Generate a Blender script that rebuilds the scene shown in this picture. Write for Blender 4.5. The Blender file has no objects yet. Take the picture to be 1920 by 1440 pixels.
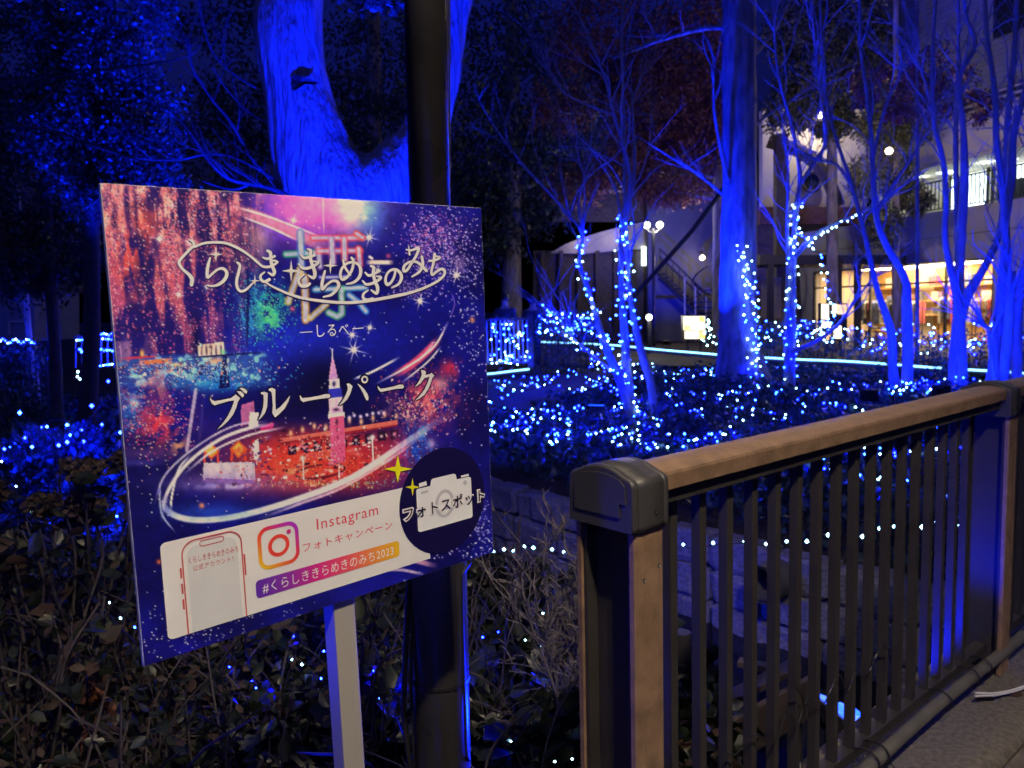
import bpy, bmesh, math, random
import numpy as np
from mathutils import Vector, Matrix

# ------------------------------------------------------------------ camera, world, light
sc = bpy.context.scene
COL = sc.collection
F_PX, CZ = 1450.0, 1.42
PITCH, ROLL = math.radians(5.5), math.radians(1.45)
_fw = np.array([0, math.cos(PITCH), -math.sin(PITCH)])
_up0 = np.array([0, math.sin(PITCH), math.cos(PITCH)]); _r0 = np.array([1.0, 0, 0])
_rt = math.cos(ROLL)*_r0 - math.sin(ROLL)*_up0
_up = math.sin(ROLL)*_r0 + math.cos(ROLL)*_up0
_C = np.array([0, 0, CZ])

cam_d = bpy.data.cameras.new('camera')
cam = bpy.data.objects.new('camera', cam_d); COL.objects.link(cam)
cam_d.sensor_width = 36.0; cam_d.lens = 36.0*F_PX/1920.0
cam_d.clip_start = 0.02; cam_d.clip_end = 2000
cam_d.dof.use_dof = True; cam_d.dof.focus_distance = 1.45; cam_d.dof.aperture_fstop = 7.5
cam.matrix_world = Matrix(((_rt[0], _up[0], -_fw[0], 0), (_rt[1], _up[1], -_fw[1], 0), (_rt[2], _up[2], -_fw[2], CZ), (0, 0, 0, 1)))
sc.camera = cam
sc.view_settings.view_transform = 'Standard'; sc.view_settings.look = 'None'
sc.view_settings.exposure = 0.0; sc.view_settings.gamma = 1.0
sc.cycles.use_denoising = True
sc.cycles.sample_clamp_indirect = 4.0
sc.cycles.max_bounces = 4; sc.cycles.diffuse_bounces = 2; sc.cycles.glossy_bounces = 2
sc.cycles.use_adaptive_sampling = True; sc.cycles.adaptive_threshold = 0.03
sc.cycles.transmission_bounces = 4; sc.cycles.transparent_max_bounces = 6
sc.cycles.caustics_reflective = False; sc.cycles.caustics_refractive = False

world = bpy.data.worlds.new('World'); sc.world = world; world.use_nodes = True
_nt = world.node_tree; _nt.nodes.clear()
_sky = _nt.nodes.new('ShaderNodeTexSky'); _sky.sky_type = 'NISHITA'; _sky.sun_disc = False
_sky.sun_elevation = math.radians(-3.0); _sky.sun_rotation = math.radians(200); _sky.altitude = 50
_bg = _nt.nodes.new('ShaderNodeBackground'); _bg.inputs['Strength'].default_value = 0.15
_wo = _nt.nodes.new('ShaderNodeOutputWorld')
_mx = _nt.nodes.new('ShaderNodeMix'); _mx.data_type = 'RGBA'; _mx.blend_type = 'MULTIPLY'; _mx.inputs[0].default_value = 1.0
_mx.inputs[7].default_value = (0.35, 0.65, 10.0, 1)      # night sky over the blue illumination
_nt.links.new(_sky.outputs[0], _mx.inputs[6]); _nt.links.new(_mx.outputs[2], _bg.inputs[0]); _nt.links.new(_bg.outputs[0], _wo.inputs[0])
spill_d = bpy.data.lights.new('blue_spill_fill', 'SUN'); spill_d.energy = 0.26; spill_d.angle = math.radians(25); spill_d.color = (0.10, 0.13, 1.0)  # added sun lamp standing in for ambient spill of the blue illumination
spill_sun = bpy.data.objects.new('blue_spill_fill', spill_d); COL.objects.link(spill_sun)
spill_sun.rotation_euler = (math.radians(48), 0, math.radians(-20))

# pixel helpers: a point on the ray through photograph pixel (x, y), at depth d or on the level z
def ray(x, y): return _rt*((x-960)/F_PX) - _up*((y-720)/F_PX) + _fw
def P(x, y, d): return _C + ray(x, y)*d
def G(x, y, z):
    r = ray(x, y); return _C + r*((z-CZ)/r[2])

# ------------------------------------------------------------------ object helpers
def thing(name, label, cat, loc=(0, 0, 0), group=None):
    o = bpy.data.objects.new(name, None); COL.objects.link(o)
    o.empty_display_size = 0.1
    o.location = Vector([float(v) for v in loc]); o['label'] = label; o['category'] = cat
    if group: o['group'] = group
    return o
def tag(o, label, cat, group=None):
    o['label'] = label; o['category'] = cat
    if group: o['group'] = group
    return o
def attach(o, parent):
    o.parent = parent
    l = Vector(parent.location) if parent.parent is None else Vector((0, 0, 0))
    if parent.parent is None:
        o.matrix_parent_inverse = Matrix.Translation(-l)
    else:
        # parent mesh is itself attached with world coordinates: its world matrix is the identity plus its own location
        o.matrix_parent_inverse = Matrix.Translation(-Vector(parent.location))
    return o
def link_mesh(name, me, mats, parent=None):
    o = bpy.data.objects.new(name, me); COL.objects.link(o)
    for m in (mats if isinstance(mats, (list, tuple)) else [mats]):
        if m is not None: me.materials.append(m)
    if parent is not None: attach(o, parent)
    return o

class MB:
    """collects vertices and faces of ONE mesh"""
    def __init__(s): s.v = []; s.f = []; s.mi = []
    def add(s, vs, fs, mi=0):
        b = len(s.v); s.v.extend([tuple(float(c) for c in p) for p in vs])
        for f in fs: s.f.append(tuple(b+i for i in f)); s.mi.append(mi)
        return s
    def box(s, c, ax, mi=0):
        """box with centre c and three half-axis vectors"""
        c = np.asarray(c, float); a, b_, d = [np.asarray(q, float) for q in ax]
        vs = [c+i*a+j*b_+k*d for k in (-1, 1) for j in (-1, 1) for i in (-1, 1)]
        fs = [(0, 2, 3, 1), (4, 5, 7, 6), (0, 1, 5, 4), (2, 6, 7, 3), (0, 4, 6, 2), (1, 3, 7, 5)]
        if np.dot(np.cross(a, b_), d) < 0: fs = [f[::-1] for f in fs]
        return s.add(vs, fs, mi)
    def bevbox(s, c, ax, bev, mi=0):
        """box with chamfered edges"""
        c = np.asarray(c, float); A = [np.asarray(q, float) for q in ax]
        L = [np.linalg.norm(q) for q in A]; Un = [A[i]/L[i] for i in range(3)]
        bm = bmesh.new(); bmesh.ops.create_cube(bm, size=2.0)
        for v in bm.verts:
            v.co = Vector((v.co.x*L[0], v.co.y*L[1], v.co.z*L[2]))
        bmesh.ops.bevel(bm, geom=list(bm.edges), offset=min(bev, min(L)*0.9), segments=2, profile=0.6, affect='EDGES')
        bm.verts.ensure_lookup_table()
        vs = [c+Un[0]*v.co.x+Un[1]*v.co.y+Un[2]*v.co.z for v in bm.verts]
        fs = [tuple(v.index for v in f.verts) for f in bm.faces]
        if np.dot(np.cross(A[0], A[1]), A[2]) < 0: fs = [f[::-1] for f in fs]
        bm.free(); return s.add(vs, fs, mi)
    def tube(s, pts, radii, seg=8, cap=True, mi=0, wob=0.0, rng=None):
        pts = np.asarray(pts, float); n = len(pts)
        if np.isscalar(radii): radii = [radii]*n
        t = np.gradient(pts, axis=0); t /= np.linalg.norm(t, axis=1)[:, None]+1e-12
        ref = np.array([0, 0, 1.0]) if abs(t[0][2]) < 0.9 else np.array([1.0, 0, 0])
        u = np.cross(ref, t[0]); u /= np.linalg.norm(u)
        vs = []; ang = np.linspace(0, 2*math.pi, seg, endpoint=False)
        for i in range(n):
            u = u-t[i]*np.dot(u, t[i]); u /= np.linalg.norm(u)+1e-12
            w = np.cross(t[i], u)
            for a in ang:
                k = radii[i]*(1+(rng.uniform(-wob, wob) if wob and rng else 0))
                vs.append(pts[i]+k*(math.cos(a)*u+math.sin(a)*w))
        fs = []
        for i in range(n-1):
            for j in range(seg):
                a = i*seg+j; b_ = i*seg+(j+1) % seg
                fs.append((a, b_, b_+seg, a+seg))
        if cap:
            fs.append(tuple(range(seg))[::-1]); fs.append(tuple(range((n-1)*seg, n*seg)))
        return s.add(vs, fs, mi)
    def build(s, name, mats, parent=None, smooth=False):
        me = bpy.data.meshes.new(name); me.from_pydata(s.v, [], s.f); 
        if any(s.mi): me.polygons.foreach_set('material_index', s.mi)
        if smooth: me.polygons.foreach_set('use_smooth', [True]*len(me.polygons))
        me.update()
        return link_mesh(name, me, mats, parent)

def fast_mesh(name, verts, faces, mats, parent=None, smooth=False, colors=None):
    """verts Nx3 and faces MxK arrays (all faces with K corners)"""
    verts = np.asarray(verts, np.float32); faces = np.asarray(faces, np.int32)
    me = bpy.data.meshes.new(name); k = faces.shape[1]
    me.vertices.add(len(verts)); me.vertices.foreach_set('co', verts.ravel())
    me.loops.add(faces.size); me.loops.foreach_set('vertex_index', faces.ravel())
    me.polygons.add(len(faces)); me.polygons.foreach_set('loop_start', np.arange(0, faces.size, k, dtype=np.int32))
    if smooth: me.polygons.foreach_set('use_smooth', np.ones(len(faces), bool))
    if colors is not None:
        ca = me.color_attributes.new('Col', 'FLOAT_COLOR', 'POINT')
        ca.data.foreach_set('color', np.asarray(colors, np.float32).ravel())
    me.update(); me.validate()
    return link_mesh(name, me, mats, parent)

def smooth_path(pts, n=6):
    """Catmull-Rom through the points"""
    p = np.asarray(pts, float)
    if len(p) < 3: return np.array([p[0]+(p[-1]-p[0])*t for t in np.linspace(0, 1, n+1)])
    q = np.vstack([2*p[0]-p[1], p, 2*p[-1]-p[-2]]); out = []
    for i in range(1, len(q)-2):
        for t in np.linspace(0, 1, n, endpoint=False):
            a, b, c, d = q[i-1], q[i], q[i+1], q[i+2]
            out.append(0.5*((2*b)+(-a+c)*t+(2*a-5*b+4*c-d)*t*t+(-a+3*b-3*c+d)*t**3))
    out.append(p[-1]); return np.array(out)

def leaf_mesh(name, pos, direc, length, width, mats, parent=None, rng=None, fold=0.25, detail=False):
    """leaf-shaped faces, one per row of pos"""
    rng = rng or np.random.default_rng(1)
    n = len(pos); d = direc/(np.linalg.norm(direc, axis=1)[:, None]+1e-9)
    w = np.cross(d, rng.normal(size=(n, 3))); w /= np.linalg.norm(w, axis=1)[:, None]+1e-9
    nn = np.cross(d, w); L = np.broadcast_to(length, n)[:, None]; W = np.broadcast_to(width, n)[:, None]
    if not detail:
        v = np.stack([pos, pos+d*L*0.45+w*W+nn*W*fold, pos+d*L, pos+d*L*0.45-w*W+nn*W*fold], 1).reshape(-1, 3)
        b = np.arange(n)[:, None]*4
        f = np.concatenate([b+np.array([[0, 1, 2]]), b+np.array([[0, 2, 3]])], 0)
    else:
        dr = -nn*0.18*L*rng.uniform(0.3, 1.6, (n, 1))
        v = np.stack([pos, pos+d*L*0.22+w*W*0.8+nn*W*fold, pos+d*L*0.55+w*W+nn*W*fold+dr*0.4, pos+d*L+dr,
                      pos+d*L*0.55-w*W+nn*W*fold+dr*0.4, pos+d*L*0.22-w*W*0.8+nn*W*fold, pos+d*L*0.5+dr*0.4], 1).reshape(-1, 3)
        b = np.arange(n)[:, None]*7
        f = np.concatenate([b+np.array([q]) for q in ([0, 1, 6], [1, 2, 6], [2, 3, 6], [3, 4, 6], [4, 5, 6], [5, 0, 6])], 0)
    return fast_mesh(name, v, f, mats, parent)

def unit(n, rng):
    a = rng.normal(size=(n, 3)); return a/np.linalg.norm(a, axis=1)[:, None]

# ------------------------------------------------------------------ materials
def srgb(r, g, b): return tuple(((c/255)/12.92 if c/255 <= 0.04045 else ((c/255+0.055)/1.055)**2.4) for c in (r, g, b))
def mat(name, col, rough=0.6, metal=0.0, var=0.25, scale=8.0, bump=0.0, bscale=40.0, col2=None, spec=0.5, stretch=None, trans=0.0, coat=0.0, bdist=0.02, ramp=(0.32, 0.68)):
    m = bpy.data.materials.new(name); m.use_nodes = True; nt = m.node_tree; n = nt.nodes; l = nt.links
    b = n['Principled BSDF']; b.inputs['Roughness'].default_value = rough; b.inputs['Metallic'].default_value = metal
    b.inputs['Specular IOR Level'].default_value = spec
    if coat: b.inputs['Coat Weight'].default_value = coat; b.inputs['Coat Roughness'].default_value = 0.15
    if trans: b.inputs['Transmission Weight'].default_value = trans
    tc = n.new('ShaderNodeTexCoord'); mp = n.new('ShaderNodeMapping'); l.new(tc.outputs['Object'], mp.inputs[0])
    if stretch: mp.inputs['Scale'].default_value = stretch
    nz = n.new('ShaderNodeTexNoise'); nz.inputs['Scale'].default_value = scale; nz.inputs['Detail'].default_value = 5
    l.new(mp.outputs[0], nz.inputs['Vector'])
    cr = n.new('ShaderNodeValToRGB'); c2 = col2 or tuple(c*(1-var) for c in col)
    cr.color_ramp.elements[0].position = ramp[0]; cr.color_ramp.elements[1].position = ramp[1]
    cr.color_ramp.elements[0].color = (*c2, 1); cr.color_ramp.elements[1].color = (*(col if col2 else tuple(min(1, c*(1+var*0.6)) for c in col)), 1)
    l.new(nz.outputs['Fac'], cr.inputs[0]); l.new(cr.outputs[0], b.inputs['Base Color'])
    rr = n.new('ShaderNodeMapRange'); rr.inputs['To Min'].default_value = max(0.02, rough-0.12); rr.inputs['To Max'].default_value = min(1, rough+0.12)
    l.new(nz.outputs['Fac'], rr.inputs['Value']); l.new(rr.outputs[0], b.inputs['Roughness'])
    if bump:
        nb = n.new('ShaderNodeTexNoise'); nb.inputs['Scale'].default_value = bscale; nb.inputs['Detail'].default_value = 6
        l.new(mp.outputs[0], nb.inputs['Vector'])
        bp = n.new('ShaderNodeBump'); bp.inputs['Strength'].default_value = bump; bp.inputs['Distance'].default_value = bdist
        l.new(nb.outputs['Fac'], bp.inputs['Height']); l.new(bp.outputs[0], b.inputs['Normal'])
    return m
def emit(name, col, strength):
    m = bpy.data.materials.new(name); m.use_nodes = True; nt = m.node_tree
    b = nt.nodes['Principled BSDF']; b.inputs['Base Color'].default_value = (0.6, 0.6, 0.6, 1)
    b.inputs['Emission Color'].default_value = (*col, 1); b.inputs['Emission Strength'].default_value = strength
    nz = nt.nodes.new('ShaderNodeTexNoise'); nz.inputs['Scale'].default_value = 3.0
    mr = nt.nodes.new('ShaderNodeMapRange'); mr.inputs['To Min'].default_value = strength*0.7; mr.inputs['To Max'].default_value = strength*1.3
    nt.links.new(nz.outputs['Fac'], mr.inputs['Value']); nt.links.new(mr.outputs[0], b.inputs['Emission Strength'])
    return m
def printed(name):
    m = bpy.data.materials.new(name); m.use_nodes = True; nt = m.node_tree
    b = nt.nodes['Principled BSDF']; a = nt.nodes.new('ShaderNodeVertexColor'); a.layer_name = 'Col'
    nt.links.new(a.outputs[0], b.inputs['Base Color']); b.inputs['Roughness'].default_value = 0.42
    b.inputs['Specular IOR Level'].default_value = 0.35
    return m

M = {}
M['bark'] = mat('bark', (0.30, 0.26, 0.22), 0.9, var=0.55, scale=9, bump=1.0, bscale=26, stretch=(1, 1, 0.22))
M['bark_big'] = mat('bark_big', (0.36, 0.32, 0.29), 0.9, scale=30, bump=1.0, bscale=34, stretch=(1, 1, 0.10), bdist=0.05, col2=(0.15, 0.13, 0.115), ramp=(0.34, 0.52))
M['bark_smooth'] = mat('bark_smooth', (0.36, 0.31, 0.26), 0.7, var=0.3, scale=6, bump=0.3, bscale=20, stretch=(1, 1, 0.4))
M['twig'] = mat('twig', (0.052, 0.042, 0.042), 0.8, var=0.4, scale=15)
M['twig_grey'] = mat('twig_grey', (0.12, 0.105, 0.11), 0.8, var=0.4, scale=15)
M['leaf_green'] = mat('leaf_green', (0.08, 0.13, 0.10), 0.36, var=0.7, scale=11, col2=(0.035, 0.065, 0.045))
M['leaf_ever'] = mat('leaf_ever', (0.06, 0.09, 0.06), 0.45, var=0.7, scale=6, col2=(0.03, 0.045, 0.03))
M['leaf_yellow'] = mat('leaf_yellow', (0.16, 0.15, 0.05), 0.55, var=0.5, scale=6, col2=(0.06, 0.08, 0.03))
M['leaf_rust'] = mat('leaf_rust', (0.34, 0.13, 0.085), 0.65, var=0.5, scale=5, col2=(0.15, 0.06, 0.05))
M['leaf_dry'] = mat('leaf_dry', (0.050, 0.025, 0.014), 0.7, var=0.6, scale=13, col2=(0.015, 0.010, 0.008))
M['leaf_bed'] = mat('leaf_bed', (0.018, 0.024, 0.014), 0.40, var=0.7, scale=14, col2=(0.007, 0.012, 0.008))
M['flower_dry'] = mat('flower_dry', (0.075, 0.05, 0.04), 0.85, var=0.5, scale=30)
M['soil'] = mat('soil', (0.045, 0.035, 0.027), 0.95, var=0.5, scale=9, bump=0.8, bscale=30)
M['black_metal'] = mat('black_metal', (0.022, 0.021, 0.021), 0.30, var=0.3, scale=5, spec=0.5)
M['rubber'] = mat('rubber', (0.012, 0.012, 0.013), 0.45, var=0.3)
M['rail_brown'] = mat('rail_brown', (0.25, 0.158, 0.092), 0.5, var=0.30, scale=22, bump=0.12, bscale=90, stretch=(1, 1, 1))
M['rail_dark'] = mat('rail_dark', (0.036, 0.033, 0.030), 0.5, var=0.18, scale=10, bump=0.04, bscale=80)
M['cap_grey'] = mat('cap_grey', (0.05, 0.049, 0.047), 0.46, var=0.12, scale=7, bump=0.03, bscale=120)
M['steel'] = mat('steel', (0.4, 0.4, 0.4), 0.35, metal=1.0, var=0.2)
M['alu'] = mat('alu', (0.42, 0.40, 0.36), 0.45, metal=0.15, var=0.06, scale=4)
M['white_board'] = mat('white_board', (0.75, 0.75, 0.74), 0.5, var=0.05)
M['white_tie'] = mat('white_tie', (0.75, 0.74, 0.70), 0.5, var=0.08)
M['pipe_grey'] = mat('pipe_grey', (0.12, 0.115, 0.10), 0.5, var=0.25, scale=9, bump=0.05)
M['concrete'] = mat('concrete', (0.15, 0.135, 0.108), 0.9, var=0.4, scale=55, bump=0.5, bscale=140)
M['paver'] = mat('paver', (0.13, 0.112, 0.09), 0.9, var=0.35, scale=18, bump=0.5, bscale=90)
M['stone'] = mat('stone', (0.27, 0.26, 0.25), 0.85, var=0.45, scale=6, bump=0.6, bscale=22)
M['water'] = mat('water', (0.006, 0.008, 0.012), 0.08, var=0.2, scale=4, bump=0.12, bscale=9)
M['wood_dark'] = mat('wood_dark', (0.13, 0.10, 0.08), 0.7, var=0.35, scale=7, bump=0.2, bscale=40)
M['facade'] = mat('facade', (0.42, 0.39, 0.37), 0.85, var=0.10, scale=3, bump=0.05)
M['facade_warm'] = mat('facade_warm', (0.62, 0.56, 0.47), 0.85, var=0.08, scale=3)
M['siding'] = mat('siding', (0.25, 0.26, 0.31), 0.7, var=0.15, scale=3)
M['brick_red'] = mat('brick_red', (0.22, 0.10, 0.07), 0.85, var=0.3, scale=9)
M['wall_dim'] = mat('wall_dim', (0.13, 0.13, 0.17), 0.85, var=0.12, scale=3)
M['dark_frame'] = mat('dark_frame', (0.02, 0.02, 0.022), 0.5, var=0.2)
M['glass_dark'] = mat('glass_dark', (0.03, 0.035, 0.045), 0.08, var=0.2)
M['shop_wood'] = mat('shop_wood', (0.50, 0.27, 0.09), 0.6, var=0.2, scale=2)
M['shop_cream'] = mat('shop_cream', (0.75, 0.62, 0.42), 0.7, var=0.1, scale=2)
M['jacket'] = mat('jacket', (0.05, 0.055, 0.07), 0.85, var=0.3)
M['skin'] = mat('skin', (0.45, 0.28, 0.21), 0.55, var=0.1)
M['hair'] = mat('hair', (0.015, 0.012, 0.01), 0.5, var=0.3)
M['asphalt'] = mat('asphalt', (0.05, 0.05, 0.05), 0.9, var=0.3, scale=40, bump=0.3, bscale=90)
M['led_blue'] = emit('led_blue', (0.003, 0.055, 1.0), 6.0)
M['bulb_white'] = emit('bulb_white', (0.36, 0.76, 1.0), 24.0)
M['bulb_blue'] = emit('bulb_blue', (0.0006, 0.0016, 1.0), 900.0)
M['bulb_mid'] = emit('bulb_mid', (0.005, 0.024, 1.0), 230.0)
M['rope_light'] = emit('rope_light', (0.28, 0.75, 1.0), 3.2)
M['lamp_white'] = emit('lamp_white', (1.0, 0.95, 0.72), 14.0)
M['lamp_warm'] = emit('lamp_warm', (1.0, 0.78, 0.42), 14.0)
M['shop_light'] = emit('shop_light', (1.0, 0.72, 0.36), 4.0)
M['cool_panel'] = emit('cool_panel', (0.80, 1.0, 0.95), 3.0)
M['sign_yellow'] = emit('sign_yellow', (1.0, 0.62, 0.10), 1.6)
M['sign_white'] = emit('sign_white', (1.0, 0.88, 0.55), 2.2)
M['print'] = printed('print')
# ------------------------------------------------------------------ the signboard
SIGN_PX = [(188, 343), (902, 390), (925, 1035), (270, 1250)]
_A = []
for (u, v), (x, y) in zip([(0, 0), (1, 0), (1, 1), (0, 1)], SIGN_PX):
    _A.append([u, v, 1, 0, 0, 0, -x*u, -x*v]); _A.append([0, 0, 0, u, v, 1, -y*u, -y*v])
_H = np.append(np.linalg.solve(np.array(_A, float), np.array(SIGN_PX, float).ravel()), 1).reshape(3, 3)
_Hi = np.linalg.inv(_H)
_Mx = np.linalg.inv(np.array([[F_PX, 0, 960], [0, F_PX, 720], [0, 0, 1]]))@_H
_R = np.array([_rt, -_up, _fw]).T
_k = 0.62/np.linalg.norm(_Mx[:, 1])
S_O = _C+_R@_Mx[:, 2]*_k                       # top-left corner of the printed face
S_U = _R@_Mx[:, 0]*_k; S_V = _R@_Mx[:, 1]*_k   # right and down, full width and height
S_N = np.cross(S_V, S_U); S_N /= np.linalg.norm(S_N)
if np.dot(S_N, _C-S_O) < 0: S_N = -S_N
ASP = np.linalg.norm(S_U)/np.linalg.norm(S_V)
def uv_of(px, py):
    q = _Hi@np.array([px, py, 1.0]); return q[0]/q[2], q[1]/q[2]
def S3(u, v, off=0.0): return S_O+S_U*u+S_V*v+S_N*off
def Spx(px, py, off): u, v = uv_of(px, py); return S3(u, v, off)

base = S3(0.55, 1.0, -0.03); base[2] = 0.0
sign = thing('signboard', 'square printed signboard with a night illumination collage on a square metal post', 'signboard', base)
mb = MB(); uh, vh = S_U/2, S_V/2
mb.box(S_O+uh+vh-S_N*0.004, (uh, vh, S_N*0.004)); mb.build('board', M['white_board'], sign)

# --- the printed collage: a painter working on the points of a fine grid, coordinates = photograph pixels
NU, NV = 430, 440
gu, gv = np.meshgrid(np.linspace(0.0008, 0.9992, NU), np.linspace(0.0008, 0.9992, NV))
den = _H[2, 0]*gu+_H[2, 1]*gv+_H[2, 2]
X = (_H[0, 0]*gu+_H[0, 1]*gv+_H[0, 2])/den; Y = (_H[1, 0]*gu+_H[1, 1]*gv+_H[1, 2])/den
prng = np.random.default_rng(11)
def vnoise(fu, fv, seed):
    r = np.random.default_rng(seed); t = r.random((int(fv)+3, int(fu)+3))
    a, b = gu*fu, gv*fv; i, j = a.astype(int), b.astype(int); p, q = a-i, b-j
    p = p*p*(3-2*p); q = q*q*(3-2*q)
    return (t[j, i]*(1-p)+t[j, i+1]*p)*(1-q)+(t[j+1, i]*(1-p)+t[j+1, i+1]*p)*q
def fbm(fu, fv, seed, o=3):
    s = 0; a = 0.5
    for k in range(o): s = s+a*vnoise(fu*2**k, fv*2**k, seed+k); a /= 2
    return s/(1-0.5**o)
img = np.zeros((NV, NU, 3))
def lay(c, a):
    global img
    a = np.clip(a, 0, 1)[..., None]; img = img*(1-a)+np.array(c, float)*a
def add(c, a):
    global img
    img = np.clip(img+np.array(c, float)*np.clip(a, 0, 1)[..., None], 0, 255)
def blob(cx, cy, rx, ry, p=2.0): return np.exp(-(np.abs((X-cx)/rx)**p+np.abs((Y-cy)/ry)**p))
def sm(e0, e1, x): t = np.clip((x-e0)/(e1-e0), 0, 1); return t*t*(3-2*t)
def pdist(pts):
    d = np.full(X.shape, 1e9); pr = np.zeros(X.shape); n = len(pts)-1
    for i in range(n):
        (x0, y0), (x1, y1) = pts[i], pts[i+1]; dx, dy = x1-x0, y1-y0
        t = np.clip(((X-x0)*dx+(Y-y0)*dy)/(dx*dx+dy*dy+1e-9), 0, 1)
        e = np.hypot(X-x0-t*dx, Y-y0-t*dy); m = e < d
        d = np.where(m, e, d); pr = np.where(m, (i+t)/n, pr)
    return d, pr
def line(pts, w, c, a=1.0, soft=1.0, fade=True, addm=False):
    d, pr = pdist([tuple(q) for q in smooth_path(np.array(pts, float), 6)] if len(pts) > 2 else pts)
    m = sm(w/2+soft, max(0, w/2-soft*0.3), d)*a
    if fade: m = m*np.clip(np.sin(np.pi*np.clip(pr, 0, 1))*1.6, 0, 1)
    (add if addm else lay)(c, m)
def poly(pts, c, a=1.0):
    ins = np.zeros(X.shape, bool); n = len(pts)
    for i in range(n):
        (x0, y0), (x1, y1) = pts[i], pts[(i+1) % n]
        if y0 == y1: continue
        ins ^= ((Y > min(y0, y1)) & (Y <= max(y0, y1)) & (X < (x1-x0)*(Y-y0)/(y1-y0)+x0))
    lay(c, ins*a)
def dots(n, mask, c, rmin, rmax, seed, a=1.0):
    r = np.random.default_rng(seed); w = mask.ravel()**1.0; w = w/w.sum()
    idx = r.choice(w.size, n, p=w); ji, ii = np.unravel_index(idx, mask.shape)
    for j, i in zip(ji, ii):
        rad = r.uniform(rmin, rmax); k = 4
        sl = (slice(max(0, j-k), j+k+1), slice(max(0, i-k), i+k+1))
        d = np.hypot(X[sl]-X[j, i], Y[sl]-Y[j, i]); m = np.clip(sm(rad+0.9, rad*0.4, d)*a*r.uniform(0.45, 1), 0, 1)[..., None]
        img[sl] = img[sl]*(1-m)+np.array(c)*m
def sparkle(cx, cy, L, c=(245, 235, 215), rays=8, a=1.0):
    d = np.hypot(X-cx, Y-cy); th = np.arctan2(Y-cy, X-cx)
    m = np.exp(-(d/(L*0.16))**2)
    for k in range(rays//2):
        an = math.pi*k/(rays/2)+0.25; per = np.abs((X-cx)*math.sin(an)-(Y-cy)*math.cos(an))
        Lk = L*(1.0 if k % 2 == 0 else 0.65)
        m = m+np.clip(1-d/Lk, 0, 1)*np.exp(-(per/1.0)**2)
    lay(c, np.clip(m, 0, 1)*a)
f1, f2 = fbm(5, 5, 1, 4), fbm(26, 26, 5, 4); fine = fbm(70, 70, 9, 2); streak = fbm(64, 9, 21, 3); hair = fbm(120, 26, 31, 2)
lay((26, 26, 118), np.ones(X.shape)); lay((20, 14, 66), sm(.4, .7, f1)*.7)
add((14, 26, 60), blob(560, 650, 140, 60))                       # blue haze in the middle
lay((14, 10, 48), blob(610, 715, 90, 60)*0.9)
# pink glow with yellow and teal beams at the top
add((190, 95, 60), blob(600, 375, 105, 70)); add((120, 110, 45), blob(655, 375, 26, 55)); add((10, 90, 90), blob(690, 395, 32, 45)); add((60, 20, 60), blob(560, 400, 100, 70))
line([(605, 360), (607, 440)], 2, (250, 235, 220), .5); add((150, 140, 50), blob(478, 450, 26, 32))
# curtain of pink flowers at the upper left
w = sm(520, 400, X)*sm(590, 470, Y); tex = sm(.36, .64, .55*streak+.45*f2)
lay((48, 30, 92), w*.95); lay((226, 120, 118), w*tex); lay((244, 172, 150), w*sm(.55, .8, fine*.6+tex*.4)*sm(.4, .8, tex)); lay((40, 26, 84), w*sm(.60, .72, hair)*.8)
lay((240, 150, 128), blob(245, 400, 45, 60)*tex*.8); lay((30, 24, 74), blob(213, 420, 6, 40)*sm(.4, .6, f2)); lay((34, 26, 80), blob(362, 392, 7, 44)*.8*sm(.3, .6, fine))
lay((42, 60, 120), blob(405, 400, 16, 16)*.7*tex); lay((225, 90, 60), blob(275, 420, 22, 30)*.55)
w = sm(500, 330, X)*sm(430, 520, Y)*sm(760, 600, Y); tex = sm(.42, .62, .7*streak+.3*f2)
lay((44, 28, 96), w*.85); lay((190, 90, 110), w*tex*.85); lay((215, 90, 80), blob(245, 480, 38, 60)*sm(.45, .6, hair)); lay((196, 100, 90), blob(312, 560, 40, 60)*tex*.6)
lay((30, 24, 84), blob(270, 520, 14, 60)*.9); lay((26, 22, 74), blob(365, 655, 10, 60)*.9); lay((36, 30, 96), blob(232, 690, 40, 20)*.6); lay((26, 22, 80), blob(445, 480, 40, 60)*.5)
line([(280, 620), (272, 690)], 10, (120, 80, 120), .5, 5); line([(225, 640), (228, 680)], 3, (210, 170, 170), .8); lay((200, 150, 160), blob(238, 660, 8, 26)*.6)
for kk, (cc, nn_) in enumerate((((248, 186, 168), 900), ((232, 120, 120), 900), ((60, 34, 96), 700), ((236, 110, 84), 350))):
    dots(nn_, sm(500, 380, X)*sm(600, 450, Y)*(.15+sm(.35, .7, streak)), cc, .6, 2.0, 210+kk)
for kk, (cc, nn_) in enumerate((((206, 110, 130), 600), ((150, 70, 110), 500), ((240, 200, 200), 160))):
    dots(nn_, sm(480, 330, X)*sm(500, 560, Y)*sm(740, 640, Y)*(.1+sm(.4, .7, streak)), cc, .5, 1.7, 220+kk)
# teal and green tree
t = blob(495, 575, 46, 48)*sm(.35, .6, fine*.7+f2*.3); lay((30, 92, 150), t); lay((58, 160, 130), blob(505, 580, 32, 34)*sm(.45, .62, fine)); lay((90, 190, 120), blob(502, 600, 22, 26)*sm(.55, .68, fine)*.9); lay((54, 130, 180), blob(465, 590, 20, 40)*sm(.5, .7, hair))
dots(420, blob(495, 580, 40, 44), (60, 170, 150), .6, 1.6, 201); dots(200, blob(505, 590, 26, 30), (120, 210, 120), .6, 1.5, 202); dots(160, blob(470, 590, 18, 46), (90, 170, 215), .5, 1.4, 203)
line([(465, 500), (463, 660)], 3, (28, 22, 76), .8, 1.5)
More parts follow.
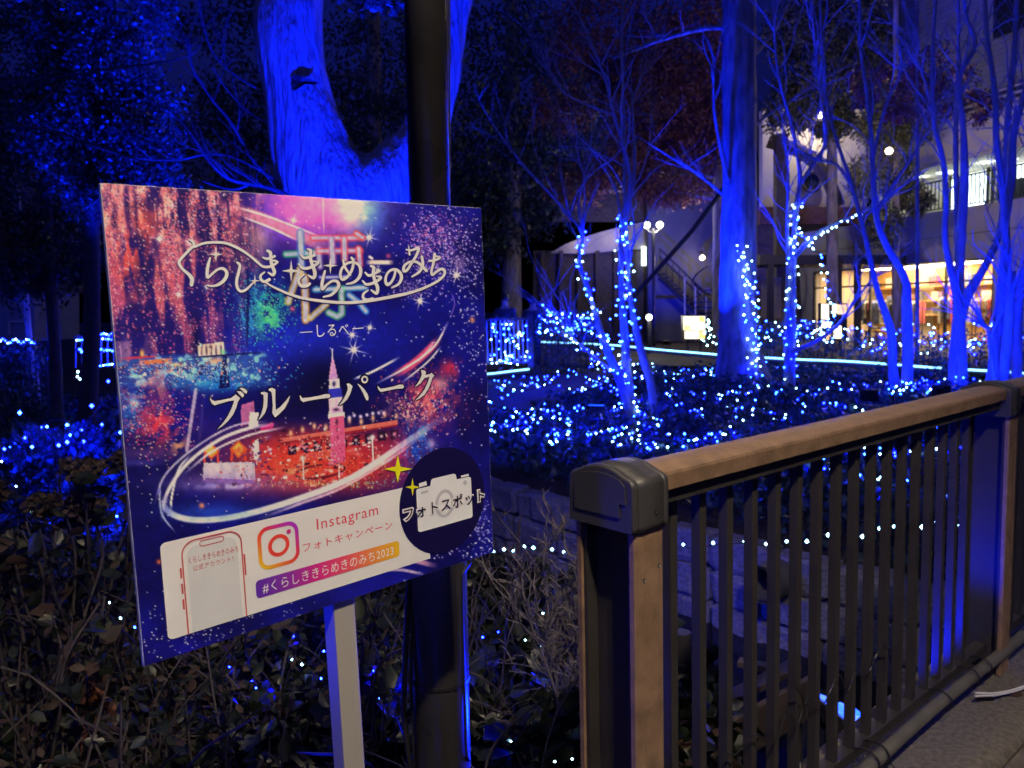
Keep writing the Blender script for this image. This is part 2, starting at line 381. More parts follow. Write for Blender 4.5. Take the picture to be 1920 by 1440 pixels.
# lit street and flower beds in the left middle
w = sm(200, 250, X)*sm(530, 470, X)*sm(662, 676, Y+.03*(X-230))*sm(735, 715, Y)
lay((56, 88, 150), w*.9); lay((140, 190, 200), w*sm(.56, .7, fine)); lay((216, 150, 150), w*sm(.6, .7, f2)*sm(360, 250, X)); lay((40, 130, 180), blob(400, 722, 60, 14)*.8)
poly([(268, 676), (322, 671), (322, 680), (272, 684)], (236, 120, 70), .9); poly([(272, 683), (345, 682), (345, 688)], (60, 120, 170)); lay((230, 200, 130), blob(332, 684, 14, 4)); lay((230, 170, 120), blob(405, 677, 18, 7)*.9)
poly([(370, 648), (420, 640), (420, 664), (372, 668)], (250, 205, 165), .9); 
for k in range(5): line([(378+k*9, 645), (378+k*9, 668)], 2.5, (90, 50, 80), .8)
poly([(205, 640), (245, 640), (245, 676), (208, 676)], (150, 110, 140), .55); lay((250, 180, 90), blob(266, 663, 4, 8)); line([(225, 672), (300, 668)], 3, (200, 60, 70), .9)
poly([(418, 668), (424, 668), (432, 728), (410, 728)], (24, 20, 86)); lay((110, 190, 130), blob(418, 660, 5, 5)); line([(340, 672), (500, 660)], 2, (26, 20, 80), .9)
w = blob(290, 775, 70, 50)*sm(.4, .6, f2); lay((120, 50, 100), w*.9); lay((196, 60, 80), blob(300, 795, 40, 38)*sm(.45, .65, fine)); lay((230, 150, 130), blob(270, 735, 40, 20)*sm(.5, .6, fine)*.8); lay((60, 110, 170), blob(243, 765, 22, 30)*.9*sm(.3, .6, hair)); lay((225, 225, 190), blob(253, 757, 10, 8)*.9); lay((200, 150, 110), blob(335, 835, 14, 18)*sm(.45, .6, fine))
line([(285, 805), (305, 775)], 4, (220, 60, 60), .8); line([(350, 845), (367, 730)], 5, (210, 195, 190), .75, 1.5, False); line([(372, 845), (382, 745)], 4, (60, 50, 120), .8)
lay((150, 100, 140), blob(275, 850, 60, 12)*.4); lay((80, 70, 140), blob(262, 868, 40, 6)*.7)
for kk, (cc, nn_, m_) in enumerate((((230, 240, 235), 260, blob(360, 695, 110, 16)), ((70, 160, 205), 320, blob(400, 705, 100, 22)), ((236, 140, 90), 90, blob(300, 690, 60, 14)), ((230, 90, 110), 260, blob(290, 790, 46, 44)), ((240, 190, 150), 120, blob(300, 790, 60, 60)), ((90, 150, 215), 150, blob(245, 760, 26, 40)))):
    dots(nn_, m_, cc, .5, 1.6, 230+kk)
# purple glitter tree and small bridge on the upper right
w = blob(822, 462, 62, 62, 3)*sm(.38, .6, f2); lay((70, 44, 130), w*.8); dots(620, blob(822, 470, 60, 70, 3)+.02*blob(860, 560, 40, 120), (205, 180, 232), .6, 1.7, 3); dots(240, blob(808, 440, 36, 40), (220, 130, 160), .6, 1.6, 4)
dots(170, blob(880, 560, 24, 150), (215, 205, 240), .6, 1.5, 6); dots(120, blob(770, 540, 40, 16), (190, 150, 170), .6, 1.5, 7); lay((150, 120, 150), blob(855, 497, 22, 16)*sm(.4, .6, hair)*.8)
line([(684, 492), (740, 492)], 6, (240, 210, 170), .9, 2.5); line([(690, 480), (700, 486)], 4, (250, 220, 180), .9)
# plaza, arcade and tower
w = blob(600, 862, 175, 62, 3)*sm(760, 800, Y); lay((206, 62, 48), w); lay((232, 92, 60), blob(560, 880, 90, 30)*.7); lay((150, 36, 60), blob(690, 830, 60, 30)*.6); lay((240, 150, 120), blob(640, 850, 60, 20)*.4*sm(.4, .7, f2))
lay((24, 16, 60), blob(560, 760, 90, 34)*.8); lay((20, 16, 64), blob(690, 780, 60, 30)*.8)
poly([(525, 822), (745, 788), (745, 799), (525, 834)], (232, 110, 90)); poly([(525, 829), (745, 795), (745, 799), (525, 834)], (150, 40, 50))
for k in range(9):
    x0 = 535+k*24; y0 = 834-(x0-535)*.155
    poly([(x0+5, y0+2), (x0+20, y0), (x0+20, y0+18), (x0+5, y0+20)], (44, 16, 48)); lay((255, 220, 190), blob(x0+12, y0+10, 3, 3)*.9)
for k in range(10): lay((250, 190, 130), blob(545+k*22, 812-k*3.6-(k % 3)*3, 3.5, 6)*.95)
for (a, b) in [(655, 783), (664, 779), (676, 781), (688, 778), (699, 775), (710, 774), (719, 774)]: lay((245, 225, 240), blob(a, b, 3, 3.2))
lay((225, 165, 105), blob(553, 886, 16, 8)*.9*sm(.35, .6, fine)); lay((225, 165, 105), blob(712, 866, 12, 8)*.9); 
d, _ = pdist([(600+46*math.cos(a), 884+12*math.sin(a)-6*math.cos(a)) for a in np.linspace(0, 6.28, 30)]); lay((70, 16, 40), sm(3, .6, d)*.9)
for (a, b, h) in [(635, 850, 45), (568, 862, 36), (698, 823, 40)]: line([(a, b), (a+1, b+h)], 2.2, (250, 220, 200), .95, .8, False); lay((255, 240, 215), blob(a, b-3, 5, 5))
poly([(618, 700), (631, 700), (634, 745), (619, 748)], (178, 130, 170)); poly([(623, 665), (634, 712), (616, 714)], (190, 140, 178)); line([(623, 655), (623, 672)], 2, (210, 190, 210), 1, .6, False)
poly([(617, 712), (636, 710), (637, 728), (617, 730)], (216, 200, 214)); lay((40, 20, 60), blob(626, 720, 3, 5)); poly([(615, 729), (639, 727), (642, 745), (616, 748)], (60, 60, 160)); poly([(616, 746), (641, 744), (643, 777), (617, 780)], (214, 178, 190)); lay((60, 20, 60), blob(630, 768, 6, 3)); poly([(615, 777), (645, 773), (646, 782), (616, 786)], (232, 214, 206)); poly([(618, 784), (645, 780), (648, 866), (620, 872)], (206, 92, 120)); lay((70, 24, 60), blob(631, 791, 2.4, 5)); lay((90, 30, 60), blob(632, 806, 1.4, 3)); lay((90, 30, 60), blob(633, 820, 1.4, 3))
# building and lit stage at the left of the plaza
poly([(452, 760), (476, 752), (478, 790), (452, 800)], (190, 110, 140), .9); poly([(468, 772), (484, 774), (484, 800), (466, 800)], (214, 200, 190)); poly([(488, 800), (512, 792), (512, 803), (490, 812)], (190, 50, 110)); poly([(382, 868), (478, 866), (478, 900), (380, 896)], (196, 178, 172)); poly([(380, 896), (478, 900), (478, 906), (380, 903)], (120, 70, 130)); poly([(474, 830), (484, 822), (486, 862), (476, 862)], (220, 205, 195)); lay((200, 190, 190), blob(510, 830, 24, 10)*.7*sm(.45, .6, hair))
for cx, cy, r in [(447, 842, 17), (396, 846, 16)]:
    d = np.abs(X-cx)+np.abs(Y-cy); lay((226, 96, 56), sm(r+1, r-1, d)); lay((240, 176, 80), sm(r-4, r-6, d)*sm(.3, .6, fine))
    for k in (-1, 1): line([(cx+k*12, cy+4), (cx+k*13, cy+20)], 4, (226, 86, 50), .9, .8, False)
w = blob(420, 905, 110, 18); lay((150, 120, 170), w*.6); lay((214, 206, 214), blob(440, 912, 70, 6)*.6*sm(.3, .6, fine)); lay((150, 70, 110), blob(505, 905, 30, 12)*.7*sm(.4, .6, fine))
# red trees on the right
w = blob(800, 745, 60, 48)*sm(.34, .58, f2); lay((150, 50, 90), w*.95); lay((216, 96, 100), blob(800, 752, 46, 34)*sm(.5, .62, fine)); lay((240, 176, 150), blob(770, 770, 30, 20)*sm(.55, .66, fine)*.9); lay((214, 60, 80), blob(848, 690, 22, 14)*sm(.4, .6, f2)*.9); lay((222, 180, 160), blob(826, 720, 16, 14)*.6)
w = blob(780, 838, 22, 42)*sm(.3, .6, hair); lay((36, 66, 150), w); lay((80, 150, 200), blob(792, 810, 8, 14)*.8); lay((170, 60, 110), blob(750, 850, 18, 36)*sm(.4, .6, fine)*.9); lay((200, 180, 200), blob(808, 832, 8, 9)*.8); lay((70, 30, 100), blob(830, 790, 26, 16)*.7)
for kk, (cc, nn_, m_) in enumerate((((255, 215, 180), 150, blob(610, 840, 130, 40)), ((120, 20, 40), 260, blob(600, 870, 130, 34)), ((250, 130, 90), 260, blob(580, 880, 120, 26)), ((236, 120, 120), 330, blob(800, 750, 50, 40)), ((250, 200, 160), 120, blob(780, 765, 36, 24)), ((70, 130, 210), 160, blob(785, 835, 24, 40)), ((235, 200, 120), 110, blob(620, 908, 90, 8)), ((120, 200, 160), 70, blob(640, 905, 80, 8)))):
    dots(nn_, m_, cc, .5, 1.7, 240+kk)
rb = np.random.default_rng(321)
def rubble(n, cx, cy, rx, ry, cols, slope=-.15, w=(2, 9), h=(1.5, 6)):
    for _ in range(n):
        a, b = cx+rb.normal()*rx, cy+rb.normal()*ry; ww, hh = rb.uniform(*w), rb.uniform(*h)
        if abs(a-632) < 14 and b < 865: continue
        poly([(a, b), (a+ww, b+ww*slope), (a+ww, b+ww*slope+hh), (a, b+hh)], cols[rb.integers(len(cols))], rb.uniform(.5, .95))
REDS = [(250, 150, 120), (96, 20, 40), (255, 214, 184), (196, 52, 56), (54, 14, 46), (236, 92, 66), (226, 120, 130)]
rubble(150, 610, 838, 70, 16, REDS); rubble(90, 560, 878, 60, 16, REDS); rubble(50, 480, 845, 16, 22, [(214, 190, 190), (120, 60, 110), (240, 224, 214), (70, 40, 96)], -.1, (2, 8), (1.5, 6))
rubble(90, 340, 690, 60, 14, [(60, 120, 180), (190, 215, 220), (40, 50, 120), (230, 150, 120), (30, 26, 90)], -.06, (1.5, 6), (1.5, 7)); rubble(60, 285, 765, 30, 40, [(200, 70, 96), (120, 40, 90), (230, 160, 140), (60, 90, 160)], -.3, (1.5, 5), (1.5, 5)); rubble(80, 795, 755, 36, 28, [(216, 100, 100), (120, 40, 70), (245, 190, 160), (160, 50, 90)], -.4, (1.5, 5), (1.5, 5)); rubble(40, 300, 610, 50, 40, [(170, 80, 110), (60, 34, 90), (220, 130, 130)], -.2, (1.2, 4), (3, 9))
# swooshes of light
for pts, wd, c, a in [([(440, 392), (480, 404), (520, 422), (570, 446), (625, 470)], 16, (224, 140, 140), .75), ([(430, 385), (490, 402), (540, 420), (620, 452)], 3, (250, 205, 190), .9), ([(450, 405), (510, 428), (560, 452)], 3, (250, 205, 190), .9),
                      ([(735, 706), (770, 685), (800, 660), (826, 632)], 12, (226, 90, 110), .85), ([(700, 722), (770, 684), (815, 648), (842, 600)], 2.5, (250, 225, 225), .95), ([(660, 712), (700, 696), (752, 668)], 3, (235, 232, 248), .95), ([(750, 720), (800, 680), (828, 648)], 2, (235, 225, 245), .9), ([(742, 700), (790, 670), (815, 640)], 3, (245, 200, 190), .8),
                      ([(520, 795), (470, 802), (410, 825), (350, 870), (313, 925), (302, 980)], 5, (226, 216, 214), .9), ([(505, 790), (440, 798), (370, 836), (310, 890), (288, 950)], 2.2, (210, 200, 224), .85), ([(540, 800), (470, 815), (400, 845), (340, 893)], 3, (230, 220, 214), .8), ([(360, 850), (335, 880), (322, 930), (320, 962)], 3, (236, 228, 220), .9),
                      ([(304, 925), (312, 955), (345, 972), (400, 974), (470, 962), (560, 935), (660, 895), (760, 830), (850, 770)], 9, (238, 230, 222), .95), ([(300, 900), (302, 960), (330, 1000)], 2, (200, 200, 226), .8), ([(480, 975), (560, 945), (640, 915), (720, 868), (800, 812)], 4, (238, 205, 190), .7)]:
    line(pts, wd, c, a, max(1.2, wd*.35))
lay((60, 110, 190), blob(400, 960, 90, 16)*.5); lay((240, 150, 90), blob(378, 948, 5, 5)*.9)
line([(842, 600), (852, 570), (845, 545)], 1.6, (120, 90, 170), .8)
# lower edge, glitter
lay((38, 30, 150), blob(330, 1215, 110, 26)*.5); lay((44, 40, 140), blob(640, 1110, 150, 30)*.4)
for k in range(9): line([(275+k*5, 1190), (278+k*5, 1225)], 1.4, (30, 24, 96), .6, .8, False)
dots(150, blob(903, 985, 22, 46)+.6*blob(850, 1035, 40, 12), (225, 215, 245), .6, 1.8, 13); lay((70, 60, 170), blob(900, 950, 18, 50)*.4)
line([(700, 1065), (760, 1050), (822, 1062)], 7, (222, 160, 160), .8, 3); line([(690, 1075), (745, 1068), (800, 1078)], 4, (240, 210, 190), .7, 2)
dots(130, blob(330, 1190, 90, 40)+blob(500, 1160, 90, 26)*.6, (215, 212, 245), .5, 1.4, 15)
dots(330, (.25+blob(360, 920, 120, 60)+.8*blob(290, 1000, 40, 140)+.7*blob(840, 600, 60, 70)+.6*blob(640, 420, 120, 50)).clip(0, 2), (225, 222, 245), .5, 1.6, 17)
for (a, b, c) in [(252, 1108, (220, 60, 90)), (298, 1053, (230, 120, 60)), (548, 579, (220, 90, 110)), (885, 600, (240, 150, 70)), (728, 480, (200, 90, 120))]: lay(c, blob(a, b, 5, 5)*.8)
for (a, b, L) in [(358, 455, 16), (298, 448, 16), (388, 538, 14), (335, 552, 16), (550, 413, 16), (692, 445, 24), (708, 508, 20), (855, 516, 24), (787, 564, 24), (767, 550, 14), (663, 656, 34), (660, 628, 20), (693, 614, 16), (683, 408, 10), (498, 533, 12)]: sparkle(a, b, L)
# the large glowing character behind the title, only its print: grey strokes with coloured rims
def kan(pts, w, rim):
    d, pr = pdist(pts); lay(rim, sm(w/2+5.5, w/2+0.5, d)*.75); lay((176, 172, 192), sm(w/2+.8, w/2-1.2, d)*.92)
kan([(536, 477), (590, 474)], 7, (60, 190, 110)); kan([(563, 436), (566, 520)], 9, (80, 130, 170)); kan([(562, 505), (540, 566)], 7, (230, 190, 60)); kan([(571, 520), (573, 600)], 9, (236, 176, 50)); kan([(582, 596), (612, 570)], 6, (226, 196, 60))
kan([(586, 446), (676, 446)], 6, (230, 84, 80)); kan([(668, 438), (680, 446)], 6, (236, 90, 70)); kan([(596, 466), (600, 500)], 7, (150, 110, 160)); kan([(597, 471), (676, 470)], 6, (226, 90, 90)); kan([(621, 448), (624, 492)], 8, (170, 110, 150)); kan([(645, 448), (646, 486)], 8, (220, 90, 100)); kan([(672, 466), (675, 496)], 7, (230, 80, 80)); kan([(600, 520), (655, 519)], 4, (90, 90, 180))
kan([(590, 543), (686, 539)], 6, (80, 170, 190)); kan([(640, 542), (641, 588), (632, 594), (616, 586)], 7, (110, 200, 110)); kan([(654, 553), (670, 565), (686, 584)], 6, (90, 170, 220))
img = np.clip(255*1.12*(img/255)**1.22*(0.86+0.28*fbm(110, 110, 41, 2))[..., None], 0, 255)
WHITE = np.array(srgb(202, 190, 166))/0.80         # what a printed white shows under the path light
lin = (img/255.0); lin = np.where(lin <= 0.04045, lin/12.92, ((lin+0.055)/1.055)**2.4)
lin = np.clip(lin/WHITE[None, None, :], 0, 0.9)
pv = (S_O[None, None]+gu[..., None]*S_U+gv[..., None]*S_V+S_N*0.0004).reshape(-1, 3)
ii = np.arange(NU*NV).reshape(NV, NU)
pf = np.stack([ii[:-1, :-1], ii[1:, :-1], ii[1:, 1:], ii[:-1, 1:]], -1).reshape(-1, 4)
o = fast_mesh('printed_picture', pv, pf, M['print'], sign, colors=np.concatenate([lin.reshape(-1, 3), np.ones((NU*NV, 1))], 1))
o['label'] = 'printed collage of illuminated trees, plaza and clock tower'

# --- flat printed pieces on top: each a thin sheet just proud of the picture
def pcol(c): return tuple(np.clip(np.array(srgb(*c))/WHITE, 0, 0.9))
_pm = {}
def pmat(c):
    if c not in _pm:
        _pm[c] = mat('ink_%d_%d_%d' % c, pcol(c), 0.45, var=0.03, scale=20, spec=0.3)
    return _pm[c]
CREAM = (204, 192, 168)
def sheet(name, polys, c, off, holes=None, parent=None):
    """polygons in photograph pixels laid flat on the board"""
    mb = MB()
    for pts in polys: mb.add([Spx(a, b, off) for a, b in pts], [tuple(range(len(pts)))])
    ob = mb.build(name, pmat(c) if isinstance(c, tuple) else c, parent or sign)
    me = ob.data
    for p in me.polygons:
        if p.normal.dot(Vector(S_N)) < 0: p.flip()
    return ob
def ribbon(name, strokes, c, off, parent=None, n=7):
    """brush strokes: list of (points, width or widths) in photograph pixels"""
    mb = MB()
    for pts, w in strokes:
        q = smooth_path(np.array(pts, float), n) if len(pts) > 2 else np.array([np.array(pts[0])+(np.array(pts[1])-np.array(pts[0]))*t for t in np.linspace(0, 1, 4)])
        ws = np.interp(np.linspace(0, 1, len(q)), np.linspace(0, 1, len(w)), w) if isinstance(w, (list, tuple)) else np.full(len(q), w)
        t = np.gradient(q, axis=0); t /= np.linalg.norm(t, axis=1)[:, None]+1e-9; nn = np.stack([-t[:, 1], t[:, 0]], 1)
        L, Rr = q+nn*ws[:, None]/2, q-nn*ws[:, None]/2; off += 0.000004
        vs = [Spx(a, b, off) for a, b in L]+[Spx(a, b, off) for a, b in Rr]; m = len(q)
        mb.add(vs, [(i, i+1, m+i+1, m+i) for i in range(m-1)])
        for e in (0, -1):
            if ws[e] > 2.0: mb.add([Spx(q[e][0]+ws[e]/2*math.cos(a), q[e][1]+ws[e]/2*math.sin(a), off+0.000002) for a in np.linspace(0, 6.283, 10, endpoint=False)], [tuple(range(10))])
    return mb.build(name, pmat(c), parent or sign)
def uvrect(px0, px1):
    (u0, v0), (u1, v1) = uv_of(*px0), uv_of(*px1); return u0, v0, u1, v1
def lettering(text, lb, rt_, c, off, parent=None, bold=0.0, italic=0.0):
    """a line of text fitted between its lower left and upper right pixel"""
    cu = bpy.data.curves.new('lettering', 'FONT'); cu.body = text; cu.offset = bold; cu.shear = italic; cu.resolution_u = 3; cu.space_character = 1.12
    tmp = bpy.data.objects.new('tmp', cu); COL.objects.link(tmp)
    me = bpy.data.meshes.new_from_object(tmp.evaluated_get(bpy.context.evaluated_depsgraph_get()))
    bpy.data.objects.remove(tmp); bpy.data.curves.remove(cu)
    co = np.empty(len(me.vertices)*3); me.vertices.foreach_get('co', co); co = co.reshape(-1, 3)
    a, b = co[:, 0].min()+bold, co[:, 0].max()-bold; cmin, cmax = co[:, 1].min()+bold, co[:, 1].max()-bold
    u0, v0, u1, v1 = uvrect(lb, rt_)
    u = u0+(co[:, 0]-a)/(b-a)*(u1-u0); v = v0+(co[:, 1]-cmin)/(cmax-cmin)*(v1-v0)
    w = S_O[None]+u[:, None]*S_U+v[:, None]*S_V+S_N*off
    me.vertices.foreach_set('co', w.astype(np.float32).ravel()); me.name = 'lettering'; me.update()
    me.materials.clear()
    return link_mesh('lettering', me, pmat(c), parent or sign)
def star4(cx, cy, rx, ry, k=0.16):
    pts = []
    for i in range(8):
        a = math.pi/4*i; r = 1.0 if i % 2 == 0 else k*1.25
        pts.append((cx+rx*r*math.sin(a), cy-ry*r*math.cos(a)))
    return pts
def uvpoly(f): # shape defined in board units (u scaled by aspect) around a centre pixel
    return f
c3 = lambda L: [(320+a/6.857, 420+b/6.857) for a, b in L]
c4 = lambda L: [(580+a/6.857, 420+b/6.857) for a, b in L]
title = [
 (c3([(240, 205), (285, 232), (300, 290)]), [3, 5, 6]), (c3([(300, 275), (200, 370), (120, 460), (105, 510), (150, 580), (230, 650), (270, 710), (262, 780)]), [5, 5, 5.5, 5.5, 5, 6, 8, 7]),
 (c3([(300, 295), (420, 250), (560, 236), (700, 246), (820, 290), (930, 350), (1040, 430), (1120, 500), (1180, 545), (1250, 552), (1310, 532), (1365, 495)]), [4.5, 4.5, 5, 5, 5, 4.5, 4.5, 4.5, 5, 4.5, 4]),
 (c3([(500, 440), (480, 520), (465, 610), (470, 685), (520, 650), (590, 590), (660, 572), (710, 610), (712, 670), (670, 735), (600, 782), (530, 797), (470, 790)]), [4, 6, 6, 5, 4.5, 4.5, 5.5, 6.5, 6.5, 5.5, 4, 3]),
 (c3([(850, 495), (885, 530), (870, 620), (845, 720), (850, 810), (890, 862), (950, 852), (1010, 802), (1060, 750)]), [4, 5.5, 5.5, 5.5, 5.5, 5, 4.5, 4, 3]),
 (c3([(1240, 345), (1277, 372), (1282, 450), (1300, 540), (1328, 610), (1308, 655), (1250, 625)]), [5, 6, 6, 6, 6.5, 5.5, 3]), (c3([(1180, 430), (1240, 447), (1332, 415)]), [3, 5, 5]), (c3([(1365, 490), (1340, 475), (1310, 468)]), [5, 4, 3]),
 (c3([(1200, 620), (1153, 662), (1155, 712), (1200, 742), (1262, 715)]), [3, 4.5, 5, 5, 6]),
 ([*c3([(1200, 735), (1270, 785), (1400, 850), (1520, 900), (1700, 955), (1900, 985)]), *c4([(200, 995), (400, 1010), (600, 1006), (800, 980), (1000, 945), (1200, 905), (1300, 880), (1450, 830), (1600, 760), (1700, 690), (1735, 630), (1720, 588), (1680, 582), (1620, 620), (1575, 655), (1565, 600), (1590, 500), (1605, 385)])], [3, 3.5, 4.5, 5, 5, 5.5, 5.5, 5.5, 6, 6, 5.5, 5, 4.5, 4.5, 5, 5.5, 5, 4.5, 4.5, 5, 5]),
 (c4([(1535, 475), (1600, 468), (1672, 435), (1620, 412)]), [4, 4.5, 4.5, 3]),
 (c3([(1755, 322), (1795, 345), (1790, 420), (1812, 520), (1848, 620), (1832, 692), (1762, 660)]), [4, 6, 6, 6, 7, 6, 3]), (c3([(1665, 395), (1720, 437), (1845, 402)]), [3, 5, 5]), (c3([(1640, 515), (1690, 567), (1780, 562), (1893, 500), (1830, 478)]), [3, 5, 5.5, 5, 3]), (c3([(1710, 650), (1650, 700), (1640, 750), (1680, 797), (1740, 795), (1782, 768)]), [3, 4.5, 5.5, 6, 6, 5]),
 (c4([(195, 605), (170, 700), (155, 790), (165, 840), (220, 780), (290, 733), (352, 740), (372, 790), (340, 850), (270, 912), (175, 937)]), [4, 5.5, 6, 5, 4.5, 4.5, 5.5, 6.5, 6, 5, 3]),
 (c4([(430, 470), (455, 560), (520, 655)]), [4, 4.5, 4]), (c4([(535, 432), (562, 480), (542, 590), (480, 682), (420, 712), (393, 660), (410, 580), (470, 512), (560, 492), (632, 530), (656, 610), (630, 692), (560, 752), (475, 772)]), [4, 5, 5, 5, 5.5, 5, 4.5, 4.5, 5, 6, 6, 5, 3.5]),
 (c4([(785, 540), (822, 562), (816, 640), (840, 740), (872, 820), (856, 890), (790, 850)]), [4, 6, 6, 6, 6.5, 6, 3]), (c4([(712, 625), (770, 662), (895, 605)]), [3, 5, 5]), (c4([(678, 730), (730, 777), (830, 752), (915, 690), (860, 672)]), [3, 5, 5.5, 5, 3]), (c4([(748, 852), (690, 900), (690, 955), (740, 978), (810, 958)]), [3, 4.5, 5.5, 6, 5]),
 (c4([(1098, 588), (1090, 660), (1050, 742), (1000, 778), (973, 735), (985, 660), (1030, 602), (1100, 584), (1162, 630), (1177, 700), (1140, 772), (1055, 820)]), [4, 4.5, 5, 6, 5.5, 4.5, 4.5, 5, 6, 6, 5, 3]),
 (c4([(1240, 330), (1310, 337), (1395, 312), (1372, 400), (1310, 500), (1250, 592), (1208, 600), (1215, 540), (1280, 490), (1370, 488), (1430, 530), (1500, 602)]), [3, 4, 5.5, 5, 5, 5, 6, 5, 4.5, 5, 5.5, 5.5]), (c4([(1440, 420), (1452, 520), (1410, 612), (1315, 677)]), [5, 5.5, 5, 3]), (c4([(1272, 288), (1282, 395)]), [2, 4]),
]
ribbon('lettering', [([(x+0.6, y+1.4) for x, y in p], ([q+2.2 for q in w] if isinstance(w, list) else w+2.2)) for p, w in title], (34, 20, 84), 0.0008)
ribbon('lettering', title, CREAM, 0.0013)
for cx, cy, rx, ry in [(404, 477, 13.5, 15), (477, 526.5, 10, 11), (545, 508, 17.5, 21), (618.5, 498, 14.5, 16.5)]:
    sheet('sparkle', [star4(cx, cy, rx, ry)], CREAM, 0.0016)
lettering('しるべ', (594, 632), (652, 606), (208, 200, 208), 0.0012)
for a, b in (((561.5, 623.5), (585, 622)), ((660, 616.5), (681, 614.8))): ribbon('dash', [([a, b], 1.6)], (208, 200, 208), 0.0012)
c5 = lambda L: [(380+a/8, 660+b/8) for a, b in L]
c6 = lambda L: [(600+a/8, 660+b/8) for a, b in L]
big = [c5([(105, 680), (135, 718), (175, 735), (300, 715), (420, 690), (490, 635), (555, 690), (520, 750), (500, 830), (455, 930), (380, 1030), (290, 1110), (210, 1162), (300, 1060), (370, 960), (420, 860), (455, 770), (465, 725), (380, 737), (240, 775), (175, 800), (130, 770), (105, 715)]),
 c5([(500, 585), (560, 588), (605, 620), (615, 655), (590, 680), (550, 640)]), c5([(540, 540), (590, 535), (640, 560), (662, 590), (650, 625), (620, 610), (580, 570)]),
 c5([(865, 605), (920, 595), (970, 615), (965, 720), (960, 820), (930, 910), (880, 975), (825, 1025), (870, 930), (900, 830), (910, 720), (905, 640), (868, 625)]),
 c5([(980, 555), (1030, 535), (1085, 560), (1082, 640), (1085, 770), (1090, 870), (1160, 820), (1240, 730), (1305, 650), (1280, 740), (1220, 850), (1140, 930), (1080, 980), (1035, 915), (1045, 800), (1035, 680), (1025, 600), (985, 575)]),
 c5([(1448, 645), (1490, 690), (1600, 680), (1740, 655), (1830, 630), (1890, 628), (1908, 655), (1895, 685), (1820, 692), (1680, 712), (1560, 735), (1500, 752), (1460, 715)]),
 c6([(385, 475), (430, 470), (480, 510), (465, 570), (440, 640), (400, 710), (340, 765), (272, 808), (330, 730), (380, 640), (410, 560), (405, 510)]),
 c6([(548, 470), (600, 500), (660, 560), (705, 630), (722, 680), (715, 720), (690, 725), (670, 690), (640, 620), (600, 545)]),
 c6([(853, 505), (900, 550), (1000, 535), (1100, 515), (1180, 488), (1235, 488), (1258, 520), (1240, 545), (1150, 550), (1020, 575), (905, 600), (865, 560)]),
 c6([(1505, 265), (1560, 275), (1585, 300), (1570, 345), (1640, 330), (1665, 310), (1710, 355), (1680, 385), (1655, 460), (1620, 550), (1560, 640), (1490, 695), (1418, 728), (1490, 650), (1560, 560), (1610, 450), (1635, 370), (1560, 390), (1500, 470), (1415, 530), (1480, 430), (1520, 340)])]
ring = [(682.9+6.9*math.cos(a)*k, 711.5+7.5*math.sin(a)*k) for k in (1.0,) for a in np.linspace(0, 6.283, 20)]
ribbon('lettering', [([*p, p[0]], 4.6) for p in big]+[(ring, 6.5)], (16, 10, 44), 0.0008, n=2)
sheet('lettering', big, CREAM, 0.0015)
ribbon('lettering', [([(682.9+5*math.cos(a), 711.5+5.4*math.sin(a)) for a in np.linspace(0, 6.283, 18)], 3.2)], CREAM, 0.0015, n=2)

# caption panel with rounded corners, cut off behind the round badge
def round_uv(u0, v0, u1, v1, r, n=5, corners=(1, 1, 1, 1)):
    pts = []
    for (cx, cy, a0, on) in ((u0, v0, 180, corners[0]), (u1, v0, 270, corners[1]), (u1, v1, 0, corners[2]), (u0, v1, 90, corners[3])):
        ru, rv = r*on, r*on*ASP
        mx = cx+ru if cx == u0 else cx-ru; my = cy+rv if cy == v0 else cy-rv
        for k in range(n+1 if on else 1):
            a = math.radians(a0+90*k/n) if on else 0
            pts.append((mx+ru*math.cos(a)*on, my+rv*math.sin(a)*on))
    return pts
def uvsheet(name, polys, c, off, parent=None):
    mb = MB()
    for pts in polys: mb.add([S3(a, b, off) for a, b in pts], [tuple(range(len(pts)))])
    ob = mb.build(name, pmat(c) if isinstance(c, tuple) else c, parent or sign)
    return ob
pu0, pv0 = uv_of(299, 1019); pu1, pv1 = uv_of(806, 1042); pv1 = .5*(pv1+uv_of(316, 1206)[1])
panel = uvsheet('caption_panel', [round_uv(pu0, pv0, pu1, pv1, 0.012, corners=(1, 0, 0, 1))], CREAM, 0.0011)
bu, bv = uv_of(831, 938); br = 0.5*abs(uv_of(909, 930)[0]-uv_of(749, 950)[0])
disc = lambda cu, cv, r, n=48: [(cu+r*math.cos(a), cv+r*ASP*math.sin(a)) for a in np.linspace(0, 2*math.pi, n, endpoint=False)]
badge = uvsheet('badge', [disc(bu, bv, br)], (17, 11, 50), 0.0018)
c7 = lambda L: [(530+a/4.8, 830+b/4.8) for a, b in L]
sheet('sparkle', [star4(*c7([(1030, 235)])[0], 27, 26, 0.2)], (206, 192, 22), 0.0022)
sheet('sparkle', [star4(*c7([(1162, 398)])[0], 13.5, 17, 0.2)], (206, 192, 22), 0.0022)
cam_icon = sheet('camera_icon', [c7([(1195, 430), (1205, 415), (1320, 388), (1330, 335), (1345, 322), (1530, 278), (1550, 285), (1560, 328), (1670, 305), (1687, 315), (1703, 655), (1692, 672), (1230, 803), (1212, 790)]), c7([(1220, 366), (1285, 344), (1292, 380), (1222, 400)]), c7([(1597, 295), (1665, 278), (1668, 298), (1600, 312)])], (206, 196, 174), 0.0022)
ribbon('camera_lens', [(c7([(1450+72*math.cos(a)+0, 545+112*math.sin(a)-14*math.cos(a)) for a in np.linspace(0, 6.283, 24)]), 5.5)], (170, 160, 146), 0.0026, n=2)
